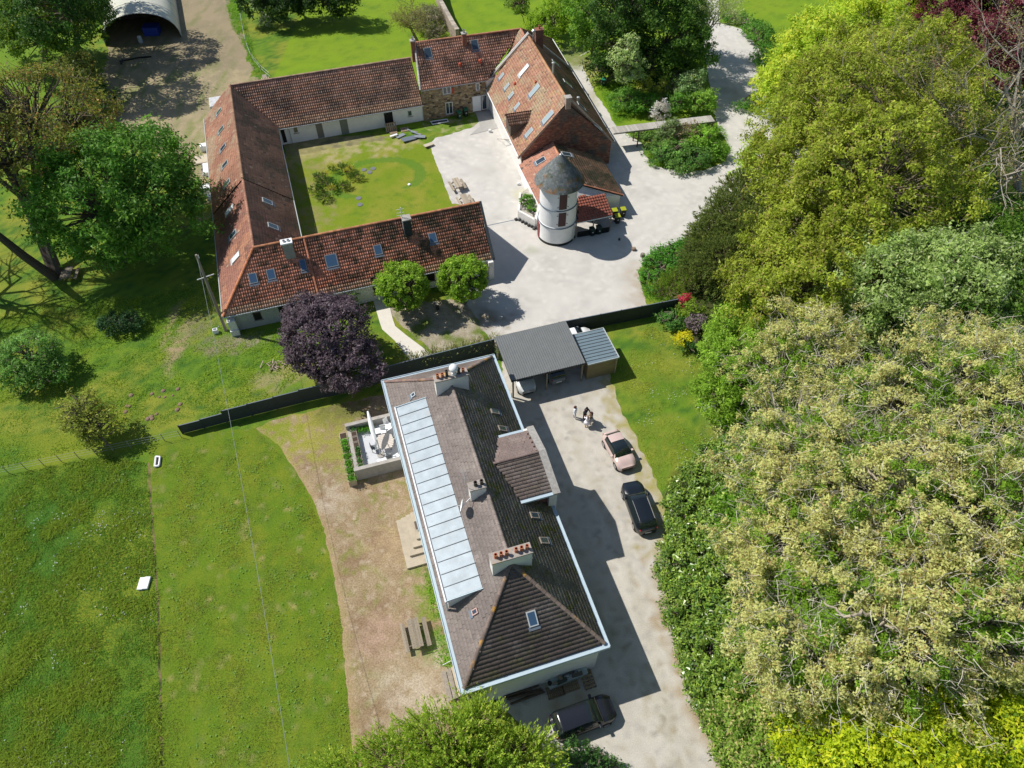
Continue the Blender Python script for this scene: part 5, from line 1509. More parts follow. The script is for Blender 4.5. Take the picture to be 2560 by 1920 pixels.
# ------------------------------------------------------------------ garden furniture
def picnic(loc, rz, label, s=1.0, L=1.9, shade=1.0):
    t = thing('picnic_table', loc, label, 'picnic table', 'picnic tables', rz)
    t.scale = (s, s, s)
    def pl(c, sz, name, yaw=0, pitch=0):
        g = random.uniform(.75, 1.2) * shade; m_ = MB(); m_.box(c, sz, yaw, (.30 * g, .255 * g, .195 * g), pitch); m_.col = (.3, .25, .2); return m_.build(name, m_wood, t, world=False)
    for k in range(5): pl((0, (k - 2) * .152, .735), (L, .142, .04), 'plank')
    for sy in (-1, 1):
        for k in range(2): pl((0, sy * (.66 + .15 * k), .44), (L, .14, .04), 'seat_plank')
    for sx in (-.62, .62):
        for sy in (-1, 1):
            m_ = MB(); m_.tube([(sx * L / 1.9, sy * .62, .02), (sx * L / 1.9, sy * .22, .71)], .05, 4, (.22, .18, .14)); m_.col = (.2, .17, .13); m_.build('leg', m_wood, t, world=False)
        pl((sx * L / 1.9, 0, .385), (.05, 1.65, .09), 'crossbar'); pl((sx * L / 1.9, 0, .69), (.05, .72, .07), 'batten')
    return t
picnic(V3(P(1038, 1583, .7), 0), HY + math.pi / 2, 'weathered grey picnic table on the bare ground west of the villa', 1.05, 2.0, .85)
picnic(V3(P(1143, 457, .7), 0), FY + math.pi / 2 + .05, 'wooden picnic table on the gravel, upper of the two beside the courtyard lawn', 1.0, 1.9, 1.25)
picnic(V3(P(1163, 497, .7), 0), FY + math.pi / 2 + .05, 'wooden picnic table on the gravel, half hidden behind the farmhouse ridge', 1.0, 1.9, 1.35)
picnic(V3(P(170, 680, .7), 0), R(100), 'dark picnic table in the shade at the foot of the big forked tree', 1.0, 1.7, .7)
# things on the terrace
TF = .62
ft = thing('round_table', HL(-5.75, 9.35, TF), 'pale oval slatted garden table on the terrace', 'table', None, HY)
for k in range(9):
    y = (k - 4) * .17; hl = .58 * math.sqrt(max(0, 1 - (y / .85) ** 2)) + .12
    m_ = MB(); m_.box((0, y, .73), (2 * hl, .15, .035)); m_.build('slat', mat('bleached_wood', (.55, .50, .45), .8, var=.1, vs=4), ft, world=False)
for sx in (-.35, .35):
    for sy in (-.5, .5): m_ = MB(); m_.box((sx, sy, .36), (.06, .06, .70)); m_.build('leg', m_gwood, ft, world=False)
def chair(u, v, rz, label, m1=m_gwood):
    t = thing('garden_chair', HL(u, v, TF), label, 'chair', 'chairs on the terrace', HY + rz)
    m_ = MB(); m_.box((0, 0, .44), (.46, .46, .035)); m_.build('seat', m1, t, world=False, bevel=.01)
    m_ = MB(); m_.box((-.25, 0, .72), (.035, .46, .5), 0, None, -.15); m_.build('backrest', m1, t, world=False, bevel=.01)
    for a in (-.2, .2):
        for b in (-.2, .2): m_ = MB(); m_.box((a, b, .21), (.04, .04, .42)); m_.build('leg', m1, t, world=False)
m_greyf = mat('grey_mesh', (.16, .18, .19), .7)
chair(-5.75, 8.05, R(90), 'grey folding chair at the near end of the oval table', m_greyf); chair(-6.75, 9.25, R(0), 'grey folding chair on the lawn side of the oval table', m_greyf); chair(-4.85, 9.9, R(180), 'dark chair between the oval table and the villa wall', m_greyf); chair(-5.7, 10.65, R(-90), 'white chair at the far end of the oval table', m_whitepaint)
chair(-5.2, 11.3, R(-60), 'white plastic armchair alone in the far corner of the terrace', m_whitepaint)
for v_, lab in ((10.9, 'white sun lounger across the far side of the terrace'), (7.7, 'white sun lounger along the near parapet of the terrace')):
    t = thing('sun_lounger', HL(-6.0, v_, TF), lab, 'sun lounger', 'loungers on the terrace', HY)
    m_ = MB(); m_.box((-.1, 0, .3), (1.3, .6, .07)); m_.build('mattress', m_whitepaint, t, world=False, bevel=.02)
    m_ = MB(); m_.box((.8, 0, .45), (.6, .6, .07), 0, None, -.5); m_.build('backrest', m_whitepaint, t, world=False, bevel=.02)
    for a in (-.6, .5):
        for b in (-.25, .25): m_ = MB(); m_.box((a, b, .13), (.05, .05, .26)); m_.build('leg', m_metal, t, world=False)
# folded white parasol leaning over the table
t = thing('parasol', HL(-6.35, 8.6, TF), 'tall white cantilever parasol tilted edge-on above the oval table', 'parasol')
pb, ptp = HL(-6.35, 8.6, TF), HL(-6.62, 11.1, 3.4)
m_ = MB(); m_.tube([pb, pb + dz * 2.3], .045, 8); m_.build('pole', m_framel, t)
q0, q1 = P(941, 1114, 1.9), P(919, 1028, 3.3)
ax = (q1 - q0); al = ax.length; ax.normalize(); yy_ = ax.cross(HU).normalized(); 
m_ = MB(); rg = []
for k in range(9):
    f = k / 8; rad_ = .17 * math.sin(math.pi * (f * .86 + .07)) + .03; rg.append(rad_)
m_.tube([q0 + ax * al * k / 8 for k in range(9)], rg, 10); m_.build('canopy', m_whitepaint, t, smooth=True)
m_ = MB(); m_.tube([pb + dz * 2.25, q0 + ax * al * .5], .03, 6); m_.build('arm', m_framel, t)
m_ = MB(); m_.lathe(pb, [(.3, 0), (.3, .06), (.08, .1)], 14); m_.build('base', m_conc, t)
# planter boxes along the west side
m_soild = mat('dark_soil', (.06, .04, .03), .95)
for k in range(8):
    v_ = 7.3 + .58 * k
    t = thing('planter_box', HL(-8.15, v_ + .25, .64), 'wooden planter box in the inner terrace row, %s from the near parapet' % ('first', 'second', 'third', 'fourth', 'fifth', 'sixth', 'seventh', 'eighth')[k], 'planter', 'planter boxes along the terrace')
    m_ = MB(); m_.prism([HL(-8.36, v_), HL(-7.86, v_), HL(-7.86, v_ + .52), HL(-8.36, v_ + .52)], .63, 1.15); m_.build('box', m_gwood, t)
    m_ = MB(); m_.prism([HL(-8.31, v_ + .05), HL(-7.91, v_ + .05), HL(-7.91, v_ + .47), HL(-8.31, v_ + .47)], 1.10, 1.156); m_.build('soil', m_soild, t)
for k in range(7):
    v_ = 6.7 + .72 * k
    t = thing('planter_trough', HL(-9.1, v_ + .3), 'low wooden trough outside the terrace wall, %s from the near corner' % ('first', 'second', 'third', 'fourth', 'fifth', 'sixth', 'seventh')[k], 'planter', 'troughs outside the terrace')
    m_ = MB(); m_.prism([HL(-9.35, v_), HL(-8.72, v_), HL(-8.72, v_ + .68), HL(-9.35, v_ + .68)], 0, .8); m_.build('box', m_lwood, t)
    m_ = MB(); m_.prism([HL(-9.30, v_ + .05), HL(-8.77, v_ + .05), HL(-8.77, v_ + .63), HL(-9.30, v_ + .63)], .75, .806); m_.build('soil', m_soild, t)

# steps on the west side
t = thing('concrete_steps', HL(-5.8, -1), 'broad concrete landing and steps against the west wall of the villa', 'steps')
q = [P(991, 1305), P(1045, 1290), P(1076, 1412), P(1019, 1424)]
lc = [((p - HO).dot(HU), (p - HO).dot(HV)) for p in q]
ua, va, vb = lc[0][0], lc[3][1], lc[0][1]
for k in range(5):
    m_ = MB(); a_, b_ = ua + .40 * k, va + .33 + (.50 * k if k else 0)
    if k == 0: b_ = va
    m_.prism([HL(a_, b_), HL(-4.45, b_), HL(-4.45, vb), HL(a_, vb)], .21 * k, .21 * (k + 1)); m_.build('step', mat('sandy_concrete', (.40, .35, .27), .9, var=.12, vs=2, bump=.004, bs=30), t)
m_ = MB(); m_.prism([HL(-5.05, .9 + va + 1.6), HL(-4.62, .9 + va + 1.6), HL(-4.62, .9 + va + 2.3), HL(-5.05, .9 + va + 2.3)], 1.051, 1.08); m_.build('door_mat', m_dwood, t)
t = thing('timber_steps', HL(-5, -11), 'three-board wooden step deck near the south-west corner of the villa', 'steps')
for k in range(3):
    m_ = MB(); m_.prism([HL(-5.72 + .36 * k, -11.9), HL(-5.40 + .36 * k, -11.9), HL(-5.40 + .36 * k, -9.9), HL(-5.72 + .36 * k, -9.9)], .3 + .16 * k, .36 + .16 * k); m_.build('tread', m_lwood if k == 2 else m_gwood, t)
m_ = MB(); m_.prism([HL(-5.6, -11.8), HL(-4.5, -11.8), HL(-4.5, -10.0), HL(-5.6, -10.0)], 0, .28); m_.build('carcass', m_dwood, t)
m_ = MB(); m_.tube([P(1106, 1663, .9), P(1127, 1652, .9)], .02, 5); m_.build('handrail', m_whitepaint, t)

# pallets and things behind the villa
def pallet(loc, rz, label, tilt=0, shade=1.0, nb=7, group='wooden pallets', sz=(1.2, .8)):
    t = thing('pallet', loc, label, 'pallet', group, rz)
    t.rotation_euler = (tilt, 0, rz)
    g = lambda: random.uniform(.8, 1.15) * shade
    for k in range(nb):
        m_ = MB(); c = g(); m_.box((-sz[0] / 2 + sz[0] * (k + .5) / nb, 0, .125), (sz[0] / nb * .66, sz[1], .022), 0, (.33 * c, .25 * c, .16 * c)); m_.col = (.3, .2, .1); m_.build('slat', m_wood, t, world=False)
    for y in (-1, 0, 1):
        m_ = MB(); m_.box((0, y * (sz[1] / 2 - .06), .055), (sz[0], .09, .10), 0, (.25 * shade, .19 * shade, .12 * shade)); m_.col = (.3, .2, .1); m_.build('bearer', m_wood, t, world=False)
    return t
pallet(P(1388, 1729), HY, 'slatted pallet under the near edge of the tarpaulin pile', shade=.6, nb=9); pallet(P(1425, 1714), HY, 'slatted pallet in the middle of the row below the tarpaulin pile', shade=.8, nb=9); pallet(P(1470, 1700), HY + math.pi / 2, 'pallet turned sideways at the right end of the tarpaulin pile', shade=.8, nb=5)
t = thing('tarpaulin_pile', P(1410, 1700), 'heap of boards and bags on a pale tarpaulin by the south wall of the villa', 'pile')
q = [P(1364, 1700, .5), P(1376, 1722, .5), P(1470, 1684, .5), P(1462, 1655, .5)]
m_ = MB(); m_.hexa([V3(p, .14) for p in q], [V3(p, .55 + .05 * i) for i, p in enumerate(q)]); m_.build('tarpaulin', mat('grey_tarp', (.34, .40, .40), .5, var=.15, vs=3), t, bevel=.06)
cen = sum((Vector(p) for p in q), Vector((0, 0, 0))) / 4
for k in range(12):
    a, b = random.uniform(.08, .92), random.uniform(.15, .85)
    p = q[1].lerp(q[2], a).lerp(q[0].lerp(q[3], a), b)
    c = random.choice([(.10, .09, .08), (.05, .06, .05), (.22, .17, .12), (.12, .25, .35), (.30, .32, .32)])
    m_ = MB(); m_.box((p.x, p.y, .70), (random.uniform(.25, .9), random.uniform(.12, .3), random.uniform(.12, .3)), HY + random.choice((0, .1, 1.5)), c); m_.col = c; m_.build('bundle', m_plants, t, bevel=.02)
m_ = MB(); m_.lathe(P(1374, 1709, .7), [(.15, 0), (.16, .1), (.06, .11)], 12); m_.build('tyre', m_black, t)
t = thing('timber_rack', P(1310, 1740), 'stack of dark timber lengths on the ground behind the bottom tree', 'timber')
for k in range(8):
    a = P(1262 + k * 3, 1735 + k * 3.2, .1); m_ = MB(); m_.box((a.x + 1.0, a.y + .3, .08 + .08 * (k % 3)), (2.4, .10, .09), HY + random.uniform(-.12, .12), (.10, .075, .055)); m_.col = (.1, .08, .06); m_.build('board', m_wood, t)
a, b = P(1268, 1724, .9), P(1330, 1702, 1.0)
m_ = MB(); m_.tube([a, b], .035, 6); m_.build('pole', m_gwood, t)

# ------------------------------------------------------------------ footbridge
A0, A1_ = P(1524, 318, 2.3), P(1778, 288, 2.3)
t = thing('footbridge', V3(A0, 0), 'raised grey timber footbridge running from the barn over the shrub island', 'footbridge')
B0_, B1_ = P(1534, 333, 2.3), P(1788, 303, 2.3)
npk = 48
for k in range(npk):
    f0, f1 = k / npk, (k + .9) / npk
    q = [A0.lerp(A1_, f0), A0.lerp(A1_, f1), B0_.lerp(B1_, f1), B0_.lerp(B1_, f0)]
    g = random.uniform(.8, 1.15); m_ = MB(); j = Vector((0, 0, random.uniform(-.01, .01)))
    m_.hexa([p - dz * .05 + j for p in q], [p + j for p in q], (.40 * g, .38 * g, .34 * g)); m_.col = (.4, .38, .34); m_.build('plank', m_wood, t)
for a, b in ((A0, A1_), (B0_, B1_)):
    m_ = MB(); m_.tube([a - dz * .14, b - dz * .14], .07, 4); m_.build('beam', m_dwood, t)
    for f in (.25, .5, .75, .98):
        p = a.lerp(b, f); m_ = MB(); m_.box((p.x, p.y, 1.05), (.12, .12, 2.1), R(7)); m_.build('post', m_dwood, t)

# ------------------------------------------------------------------ polytunnel, wall
pt = thing('polytunnel', D(310, 60), 'open-fronted white arched tunnel shelter at the top of the ploughed field', 'tunnel')
e0, e1 = D(229, 100), D(393, 80)
pw = (e1 - e0); pl_ = pw.length; pu = pw.normalized(); pvv = Vector((-pu.y, pu.x, 0))
pvv = (D(228, 0) - D(229, 100)); pvv.z = 0; pvv.normalize()
pz = 4.1
m_tun = mat('tunnel_sheet', (.52, .52, .44), .5, var=.1, vs=1.5, spec=.4)
for j in range(4):
    m_ = MB(); vs, fs = [], []
    for i, d_ in enumerate((j * 4.0, j * 4.0 + 3.97)):
        for k in range(17):
            an = math.pi * k / 16
            p = (e0 + e1) / 2 - pu * math.cos(an) * pl_ / 2 + dz * (math.sin(an) ** .8 * pz) + pvv * d_
            vs.append(p)
    for k in range(16): fs.append((k, k + 1, 18 + k, 17 + k))
    m_.add(vs, fs); m_.build('cover_sheet', m_tun, pt, smooth=True)
    m_ = MB(); m_.tube([v for v in vs[:17]], .05, 5); m_.build('hoop', m_metal, pt)
m_ = MB(); q_ = [(e0 + e1) / 2 - pu * math.cos(math.pi * k / 12) * pl_ / 2 * .99 + dz * (math.sin(math.pi * k / 12) ** .8 * pz * .99) + pvv * 9.0 for k in range(13)]; m_.add(q_, [tuple(range(13))]); m_.build('dark_inner_sheet', m_dwood, pt)  # dark sheet added partway in so the tunnel interior looks unlit
t = thing('blue_trailer', D(328, 62), 'blue sheet-covered crate standing inside the tunnel shelter', 'crate')
m_ = MB(); c = D(328, 64, .6); m_.box((c.x, c.y, .6), (2.2, 1.8, 1.2), .1); m_.build('crate_body', mat('blue_sheet', (.02, .05, .32), .5), t, bevel=.04)
m_ = MB(); m_.box((c.x, c.y, 1.22), (2.3, 1.9, .05), .1); m_.build('cover', MAT['blue_sheet'], t)
t = thing('white_drum', D(305, 88), 'small pale drum at the mouth of the tunnel shelter', 'drum')
m_ = MB(); m_.lathe(D(305, 92), [(.3, 0), (.33, .3), (.3, .85), (.25, .9)], 14); m_.build('drum_shell', mat('pale_blue_plastic', (.35, .42, .48), .5), t); m_ = MB(); m_.lathe(D(305, 92, 0) + dz * .9, [(.26, 0), (.26, .05)], 14); m_.build('lid', m_whitepaint, t)
t = thing('black_pipe', D(300, 125), 'black plastic drain pipe lying in front of the tunnel shelter', 'pipe')
m_ = MB(); m_.tube([D(258, 132, .1), D(270, 130, .1), D(300, 124, .12), D(327, 122, .1)], .1, 6); m_.build('pipe_run', m_black, t); m_ = MB(); m_.tube([D(264, 128, .1), D(262, 138, .1)], .12, 6); m_.build('elbow', m_black, t)
# old wall with vegetation at the top
t = thing('garden_wall', D(960, 30), 'old overgrown brick wall dividing the two upper lawns', 'wall')
wp_ = [D(938, -40), D(946, 5), D(955, 35), D(968, 60), D(980, 82), D(990, 98)]
for a, b in zip(wp_[:-1], wp_[1:]):
    n = Vector((-(b - a).y, (b - a).x, 0)).normalized() * .28
    m_ = MB(); m_.hexa([a - n, b - n, b + n, a + n], [a - n + dz * 2.3, b - n + dz * 2.2, b + n + dz * 2.2, a + n + dz * 2.3]); m_.build('wall_length', mat('old_wall', (.30, .25, .20), .95, var=.35, vs=3, bump=.03, bs=6), t)
    k = 0
    L_ = (b - a).length; nn = max(2, int(L_ / .5))
    for i in range(nn):
        p, p2 = a.lerp(b, i / nn), a.lerp(b, (i + .93) / nn); g = random.uniform(.7, 1.2)
        m_ = MB(); m_.hexa([p - n * 1.15 + dz * 2.25, p2 - n * 1.15 + dz * 2.25, p2 + n * 1.15 + dz * 2.25, p + n * 1.15 + dz * 2.25], [p - n * 1.1 + dz * (2.33 + .06 * g), p2 - n * 1.1 + dz * (2.33 + .06 * g), p2 + n * 1.1 + dz * (2.33 + .06 * g), p + n * 1.1 + dz * (2.33 + .06 * g)], (.40 * g, .35 * g, .29 * g)); m_.col = (.4, .35, .3); m_.build('coping_stone', m_stonew, t)

# ------------------------------------------------------------------ power pole and cable
t = thing('utility_pole', P(565, 825), 'leaning wooden utility pole with a pale crossbar at the farmhouse corner', 'pole')
pb, tp = P(565, 826, 0), P(490, 637, 9.3)
m_ = MB(); m_.tube([pb, tp], [.17, .10], 10); m_.build('pole', m_gwood, t)
m_ = MB(); k_ = pb.lerp(tp, .72); m_.tube([k_ - HU * .7 - HV * .1, k_ + HU * .8 + HV * .25], .045, 5); m_.build('crossbar', m_whitepaint, t)
m_ = MB(); m_.tube([tp - dz * .4 + HU * .12, tp - dz * .1 + HU * .12], .06, 6); m_.build('insulator', m_whitepaint, t)
p2 = P(494, 735, 5.6)
cb = thing('overhead_cable', tp, 'thin grey overhead cable sagging from the utility pole down across the mown lawn', 'cable')
endp = P(726, 1930, 7.5)
pts = []
for k in range(31):
    f = k / 30; q = (tp - dz * .3).lerp(endp, f); q.z -= 4.2 * f * (1 - f) * 1.2; pts.append(q)
m_ = MB(); m_.tube(pts, .013, 4); m_.build('conductor', m_metal, cb)
t = thing('pole_stay', pb, 'thin steel stay wire from the utility pole to the ground', 'wire')  # thin steel wire from the upper pole to the ground
m_ = MB(); m_.tube([pb.lerp(tp, .9), P(548, 818, .2)], .012, 4); m_.build('stay', m_metal, t); m_ = MB(); m_.lathe(P(548, 820, 0), [(.05, 0), (.05, .25)], 8); m_.build('anchor', m_metal, t)
t = thing('meter_box', P(541, 833), 'small white-rimmed meter box on the grass beside the utility pole', 'box')
m_ = MB(); c = P(541, 832); m_.box((c.x, c.y, .25), (.45, .38, .5), FY); m_.build('casing', m_whitepaint, t, bevel=.03); m_ = MB(); m_.box((c.x, c.y, .505), (.30, .24, .02), FY); m_.build('lid', m_flash, t)

# ------------------------------------------------------------------ bins and yard things
def bin_(px, py, label, lid, body=(.02, .022, .02), rz=0.2, group='wheeled bins', s=1.0):
    t = thing('wheelie_bin', P(px, py), label, 'bin', group, rz)
    t.scale = (s, s, s)
    m_ = MB(); m_.hexa([(-.2, -.24, .06), (.2, -.24, .06), (.2, .24, .06), (-.2, .24, .06)], [(-.28, -.32, .98), (.28, -.32, .98), (.28, .32, .98), (-.28, .32, .98)]); m_.build('body', mat('bin_body_%.2f' % body[1], body, .6), t, world=False)
    m_ = MB(); m_.hexa([(-.31, -.36, .98), (.31, -.36, .98), (.31, .36, .98), (-.31, .36, .98)], [(-.28, -.33, 1.05), (.28, -.33, 1.05), (.28, .33, 1.07), (-.28, .33, 1.07)]); m_.build('lid', mat('bin_lid_%.2f%.2f' % lid[:2], lid, .45, spec=.4), t, world=False, bevel=.02)
    for sx in (-1, 1): m_ = MB(); m_.tube([(sx * .24, .26, .1), (sx * .29, .26, .1)], .1, 10); m_.build('wheel', m_black, t, world=False)
    m_ = MB(); m_.box((0, -.285, .62), (.13, .01, .18)); m_.build('sticker', m_whitepaint, t, world=False)
yl = (.33, .36, .02)
bin_(1535, 543, 'yellow-lidded black bin nearest the lean-to post', yl); bin_(1542, 557, 'yellow-lidded black bin standing in front of the other two', yl); bin_(1556, 540, 'yellow-lidded black bin farthest right by the cottage corner', yl)
gl = (.02, .17, .09)
bin_(1149, 297, 'green bin standing on the grass by the stone house wall', gl, (.03, .07, .05), FY, 'green bins'); bin_(1165, 290, 'green bin nearer the white front door', gl, (.015, .03, .025), FY, 'green bins')
bin_(1508, 215, 'green bin at the edge of the dark trees behind the barn', (.02, .22, .14), (.02, .05, .04), 0, 'green bins')
for k, (px, py) in enumerate(((1479, 588), (1496, 584))):
    bin_(px, py, ('dark bin behind the low screen nearest the round tower', 'dark bin behind the low screen nearer the yellow-lidded bins')[k], (.03, .05, .045), (.02, .03, .03), FY, 'bins inside the lean-to', .95)
t = thing('raised_bed', P(1318, 540), 'white walled raised bed of rockery stones against the cottage', 'raised bed')
q = [P(1297, 545, 0), P(1338, 568, 0), P(1350, 520, 0), P(1325, 480, 0), P(1300, 500, 0)]
for i in (0, 1, 4):
    a, b = q[i], q[(i + 1) % 5] if i != 4 else q[0]
    a = q[4] if i == 4 else q[i]
    n = Vector((-(b - a).y, (b - a).x, 0)).normalized() * .12
    m_ = MB(); m_.hexa([a - n, b - n, b + n, a + n], [p + dz * 1.05 for p in (a - n, b - n, b + n, a + n)]); m_.build('low_wall', m_white_old, t)
m_ = MB(); m_.prism(q, 0, .85); m_.build('fill', mat('pale_stone', (.40, .37, .32), .9, var=.25, vs=3, bump=.03, bs=6), t)
for k in range(12):
    a, b = random.random(), random.random(); p = q[0].lerp(q[4], a).lerp(q[1].lerp(q[2], a), b)
    g = random.uniform(.6, 1.2); m_ = MB(); m_.lathe((p.x, p.y, .80), [(.05, 0), (random.uniform(.15, .3), .08), (random.uniform(.1, .2), .2), (.02, .25)], 7, (.34 * g, .32 * g, .29 * g)); m_.col = (.3, .3, .3); m_.build('stone', m_stonew, t)
for k in range(9):
    px, py = ((1298, 548), (1306, 553), (1314, 557), (1322, 562), (1330, 565), (1338, 568), (1290, 547), (1345, 570), (1335, 570))[k]
    c = P(px, py + 3); g = random.uniform(.6, 1.3); m_ = MB(); m_.box((c.x, c.y, .12), (.35, .25, .24), random.random(), (.07 * g, .07 * g, .07 * g)); m_.col = (.1, .1, .1); m_.build('footing_stone', m_stonew, t, bevel=.04)
def lump(name, px, py, label, cat, col, r=.3, h=.3, grp=None, n=9):
    t = thing(name, P(px, py), label, cat, grp)
    m_ = MB(); m_.lathe(P(px, py), [(r, 0), (r * 1.05, h * .4), (r * .92, h * .9), (r * .5, h)], n, col); m_.col = col
    m_.build('trunk_section' if 'stump' in name else 'mass', m_wood, t); m_ = MB(); m_.lathe(P(px, py) + dz * h, [(r * .5, 0), (r * .45, .02)], n, tuple(min(1, c * 1.4) for c in col)); m_.col = col; m_.build('top_face', m_wood, t)
lump('tree_stump', 1584, 625, 'cut tree stump beside the rounded tower shadow', 'stump', (.20, .15, .11), .25, .3, 'stumps at the yard edge')
lump('tree_stump', 1606, 641, 'cut tree stump at the grassy edge of the gravel yard', 'stump', (.17, .15, .12), .25, .4, 'stumps at the yard edge')
lump('tree_stump', 1094, 773, 'short dark post stump in the bare earth between the ball trees', 'stump', (.07, .06, .05), .18, .5)
lump('flower_pot', 1225, 330, 'white pot standing on the entrance slab by the barn', 'pot', (.6, .6, .6), .22, .35)
lump('flower_pot', 1296, 462, 'white pot on the ground beside the rockery bed', 'pot', (.6, .6, .6), .2, .3)
lump('yard_bollard', 1548, 600, 'small dark marker post in the shadow of the tower', 'post', (.05, .07, .04), .12, .25)
lump('lawn_marker', 1023, 462, 'small white square cover on the courtyard lawn', 'cover', (.75, .75, .75), .22, .12, None, 4)
for k, (px, py, lb) in enumerate(((897, 496, 'grey round manhole cover, upper one on the courtyard lawn'), (900, 512, 'grey round manhole cover, lower one on the courtyard lawn'), (910, 425, 'grey stepping disc nearest the courtyard shrubs'), (924, 431, 'grey stepping disc, lower of the pair'), (933, 422, 'grey stepping disc farthest from the shrubs'))):
    t = thing('round_slab', P(px, py), lb, 'slab', 'round slabs on the courtyard lawn')
    m_ = MB(); m_.lathe(P(px, py), [(.30, 0), (.30, .05)], 18); m_.build('disc', mat('grey_disc', (.20, .21, .24), .7), t); m_ = MB(); m_.lathe(P(px, py) + dz * .05, [(.34, -.03), (.34, .0), (.29, .012)], 18); m_.build('rim', mat('grey_disc2', (.15, .16, .17), .7), t)
pallet(P(977, 318, .45), FY, 'brown pallet leaning upright against the dark stable door', R(62), 1.1, 6, 'pallets by the stable', (1.5, 1.1)); pallet(P(1012, 325), FY, 'open slatted pallet on the ground right of the leaning one', R(8), 1.2, 6, 'pallets by the stable', (1.1, .8)); pallet(P(984, 333), FY + .1, 'grey flat pallet with boards between the stable door and the rubble', 0, .9, 6, 'pallets by the stable', (1.0, .7))
m_slate = mat('slate_sheet', (.22, .25, .28), .6, var=.2, vs=4)
for k, (px, py, a, w_, h_, m0, lb) in enumerate(((1001, 341, .5, 1.3, .6, m_slate, 'grey board lying flat beside the pallets'), (1030, 330, -.9, 1.8, .18, m_slate, 'long grey pipe bundle leaning by the stable corner'), (1040, 336, -.8, 1.6, .18, m_slate, 'second long grey length beside the first bundle'), (1022, 350, .2, 1.8, .9, m_flash, 'blue-grey sheeting crumpled at the corner of the courtyard lawn'), (1050, 345, -.3, 1.4, .6, m_slate, 'folded grey sheet next to the crumpled sheeting'), (1072, 366, .35, 1.3, .6, mat('beige_board', (.50, .44, .34), .8), 'beige board on the ground at the gravel corner'), (985, 343, .15, 1.0, .3, m_whitepaint, 'white plank on the soil in front of the pallets'))):
    t = thing('building_board', P(px, py), lb, 'board', 'building rubble at the courtyard corner')
    c = P(px, py); m_ = MB(); m_.box((c.x, c.y, .10 + .03 * k), (w_, h_, .07), FY + a, None, random.uniform(-.08, .08)); m_.build('sheet', m0, t); m_ = MB(); m_.box((c.x + .2, c.y + .1, .04), (w_ * .6, h_ * .5, .07), FY + a + .4); m_.build('under_sheet', m_conc, t)
t = thing('window_frame', P(1100, 305), 'white window frame lying on the grass in front of the stone house', 'window frame')
q = [P(1077, 306), P(1118, 300), P(1121, 306), P(1082, 313)]
for a, b in zip(q, q[1:] + q[:1]): m_ = MB(); m_.tube([a + dz * .12, b + dz * .12], .07, 4); m_.build('rail', m_whitepaint, t)
m_ = MB(); m_.prism(q, .03, .06); m_.build('pane', m_glass, t)
t = thing('step_ladder', P(1255, 345), 'thin metal ladder leaning against the barn wall', 'ladder')
for s_ in (0, .45):
    a = P(1243 + s_ * 35, 347, 0); m_ = MB(); m_.tube([a, V3(WN.lerp(WS, .74), 2.6) + BV * -s_], .03, 4); m_.build('rail', m_gwood, t)
for f in (.15, .3, .45, .6, .75, .9):
    b_ = V3(WN.lerp(WS, .74), 2.6); m_ = MB(); m_.tube([P(1243, 347).lerp(b_, f), P(1259, 347).lerp(b_ - BV * .45, f)], .02, 4); m_.build('rung', m_gwood, t)
# white things along the west wall of the farm
for k, (px, py, w_, d_, h_, lb, m0) in enumerate(((512, 375, .9, .9, .7, 'white rounded tank against the west wall, topmost of the row', m_whitepaint), (507, 400, 1.9, 1.9, .15, 'cream boards laid on the ground by the west wall', MAT['beige_board']), (520, 428, .9, 2.2, .5, 'white sheeted stack by the west wall next to the rubble', m_whitepaint), (520, 482, 1.2, 1.0, .9, 'white chest standing in the grass by the west wall', m_whitepaint), (527, 500, .6, .6, .6, 'small white box below the chest by the west wall', m_whitepaint), (541, 262, 1.6, 2.6, .5, 'ragged grey-white sheet at the north-west corner of the farm', mat('ragged_sheet', (.50, .51, .52), .7, var=.2, vs=3)))):
    t = thing('stored_goods', P(px, py), lb, 'stored item', 'white things along the farm wall')
    c = P(px, py); m_ = MB(); m_.box((c.x, c.y, h_ / 2), (w_, d_, h_), FY); m_.build('shell', m0, t, bevel=.05); m_ = MB(); m_.box((c.x, c.y, h_ + .02), (w_ * .9, d_ * .9, .04), FY + .05); m_.build('top_sheet', m0, t)
t = thing('rubble_line', P(510, 430), 'short line of grey rubble stones by the white stack', 'rubble')
for k in range(9):
    c = P(508 + random.uniform(-3, 3), 412 + 3.4 * k); g = random.uniform(.4, 1.2); m_ = MB(); m_.lathe((c.x, c.y, 0), [(.12, 0), (.18, .1), (.06, .22)], 6, (.3 * g, .3 * g, .3 * g)); m_.col = (.3, .3, .3); m_.build('stone', m_stonew, t)
t = thing('plank_bench', P(660, 197), 'pale slatted bench just behind the stable ridge', 'bench')
for k in range(5): c = P(655 + k * 4, 200 - k * .8, .5); m_ = MB(); m_.box((c.x, c.y, .5), (.12, 1.2, .04), FY); m_.build('slat', m_lwood, t)
c = P(663, 198); m_ = MB(); m_.box((c.x, c.y, .24), (.6, .9, .46), FY); m_.build('frame', m_gwood, t)
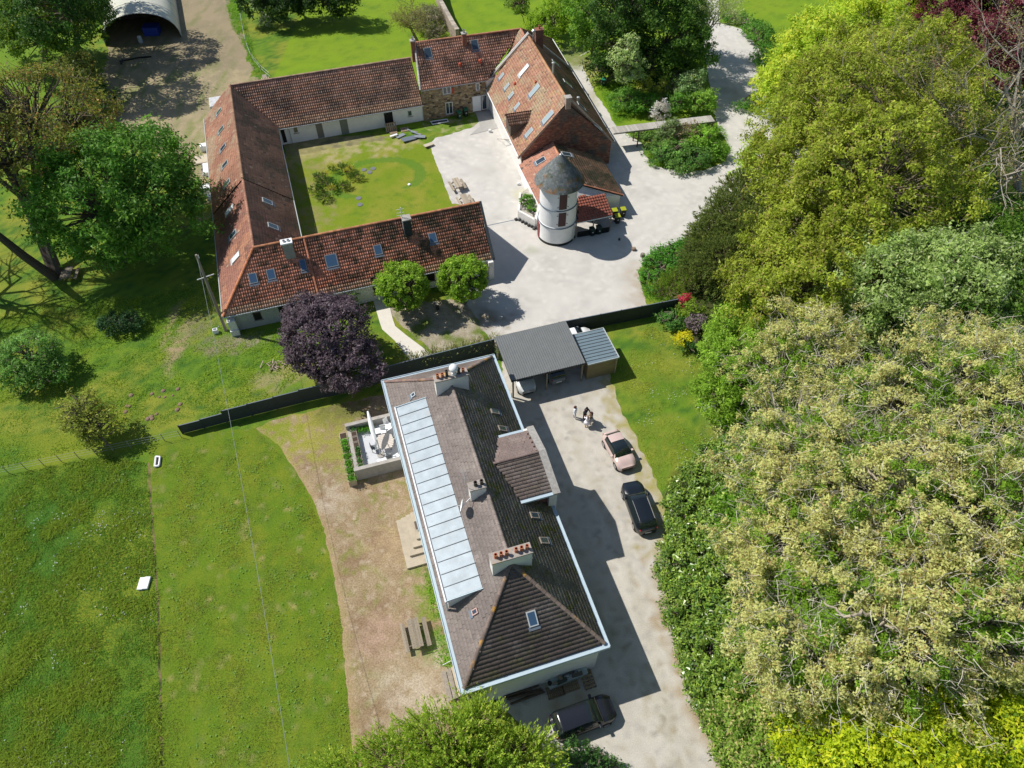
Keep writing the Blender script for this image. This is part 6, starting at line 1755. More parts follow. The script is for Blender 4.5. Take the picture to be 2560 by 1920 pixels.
# meadow things
t = thing('manhole_slab', P(361, 1462), 'white concrete double slab in the long meadow grass', 'slab')
c = P(355, 1461); m_ = MB(); m_.box((c.x, c.y, .1), (.38, .95, .2), HY - .25); m_.build('slab_half', m_white, t, bevel=.01); c = P(368, 1459); m_ = MB(); m_.box((c.x, c.y, .1), (.38, .95, .2), HY - .25); m_.build('slab_half', m_white, t, bevel=.01)
t = thing('stone_trough', P(395, 1154), 'small white stone trough filled with earth at the corner of the mown lawn', 'trough')
q = [P(388, 1168), P(399, 1166), P(402, 1144), P(391, 1143)]
for a, b in zip(q, q[1:] + q[:1]): m_ = MB(); m_.tube([a + dz * .12, b + dz * .12], .09, 5); m_.build('rim_stone', m_white, t)
m_ = MB(); m_.prism(q, .0, .08); m_.build('soil', m_soild, t)
t = thing('wood_pile', P(688, 918), 'heap of broken timber offcuts on the grass left of the purple tree', 'wood pile')
for k in range(26):
    c = P(688 + random.gauss(0, 10), 918 + random.gauss(0, 7)); g = random.uniform(.7, 1.5); m_ = MB(); m_.box((c.x, c.y, random.uniform(.05, .3)), (random.uniform(.3, .9), .06, .05), random.uniform(0, 3), (.34 * g, .27 * g, .22 * g), random.uniform(-.3, .3)); m_.col = (.3, .3, .3); m_.build('stick', m_wood, t)
for k in range(16):
    p = D(random.uniform(270, 400), random.uniform(835, 905)); m_ = MB(); r_ = random.uniform(.12, .26)
    t = thing('molehill', p, 'small brown molehill on the grass left of the panel fence', 'molehill', 'molehills')
    m_.lathe(p, [(r_, 0), (r_ * .7, r_ * .35), (r_ * .2, r_ * .5)], 8); m_.build('soil_heap', mat('mole_soil', (.22, .15, .11), .95, var=.3, vs=8), t)
# ------------------------------------------------------------------ vegetation
LEAFGAIN = 1.75
def unit(v): return v / (np.linalg.norm(v, axis=1, keepdims=True) + 1e-9)
def leafmesh(name, C, size, cols, parent, outw=None, k_out=.6, k_up=.35, elong=.6, m=None, kind='stuff', tang=None, rs=.55):
    "C (N,3) leaf spray centres -> rhombic leaf faces folded a little"
    N = len(C)
    n = RNG.normal(0, 1, (N, 3))
    if outw is not None: n = unit(n) + outw * k_out
    n[:, 2] += k_up
    n = unit(n)
    if tang is None: t = unit(np.cross(n, RNG.normal(0, 1, (N, 3))))
    else:
        t = unit(tang + RNG.normal(0, .25, (N, 3))); n = unit(n - t * (n * t).sum(1, keepdims=True))
    b = np.cross(n, t)
    s = size * (1 + RNG.uniform(-rs, rs, (N, 1)))
    a0 = C - t * s * .45 - b * s * .5 * elong
    a1 = C - t * s * .45 + b * s * .5 * elong
    a2 = C + t * s * .65
    V = np.stack([a0, a1, a2], 1).reshape(-1, 3)
    F = np.arange(3 * N).reshape(-1, 3)
    lc = np.clip(np.asarray(cols) * LEAFGAIN, .004, .75)
    return npmesh(name, V, F, m or m_leaf, np.repeat(lc, 3, 0), parent, kind=kind)

def lobe(c, r, K, cr, per, seed=0, zmin=-.35, rough=.22):
    "clump centres on a bumpy ellipsoid shell and leaf positions inside each clump"
    c, r = np.array(c), np.array(r)
    d = unit(RNG.normal(0, 1, (K * 3, 3)))
    d = d[d[:, 2] > zmin][:K]
    f = np.array([1 + rough * 1.6 * vnoise(Vector((x * 1.7 + seed, y * 1.7, z * 1.7)), 1.0, 3) for x, y, z in d])
    rad = f * (1 - np.abs(RNG.normal(0, .10, len(d))))
    cc = c + d * r * rad[:, None]
    k = len(cc)
    sz = cr * RNG.uniform(.6, 1.35, (k, 1, 1))
    off = RNG.normal(0, .5, (k, per, 3))
    off = off / (1 + .25 * np.linalg.norm(off, axis=2, keepdims=True))
    off += d[:, None, :] * .25
    L = cc[:, None, :] + off * sz * np.array([1, 1, .75])
    out = unit((off + d[:, None, :] * .6).reshape(-1, 3))
    return cc, d, L.reshape(-1, 3), out, np.repeat(np.arange(k), per)

def colset(n_cl, idx, base, alt, third=None, jc=.14, jl=.16, p3=.12):
    a = RNG.uniform(0, 1, (n_cl, 1))
    cb = np.array(base) * (1 - a) + np.array(alt) * a
    cb = cb * (1 + RNG.normal(0, jc, (n_cl, 1)))
    c = cb[idx] * (1 + RNG.normal(0, jl, (len(idx), 1)))
    if third is not None:
        mk = RNG.random(len(idx)) < p3
        c[mk] = np.array(third) * (1 + RNG.normal(0, .2, (mk.sum(), 1)))
    return np.clip(c, .004, .9)

def tree(name, base, lobes, label, cat='tree', group=None, cols=((.06, .14, .03), (.09, .17, .03)), third=None, p3=.1, size=.26, cr=1.0, cover=1.0, trunk_r=.35, barkc=(.16, .13, .10), limbs=.35, twigs=0, k_out=1.0, elong=.6, m=None, zmin=-.35, rough=.22, inner=0.12, twigc=None, core=None, limb_r=.09, twl=1.2, crown='crown', gap=1.25, twr=1.0, patch=None):
    "lobes: list of (centre Vector, (rx,ry,rz))"
    t = thing(name, base, label, cat, group)
    Ls, Os, Is, CC, DD, n0 = [], [], [], [], [], 0
    for i, (c, r) in enumerate(lobes):
        area = 4 * math.pi * ((r[0] * r[1]) ** 1.6 / 3 + (r[0] * r[2]) ** 1.6 / 3 + (r[1] * r[2]) ** 1.6 / 3) ** (1 / 1.6) * .72
        K = max(8, int(area / (cr * cr * gap)))
        per = max(6, int(cover * 2.6 * area / K / (size * size * elong * .5 * 2)))
        per = min(per, 420)
        cc, d, L, o, idx = lobe(c, r, K, cr, per, seed=i * 7.3, zmin=zmin, rough=rough)
        CC.append(cc); DD.append(d); Ls.append(L); Os.append(o); Is.append(idx + n0); n0 += len(cc)
    CC, DD, L, O, I = np.concatenate(CC), np.concatenate(DD), np.concatenate(Ls), np.concatenate(Os), np.concatenate(Is)
    keep = np.ones(len(L), bool)
    for (c, r) in lobes:                       # drop leaves buried deep in a neighbouring lobe
        q = (L - np.array(c)) / (np.array(r) * .62)
        keep &= (q ** 2).sum(1) > 1
    keep &= L[:, 2] > .05
    CL = colset(n0, I, cols[0], cols[1], third, p3=p3)
    if patch:                                  # young shoots of another colour in patches, sitting a little lower
        pc, psc, pth = patch
        pn = np.array([vnoise(Vector(p) * psc, 1.0, 3) for p in CC])
        mk = (pn > pth)[I]
        CL[mk] = np.array(pc) * (1 + RNG.normal(0, .18, (mk.sum(), 1)))
        L[mk] -= DD[I[mk]] * .9
    L, O, I, CL = L[keep], O[keep], I[keep], CL[keep]
    leafmesh(crown, L, size, CL, t, O, k_out=k_out, elong=elong, m=m)
    # trunk and limbs
    b = Vector(base)
    tops = [Vector(c) for c, r in lobes]
    topc = sum(tops, Vector((0, 0, 0))) / len(tops)
    fork = b.lerp(topc, .45)
    mb = MB(); mb.tube([b, b.lerp(fork, .5) + Vector((random.uniform(-.2, .2), random.uniform(-.2, .2), 0)), fork], [trunk_r * 1.25, trunk_r, trunk_r * .8], 8, barkc); mb.col = barkc
    mb.build('trunk', m_bark, t)
    mb = MB()
    for c, r in lobes:
        c = Vector(c); mb.tube([fork, fork.lerp(c, .5) + Vector((random.uniform(-.5, .5), random.uniform(-.5, .5), .3)), c + Vector((0, 0, r[2] * .3))], [trunk_r * .75, trunk_r * .5, trunk_r * .25], 6, barkc)
    sel = RNG.random(len(CC)) < limbs
    lobc = np.array([list(c) for c, r in lobes])
    for p, d in zip(CC[sel], DD[sel]):
        j = int(np.argmin(((lobc - p) ** 2).sum(1))); s0 = Vector(lobc[j]) * .8 + fork * .2
        p = Vector(p); mm = s0.lerp(p, .55) + Vector(RNG.normal(0, .35, 3))
        mb.tube([s0, mm, s0.lerp(p, .82) + Vector(RNG.normal(0, .15, 3)), p], [limb_r, limb_r * .7, limb_r * .45, limb_r * .2], 4, barkc, cap=False)
    mb.col = barkc
    mb.build('limbs', m_bark, t, kind='stuff')
    if twigs:
        tc = twigc or barkc; mb = MB()
        for p, d in zip(CC, DD):
            for _ in range(twigs):
                q = Vector(p) + Vector(RNG.normal(0, .3, 3)); dd = (Vector(d) * .8 + Vector(RNG.normal(0, .6, 3))).normalized()
                l = random.uniform(.5, 1.2) * twl; e1 = q + dd * l * .5 + Vector(RNG.normal(0, .1, 3)) * twl; e2 = e1 + (dd + Vector(RNG.normal(0, .5, 3))).normalized() * l * .5
                q0 = q - dd * l * .6
                mb.tube([q0, q, e1, e2], [.035 * twr, .03 * twr, .02 * twr, .008], 3, tc, cap=False)
        mb.col = tc
        mb.build('twigs', m_bark, t, kind='stuff')
    return t

def shoots(name, base, lobes, label, cat='tree', group=None, cols=((.1, .2, .03), (.2, .3, .03)), K=400, sl=.9, per=16, size=.16, elong=.4, up=.7, trunk_r=.25, barkc=(.14, .10, .07), m=None, droop=0.0, zmin=-.2, taper=.22):
    "feathery crown built from many leafy shoots that point outward and upward"
    t = thing(name, base, label, cat, group)
    Ls, Cs, Ts, Os = [], [], [], []
    mb = MB()
    for c, r in lobes:
        c, r = np.array(c), np.array(r)
        k = int(K * (r[0] * r[1] + r[0] * r[2] + r[1] * r[2]) / 3 / 9)
        d = unit(RNG.normal(0, 1, (k * 3, 3))); d = d[d[:, 2] > zmin][:k]
        k = len(d)
        o = c + d * r * RNG.uniform(.55, 1.0, (k, 1))
        s = unit(d * .8 + np.array([0, 0, up]) + RNG.normal(0, .28, (k, 3)))
        ln = sl * RNG.uniform(.6, 1.4, (k, 1))
        f = (np.arange(per) + .5) / per
        pts = o[:, None, :] + s[:, None, :] * (f[None, :, None] * ln[:, None, :]) + np.array([0, 0, -droop]) * (f ** 2)[None, :, None]
        rad = (RNG.normal(0, 1, (k, per, 3))) * (taper * (1 - f * .75))[None, :, None]
        pts = pts + rad
        cb = np.array(cols[0]) + (np.array(cols[1]) - np.array(cols[0])) * RNG.uniform(0, 1, (k, 1))
        cc = cb[:, None, :] * (.75 + .5 * f)[None, :, None] * (1 + RNG.normal(0, .13, (k, per, 1)))
        Ls.append(pts.reshape(-1, 3)); Cs.append(cc.reshape(-1, 3)); Ts.append((s[:, None, :] + rad * 2.2).reshape(-1, 3)); Os.append(np.repeat(s, per, 0))
        for i in range(0, k, 6): mb.tube([Vector(c * .7 + o[i] * .3), Vector(o[i]), Vector(o[i] + s[i] * ln[i] * .8)], [.05, .03, .01], 3, barkc, cap=False)
    L = np.concatenate(Ls); keep = L[:, 2] > .05
    leafmesh('crown', L[keep], size, np.clip(np.concatenate(Cs), .004, .9)[keep], t, np.concatenate(Os)[keep], elong=elong, tang=np.concatenate(Ts)[keep], m=m)
    b = Vector(base); top = Vector(lobes[0][0])
    m2 = MB(); m2.tube([b, b.lerp(top, .5), top], [trunk_r, trunk_r * .7, trunk_r * .3], 7, barkc); m2.col = barkc; m2.build('trunk', m_bark, t)
    mb.col = barkc; mb.build('limbs', m_bark, t, kind='stuff')
    return t

def E(dx, dy, z, rx, ry, rz): return (D(dx, dy, z), (rx, ry, rz))
def under(l, dx=0, dy=0): c = l[0][0]; return Vector((c.x + dx, c.y + dy, 0))

# ---- ball trees
l = [E(872, 618, 3.3, 2.3, 2.3, 2.1)]
ball = dict(cols=((.12, .22, .018), (.18, .28, .025)), third=(.25, .36, .05), size=.20, cr=.42, cover=3.6, trunk_r=.16, limbs=.5, rough=.12, zmin=-.75)
tree('ball_tree', under(l), l, 'round clipped green tree beside the concrete path, left of the pair', 'tree', 'clipped ball trees by the farmhouse', **ball)
l = [E(1001, 601, 3.3, 2.2, 2.2, 2.05)]
tree('ball_tree', under(l), l, 'round clipped green tree at the gravel edge, right of the pair', 'tree', 'clipped ball trees by the farmhouse', **ball)
l = [E(757, 644, 1.1, .8, .7, .9)]
tree('shrub', under(l), l, 'small light green shrub between the farmhouse wall and the purple tree', 'shrub', cols=((.14, .26, .03), (.2, .32, .04)), size=.2, cr=.4, trunk_r=.05)
# ---- purple tree
l = [E(712, 725, 4.0, 3.7, 3.7, 3.3), E(685, 695, 4.2, 2.6, 2.4, 2.4), E(750, 790, 3.2, 2.9, 2.6, 2.4), E(690, 770, 3.0, 2.4, 2.2, 2.2)]
tree('purple_tree', D(735, 800), l, 'dark purple-leaved plum tree between the farmhouse and the panel fence', 'tree', cols=((.072, .052, .066), (.115, .086, .10)), third=(.15, .125, .14), p3=.12, size=.21, cr=.5, cover=1.3, trunk_r=.25, barkc=(.14, .11, .10), rough=.2)
# ---- big left trees
l = [E(280, 395, 7, 6.5, 6.2, 6), E(208, 450, 7, 5.6, 5.6, 5.6), E(330, 470, 5.5, 5, 5, 5), E(240, 515, 4.5, 4.2, 3.2, 3.6)]
tree('maple_tree', D(270, 560), l, 'broad dark green maple filling the left side between the meadow and the farm', 'tree', cols=((.055, .145, .018), (.105, .215, .026)), third=(.16, .27, .07), p3=.09, size=.30, cr=1.15, cover=1.25, trunk_r=.45, rough=.25)
tb = D(128, 592)
l = [(Vector((tb.x - 6.0, tb.y + 2.5, 17)), (7, 6, 4.5)), E(70, 235, 13, 6, 5, 3.2), E(160, 270, 10.5, 4.2, 4.2, 2.6), E(20, 330, 13, 5, 4, 3.0)]
tree('forked_tree', tb, l, 'tall thinly-leaved olive tree with two thick dark leaning trunks at the left edge', 'tree', cols=((.11, .15, .02), (.17, .17, .03)), third=(.22, .13, .04), p3=.18, size=.22, cr=1.0, cover=.42, trunk_r=.38, barkc=(.12, .10, .08), limbs=.9, twigs=1, limb_r=.10, rough=.3)
mb = MB()
mb.tube([tb + Vector((-.4, 0, 0)), P(80, 540, 4.5), P(30, 440, 8.5), P(-20, 380, 11), P(40, 330, 13)], [.62, .50, .42, .34, .15], 10, (.085, .07, .055))
mb.tube([tb + Vector((-.2, -.6, 0)), P(60, 640, 3.5), P(-40, 560, 8)], [.5, .42, .3], 9, (.085, .07, .055))
mb.tube([P(30, 440, 8.5), P(70, 390, 10.5), P(76, 330, 12), P(115, 300, 13)], [.22, .16, .12, .06], 7, (.10, .085, .07))
mb.tube([P(50, 400, 10), P(110, 375, 11), P(160, 330, 12)], [.18, .12, .05], 6, (.10, .085, .07))
mb.col = (.1, .08, .06)
o = mb.build('forked_trunk', m_bark, bpy.data.objects['forked_tree'])
# bare-branched crown further left whose shadow falls on the lawn
nb = thing('bare_tree', Vector((tb.x - 13, tb.y - 1, 0)), 'leafless tree just outside the left edge throwing branch shadows on the lawn', 'tree')
def barebr(parent, b, top, spread, n, col, r0=.3, name='branches', seed=1, lv=3, zf=.8, leafy=None):
    rr = random.Random(seed); mb = MB(); ends = []
    def go(p, d, L, r, lv_):
        q = p + d * L * .5 + Vector((rr.gauss(0, .12), rr.gauss(0, .12), rr.gauss(0, .08))) * L * .4; e = p + d * L + Vector((rr.gauss(0, .15), rr.gauss(0, .15), rr.gauss(0, .1))) * L * .4
        mb.tube([p, q, e], [r, r * .8, r * .55], 5 if r > .05 else 3, col, cap=False)
        ends.append(e)
        if lv_ > 0:
            for _ in range(rr.choice((2, 3, 3))):
                nd = (d + Vector((rr.gauss(0, .55), rr.gauss(0, .55), rr.gauss(0.05, .35)))).normalized()
                go(e if rr.random() < .6 else q, nd, L * rr.uniform(.6, .85), r * .55, lv_ - 1)
    mb.tube([b, b.lerp(top, .5), top], [r0 * 1.3, r0, r0 * .8], 8, col)
    for i in range(n):
        a = 2 * math.pi * i / n + rr.random()
        go(top if i % 2 else b.lerp(top, .8), Vector((math.cos(a) * spread, math.sin(a) * spread, zf)).normalized(), (top - b).length * rr.uniform(.35, .55), r0 * .5, lv)
    mb.col = col
    mb.build(name, m_bark, parent)
    return ends
barebr(nb, Vector((tb.x - 13, tb.y - 1, 0)), Vector((tb.x - 12, tb.y - 1, 9)), .9, 7, (.12, .10, .08), .42, seed=4, lv=4)
bt2 = thing('bare_tree', D(-90, 640), 'leafless tree beyond the lower left whose shadow crosses the grass', 'tree')
barebr(bt2, D(-90, 640), D(-90, 640) + Vector((1, 0, 8)), .9, 6, (.12, .10, .08), .35, seed=9, lv=4)
# ---- top left
l = [E(80, 95, 5, 3.4, 3, 3.4), E(110, 60, 5.5, 5, 4, 4.5), E(20, 40, 6, 5, 5, 5), E(170, 30, 6, 4, 4, 5)]
tree('oak_tree', D(100, 130), l, 'dark green tree with yellow-lit young leaves in the top left corner', 'tree', cols=((.045, .10, .015), (.10, .17, .02)), third=(.24, .26, .02), p3=.12, size=.32, cr=1.1, cover=1.1, trunk_r=.4, rough=.3)
l = [E(150, 20, 10, 5, 6, 6), E(185, -60, 10, 5, 6, 6)]
tree('oak_tree', D(165, 110), l, 'tall dark tree left of the tunnel shelter shading the ploughed field', 'tree', cols=((.028, .07, .014), (.045, .10, .016)), size=.34, cr=1.2, cover=1.1, trunk_r=.4)
l = [E(168, 150, 2.6, 2.4, 2.2, 2.2), E(178, 185, 2.0, 2.3, 2.0, 1.8)]
tree('elder_bush', under(l), l, 'rounded olive bush with a yellowish top at the left edge of the ploughed field', 'bush', cols=((.11, .15, .035), (.15, .18, .04)), third=(.32, .25, .05), p3=.12, size=.24, cr=.6, cover=1.2, trunk_r=.15)
l = [E(205, 245, 1.4, 1.4, 1.4, 1.2), E(215, 215, 1.6, 2.0, 2.5, 1.5)]
tree('hedge', under(l), l, 'dark shaded hedge running behind the olive tree crown', 'hedge', cols=((.035, .08, .015), (.06, .11, .02)), size=.26, cr=.7, trunk_r=.15)
# ---- meadow bushes
l = [E(263, 700, .75, 2.0, 1.2, 1.0)]
tree('bush', under(l), l, 'dark green rounded bush alone on the lawn below the big maple', 'bush', cols=((.025, .065, .022), (.04, .09, .03)), size=.16, cr=.5, cover=1.3, trunk_r=.06, rough=.1, zmin=-.1)
l = [E(68, 770, 2.0, 2.6, 2.2, 1.9), E(40, 800, 1.6, 2.0, 1.6, 1.4), E(95, 800, 1.4, 1.6, 1.5, 1.2)]
tree('bush', under(l), l, 'large light green bush at the left edge of the lawn', 'bush', cols=((.09, .19, .035), (.13, .25, .05)), third=(.18, .28, .09), size=.18, cr=.6, cover=1.1, trunk_r=.1, twigs=1, twl=.5)
l = [E(172, 885, 3.2, 1.7, 1.5, 1.2), E(195, 910, 2.4, 1.9, 1.5, 1.1), E(210, 935, 1.6, 1.3, 1.2, .9)]
tree('young_tree', D(234, 962), l, 'small yellow-green young tree standing on the wire fence line', 'tree', cols=((.14, .18, .03), (.22, .24, .04)), third=(.27, .25, .05), size=.18, cr=.5, cover=.65, trunk_r=.09, limbs=.8, rough=.35)
# ---- courtyard shrubs
for k, (dx, dy, rx, ry, lb) in enumerate(((702, 398, 1.5, 1.1, 'dark green spreading shrub at the left end of the courtyard bed'), (683, 412, 1.1, .9, 'low dark shrub nearest the shaded west side of the courtyard'), (735, 403, 2.1, .85, 'long dark shrub along the lower side of the courtyard bed'), (768, 384, 1.3, .75, 'dark shrub at the right lower end of the courtyard bed'), (738, 366, 2.2, .8, 'long dark shrub along the upper side of the courtyard bed'), (692, 384, 1.2, .8, 'dark shrub at the upper left of the courtyard bed'), (700, 428, 1.3, .9, 'dark shrub nearest the farmhouse in the courtyard bed'))):
    l = [E(dx, dy, .30, rx * .72, ry * .7, .5)]
    shoots('juniper_shrub', under(l), l, lb, 'shrub', 'shrubs in the courtyard bed', cols=((.035, .085, .012), (.08, .14, .02)), K=1500, sl=.38, per=10, size=.15, elong=.35, up=.35, trunk_r=.05, zmin=-.1, taper=.08)
for dx, dy, lb in ((703, 377, 'yellow-leaved shrub tuft on the left of the courtyard bed'), (716, 408, 'larger yellow-leaved tuft in front of the dark courtyard shrubs'), (757, 365, 'yellow-leaved tuft at the upper right of the courtyard bed'), (748, 372, 'small yellow-leaved tuft in the middle of the courtyard bed')):
    l = [E(dx, dy, .5, .5, .4, .5)]
    shoots('yellow_shrub', under(l), l, lb, 'shrub', 'yellow tufts in the courtyard bed', cols=((.30, .30, .04), (.45, .42, .06)), K=1800, sl=.3, per=6, size=.13, trunk_r=.03, taper=.06)
# ---- grasses behind the villa, bamboo hedge
l = [E(890 + 22 * k, 786 - 5.5 * k + random.uniform(-2, 2), .7, .75, .6, .75) for k in range(9)]
shoots('bamboo_hedge', D(960, 775), l, 'feathery pale bamboo hedge between the fence and the villa gutter', 'hedge', cols=((.13, .17, .04), (.26, .25, .10)), K=900, sl=.8, per=10, size=.17, elong=.3, up=1.2, trunk_r=.04, taper=.10)
# ---- top edge
l = [E(560 + 30 * k, 6 + random.uniform(-6, 3), 3.2, 2.6, 2.4, 3.6) for k in range(7)]
tree('conifer_hedge', D(640, 25), l, 'tall dark hedge along the top edge of the upper lawn', 'hedge', cols=((.018, .045, .010), (.035, .075, .014)), size=.30, cr=.9, cover=1.1, trunk_r=.2)
l = [E(560, 12, 1.8, .8, 1.6, 1.6), E(572, 45, .9, .8, .9, .9)]
tree('hawthorn', under(l), l, 'white-flowered shrub at the left end of the dark hedge', 'shrub', cols=((.10, .17, .05), (.2, .25, .12)), third=(.70, .72, .62), p3=.35, size=.2, cr=.5, trunk_r=.06)
bt = thing('bare_tree', D(888, 88), 'bare brown spreading tree behind the stable wing', 'tree')
e = barebr(bt, D(905, 96), D(885, 55, 3), 1.1, 8, (.17, .14, .085), .20, seed=21, lv=4, zf=.7)
Cn = np.array([list(p) for p in e]); Cn = Cn[RNG.integers(0, len(Cn), 5000)] + RNG.normal(0, .22, (5000, 3))
leafmesh('buds', Cn, .13, colset(10, RNG.integers(0, 10, 5000), (.15, .16, .04), (.22, .20, .07)), bt)
l = [E(925, 40, 1.2, 2.5, 3.5, 1.2), E(945, 75, .8, 1.5, 1.5, .8)]
tree('bramble', under(l), l, 'tangled grey-green brambles against the old garden wall', 'shrub', cols=((.12, .14, .06), (.20, .18, .10)), size=.18, cr=.5, cover=.7, trunk_r=.05, twigs=1, twigc=(.3, .26, .2), twl=.5)
l = [E(1185, 55, 2.6, 2.9, 2.6, 2.4), E(1200, 30, 2.6, 2.2, 2.2, 2.2), E(1165, 70, 1.8, 1.6, 1.6, 1.5)]
tree('hazel_bush', D(1185, 75), l, 'bright yellow-green bush just behind the barn chimney', 'bush', cols=((.12, .22, .015), (.19, .28, .02)), size=.24, cr=.7, cover=1.2, trunk_r=.1)
l = [E(1118, 6, 4, 1.7, 1.7, 1.6), E(1125, 25, 2.6, 1.0, 1.0, 1.2)]
tree('young_tree', D(1136, 55), l, 'slim young tree with drooping pale foliage on the upper lawn', 'tree', cols=((.12, .2, .03), (.18, .26, .04)), size=.2, cr=.5, cover=.8, trunk_r=.06, limbs=.7)
for k, (ls, lb, c0, c1) in enumerate((([E(1290, 30, 6, 3.6, 3.4, 4.6), E(1272, 80, 3.2, 2.2, 2.2, 2.6)], 'tall bright-leaved tree, leftmost of the dark clump behind the barn', (.085, .19, .018), (.15, .26, .028)), ([E(1350, 30, 9, 4.2, 4, 6.5), E(1335, 100, 5, 3, 3, 4)], 'tall dark tree in the middle of the clump behind the barn', (.035, .085, .014), (.065, .13, .02)), ([E(1420, 20, 9, 4.5, 4.2, 6.5), E(1440, 95, 6, 4, 3.6, 5)], 'dark ivy-covered tree of the clump nearest the curving road', (.04, .095, .014), (.08, .155, .02)), ([E(1480, 30, 6, 3.2, 3.2, 4.5), E(1490, 120, 4, 3.0, 3.2, 3.2)], 'mid-green tree on the road side of the clump', (.06, .14, .018), (.11, .20, .025)), ([E(1300, 152, 1.8, 1.6, 1.6, 1.6), E(1415, 150, 3, 3.4, 2.4, 2.6)], 'low dark trees at the foot of the clump by the barn path', (.02, .055, .01), (.035, .08, .014)))):
    tree('ivy_tree', under(ls), ls, lb, 'tree', 'dark clump of trees behind the barn', cols=(c0, c1), third=(.12, .2, .05), p3=.08, size=.28, cr=.95, cover=1.2, trunk_r=.35, rough=.3)
l = [E(1357, 100, 7.6, 1.3, 1.2, 1.3), E(1350, 132, 6.2, 1.7, 1.4, 1.4), E(1360, 160, 4.6, 1.6, 1.3, 1.2)]
tree('whitebeam', D(1362, 208), l, 'slender pale-leaved young tree in front of the dark clump', 'tree', cols=((.24, .34, .11), (.32, .42, .15)), third=(.42, .5, .25), size=.22, cr=.5, cover=1.0, trunk_r=.08, limbs=.6, rough=.35)
shr = ((1410, 185, 1.8, 1.9, (.15, .20, .03), (.22, .25, .04), 'yellow-green shrub north of the footbridge'), (1350, 218, 1.2, 2.2, (.07, .16, .03), (.11, .22, .03), 'low leafy shrub beside the barn path'), (1395, 225, 1.0, 2.2, (.07, .18, .02), (.12, .24, .03), 'bright green shrub directly north of the footbridge'), (1455, 180, 2.0, 1.8, (.09, .11, .05), (.13, .14, .07), 'grey-brown twiggy shrub in the thicket'), (1490, 188, 2.4, 1.7, (.12, .20, .08), (.17, .26, .10), 'pale green rounded shrub near the road'), (1515, 222, 1.5, 2.0, (.08, .17, .02), (.13, .23, .03), 'green shrub at the road bend'), (1465, 222, 1.3, 1.9, (.06, .15, .02), (.11, .22, .03), 'dense green shrub behind the lilac'), (1427, 244, 1.7, .9, (.24, .26, .22), (.34, .34, .34), 'pale flowering lilac overhanging the footbridge'),
       (1415, 308, 1.1, 1.6, (.08, .15, .03), (.13, .21, .05), 'green shrub at the left of the round island'), (1446, 292, 2.0, 1.1, (.11, .17, .05), (.18, .24, .10), 'tall flowering shrub touching the footbridge'), (1455, 325, 1.2, 2.2, (.07, .15, .03), (.10, .20, .04), 'low leafy shrub at the front of the round island'), (1475, 295, 1.7, 1.8, (.12, .12, .06), (.17, .15, .09), 'brown twiggy shrub in the middle of the island'), (1498, 292, 1.1, 1.7, (.08, .17, .03), (.12, .22, .04), 'green shrub under the far end of the footbridge'), (1515, 305, 1.6, 1.8, (.09, .20, .02), (.14, .26, .03), 'bright green shrub on the right of the island'), (1500, 340, 1.0, 2.0, (.06, .14, .03), (.10, .19, .04), 'low shrub at the lower right of the island'), (1543, 325, .9, 1.6, (.09, .20, .02), (.14, .26, .03), 'low bright shrub at the right tip of the island'), (1425, 335, .9, 1.5, (.06, .13, .03), (.09, .18, .04), 'low dark shrub at the lower left of the island'), (1385, 285, .4, 1.2, (.07, .16, .02), (.11, .21, .03), 'low growth below the bridge by the gravel spit'), (1528, 285, .6, 1.3, (.06, .15, .02), (.10, .2, .03), 'low shrub at the far end of the footbridge'), (1478, 352, .7, 1.8, (.06, .14, .03), (.10, .19, .04), 'low shrub at the gravel edge of the island'))
for dx, dy, z, r, c0, c1, lb in shr:
    jj = random.uniform(.85, 1.5); c0, c1 = tuple(c * jj * (1.25 if i == 0 and jj > 1.2 else 1) for i, c in enumerate(c0)), tuple(c * jj for c in c1)
    l = [E(dx, dy, z, r, r * .85, z * .95)]
    tree('shrub', under(l), l, lb, 'shrub', 'shrubs round the footbridge', cols=(c0, c1), third=(.36, .40, .30) if c0[2] > .2 else None, size=.22, cr=.6, cover=1.2, trunk_r=.06, twigs=1 if c0[0] > .1 else 0, twigc=(.22, .18, .13), twl=.5, zmin=-.2)
lt_ = thing('leaning_tree', D(1508, 112), 'leaning thin tree with sparse pale leaves over the top of the road', 'tree')
e = barebr(lt_, D(1508, 112), D(1528, 62, 5), .8, 7, (.30, .27, .22), .22, seed=33, lv=4, zf=1.1)
Cn = np.array([list(p) for p in e]); Cn = Cn[RNG.integers(0, len(Cn), 6000)] + RNG.normal(0, .28, (6000, 3))
leafmesh('leaves', Cn, .17, colset(10, RNG.integers(0, 10, 6000), (.22, .28, .08), (.30, .36, .13)), lt_)
# verge shrubs on the far side of the road
l = [E(1640, 70, .8, 2.0, 3.5, .9), E(1655, 125, .9, 1.6, 3, .9), E(1625, 230, .5, 2.2, 1.2, .5), E(1590, 40, .5, 2, 2, .5)]
tree('verge_growth', under(l), l, 'low leafy growth along the far verge of the road', 'shrub', cols=((.06, .16, .02), (.10, .21, .03)), size=.24, cr=.6, trunk_r=.05)
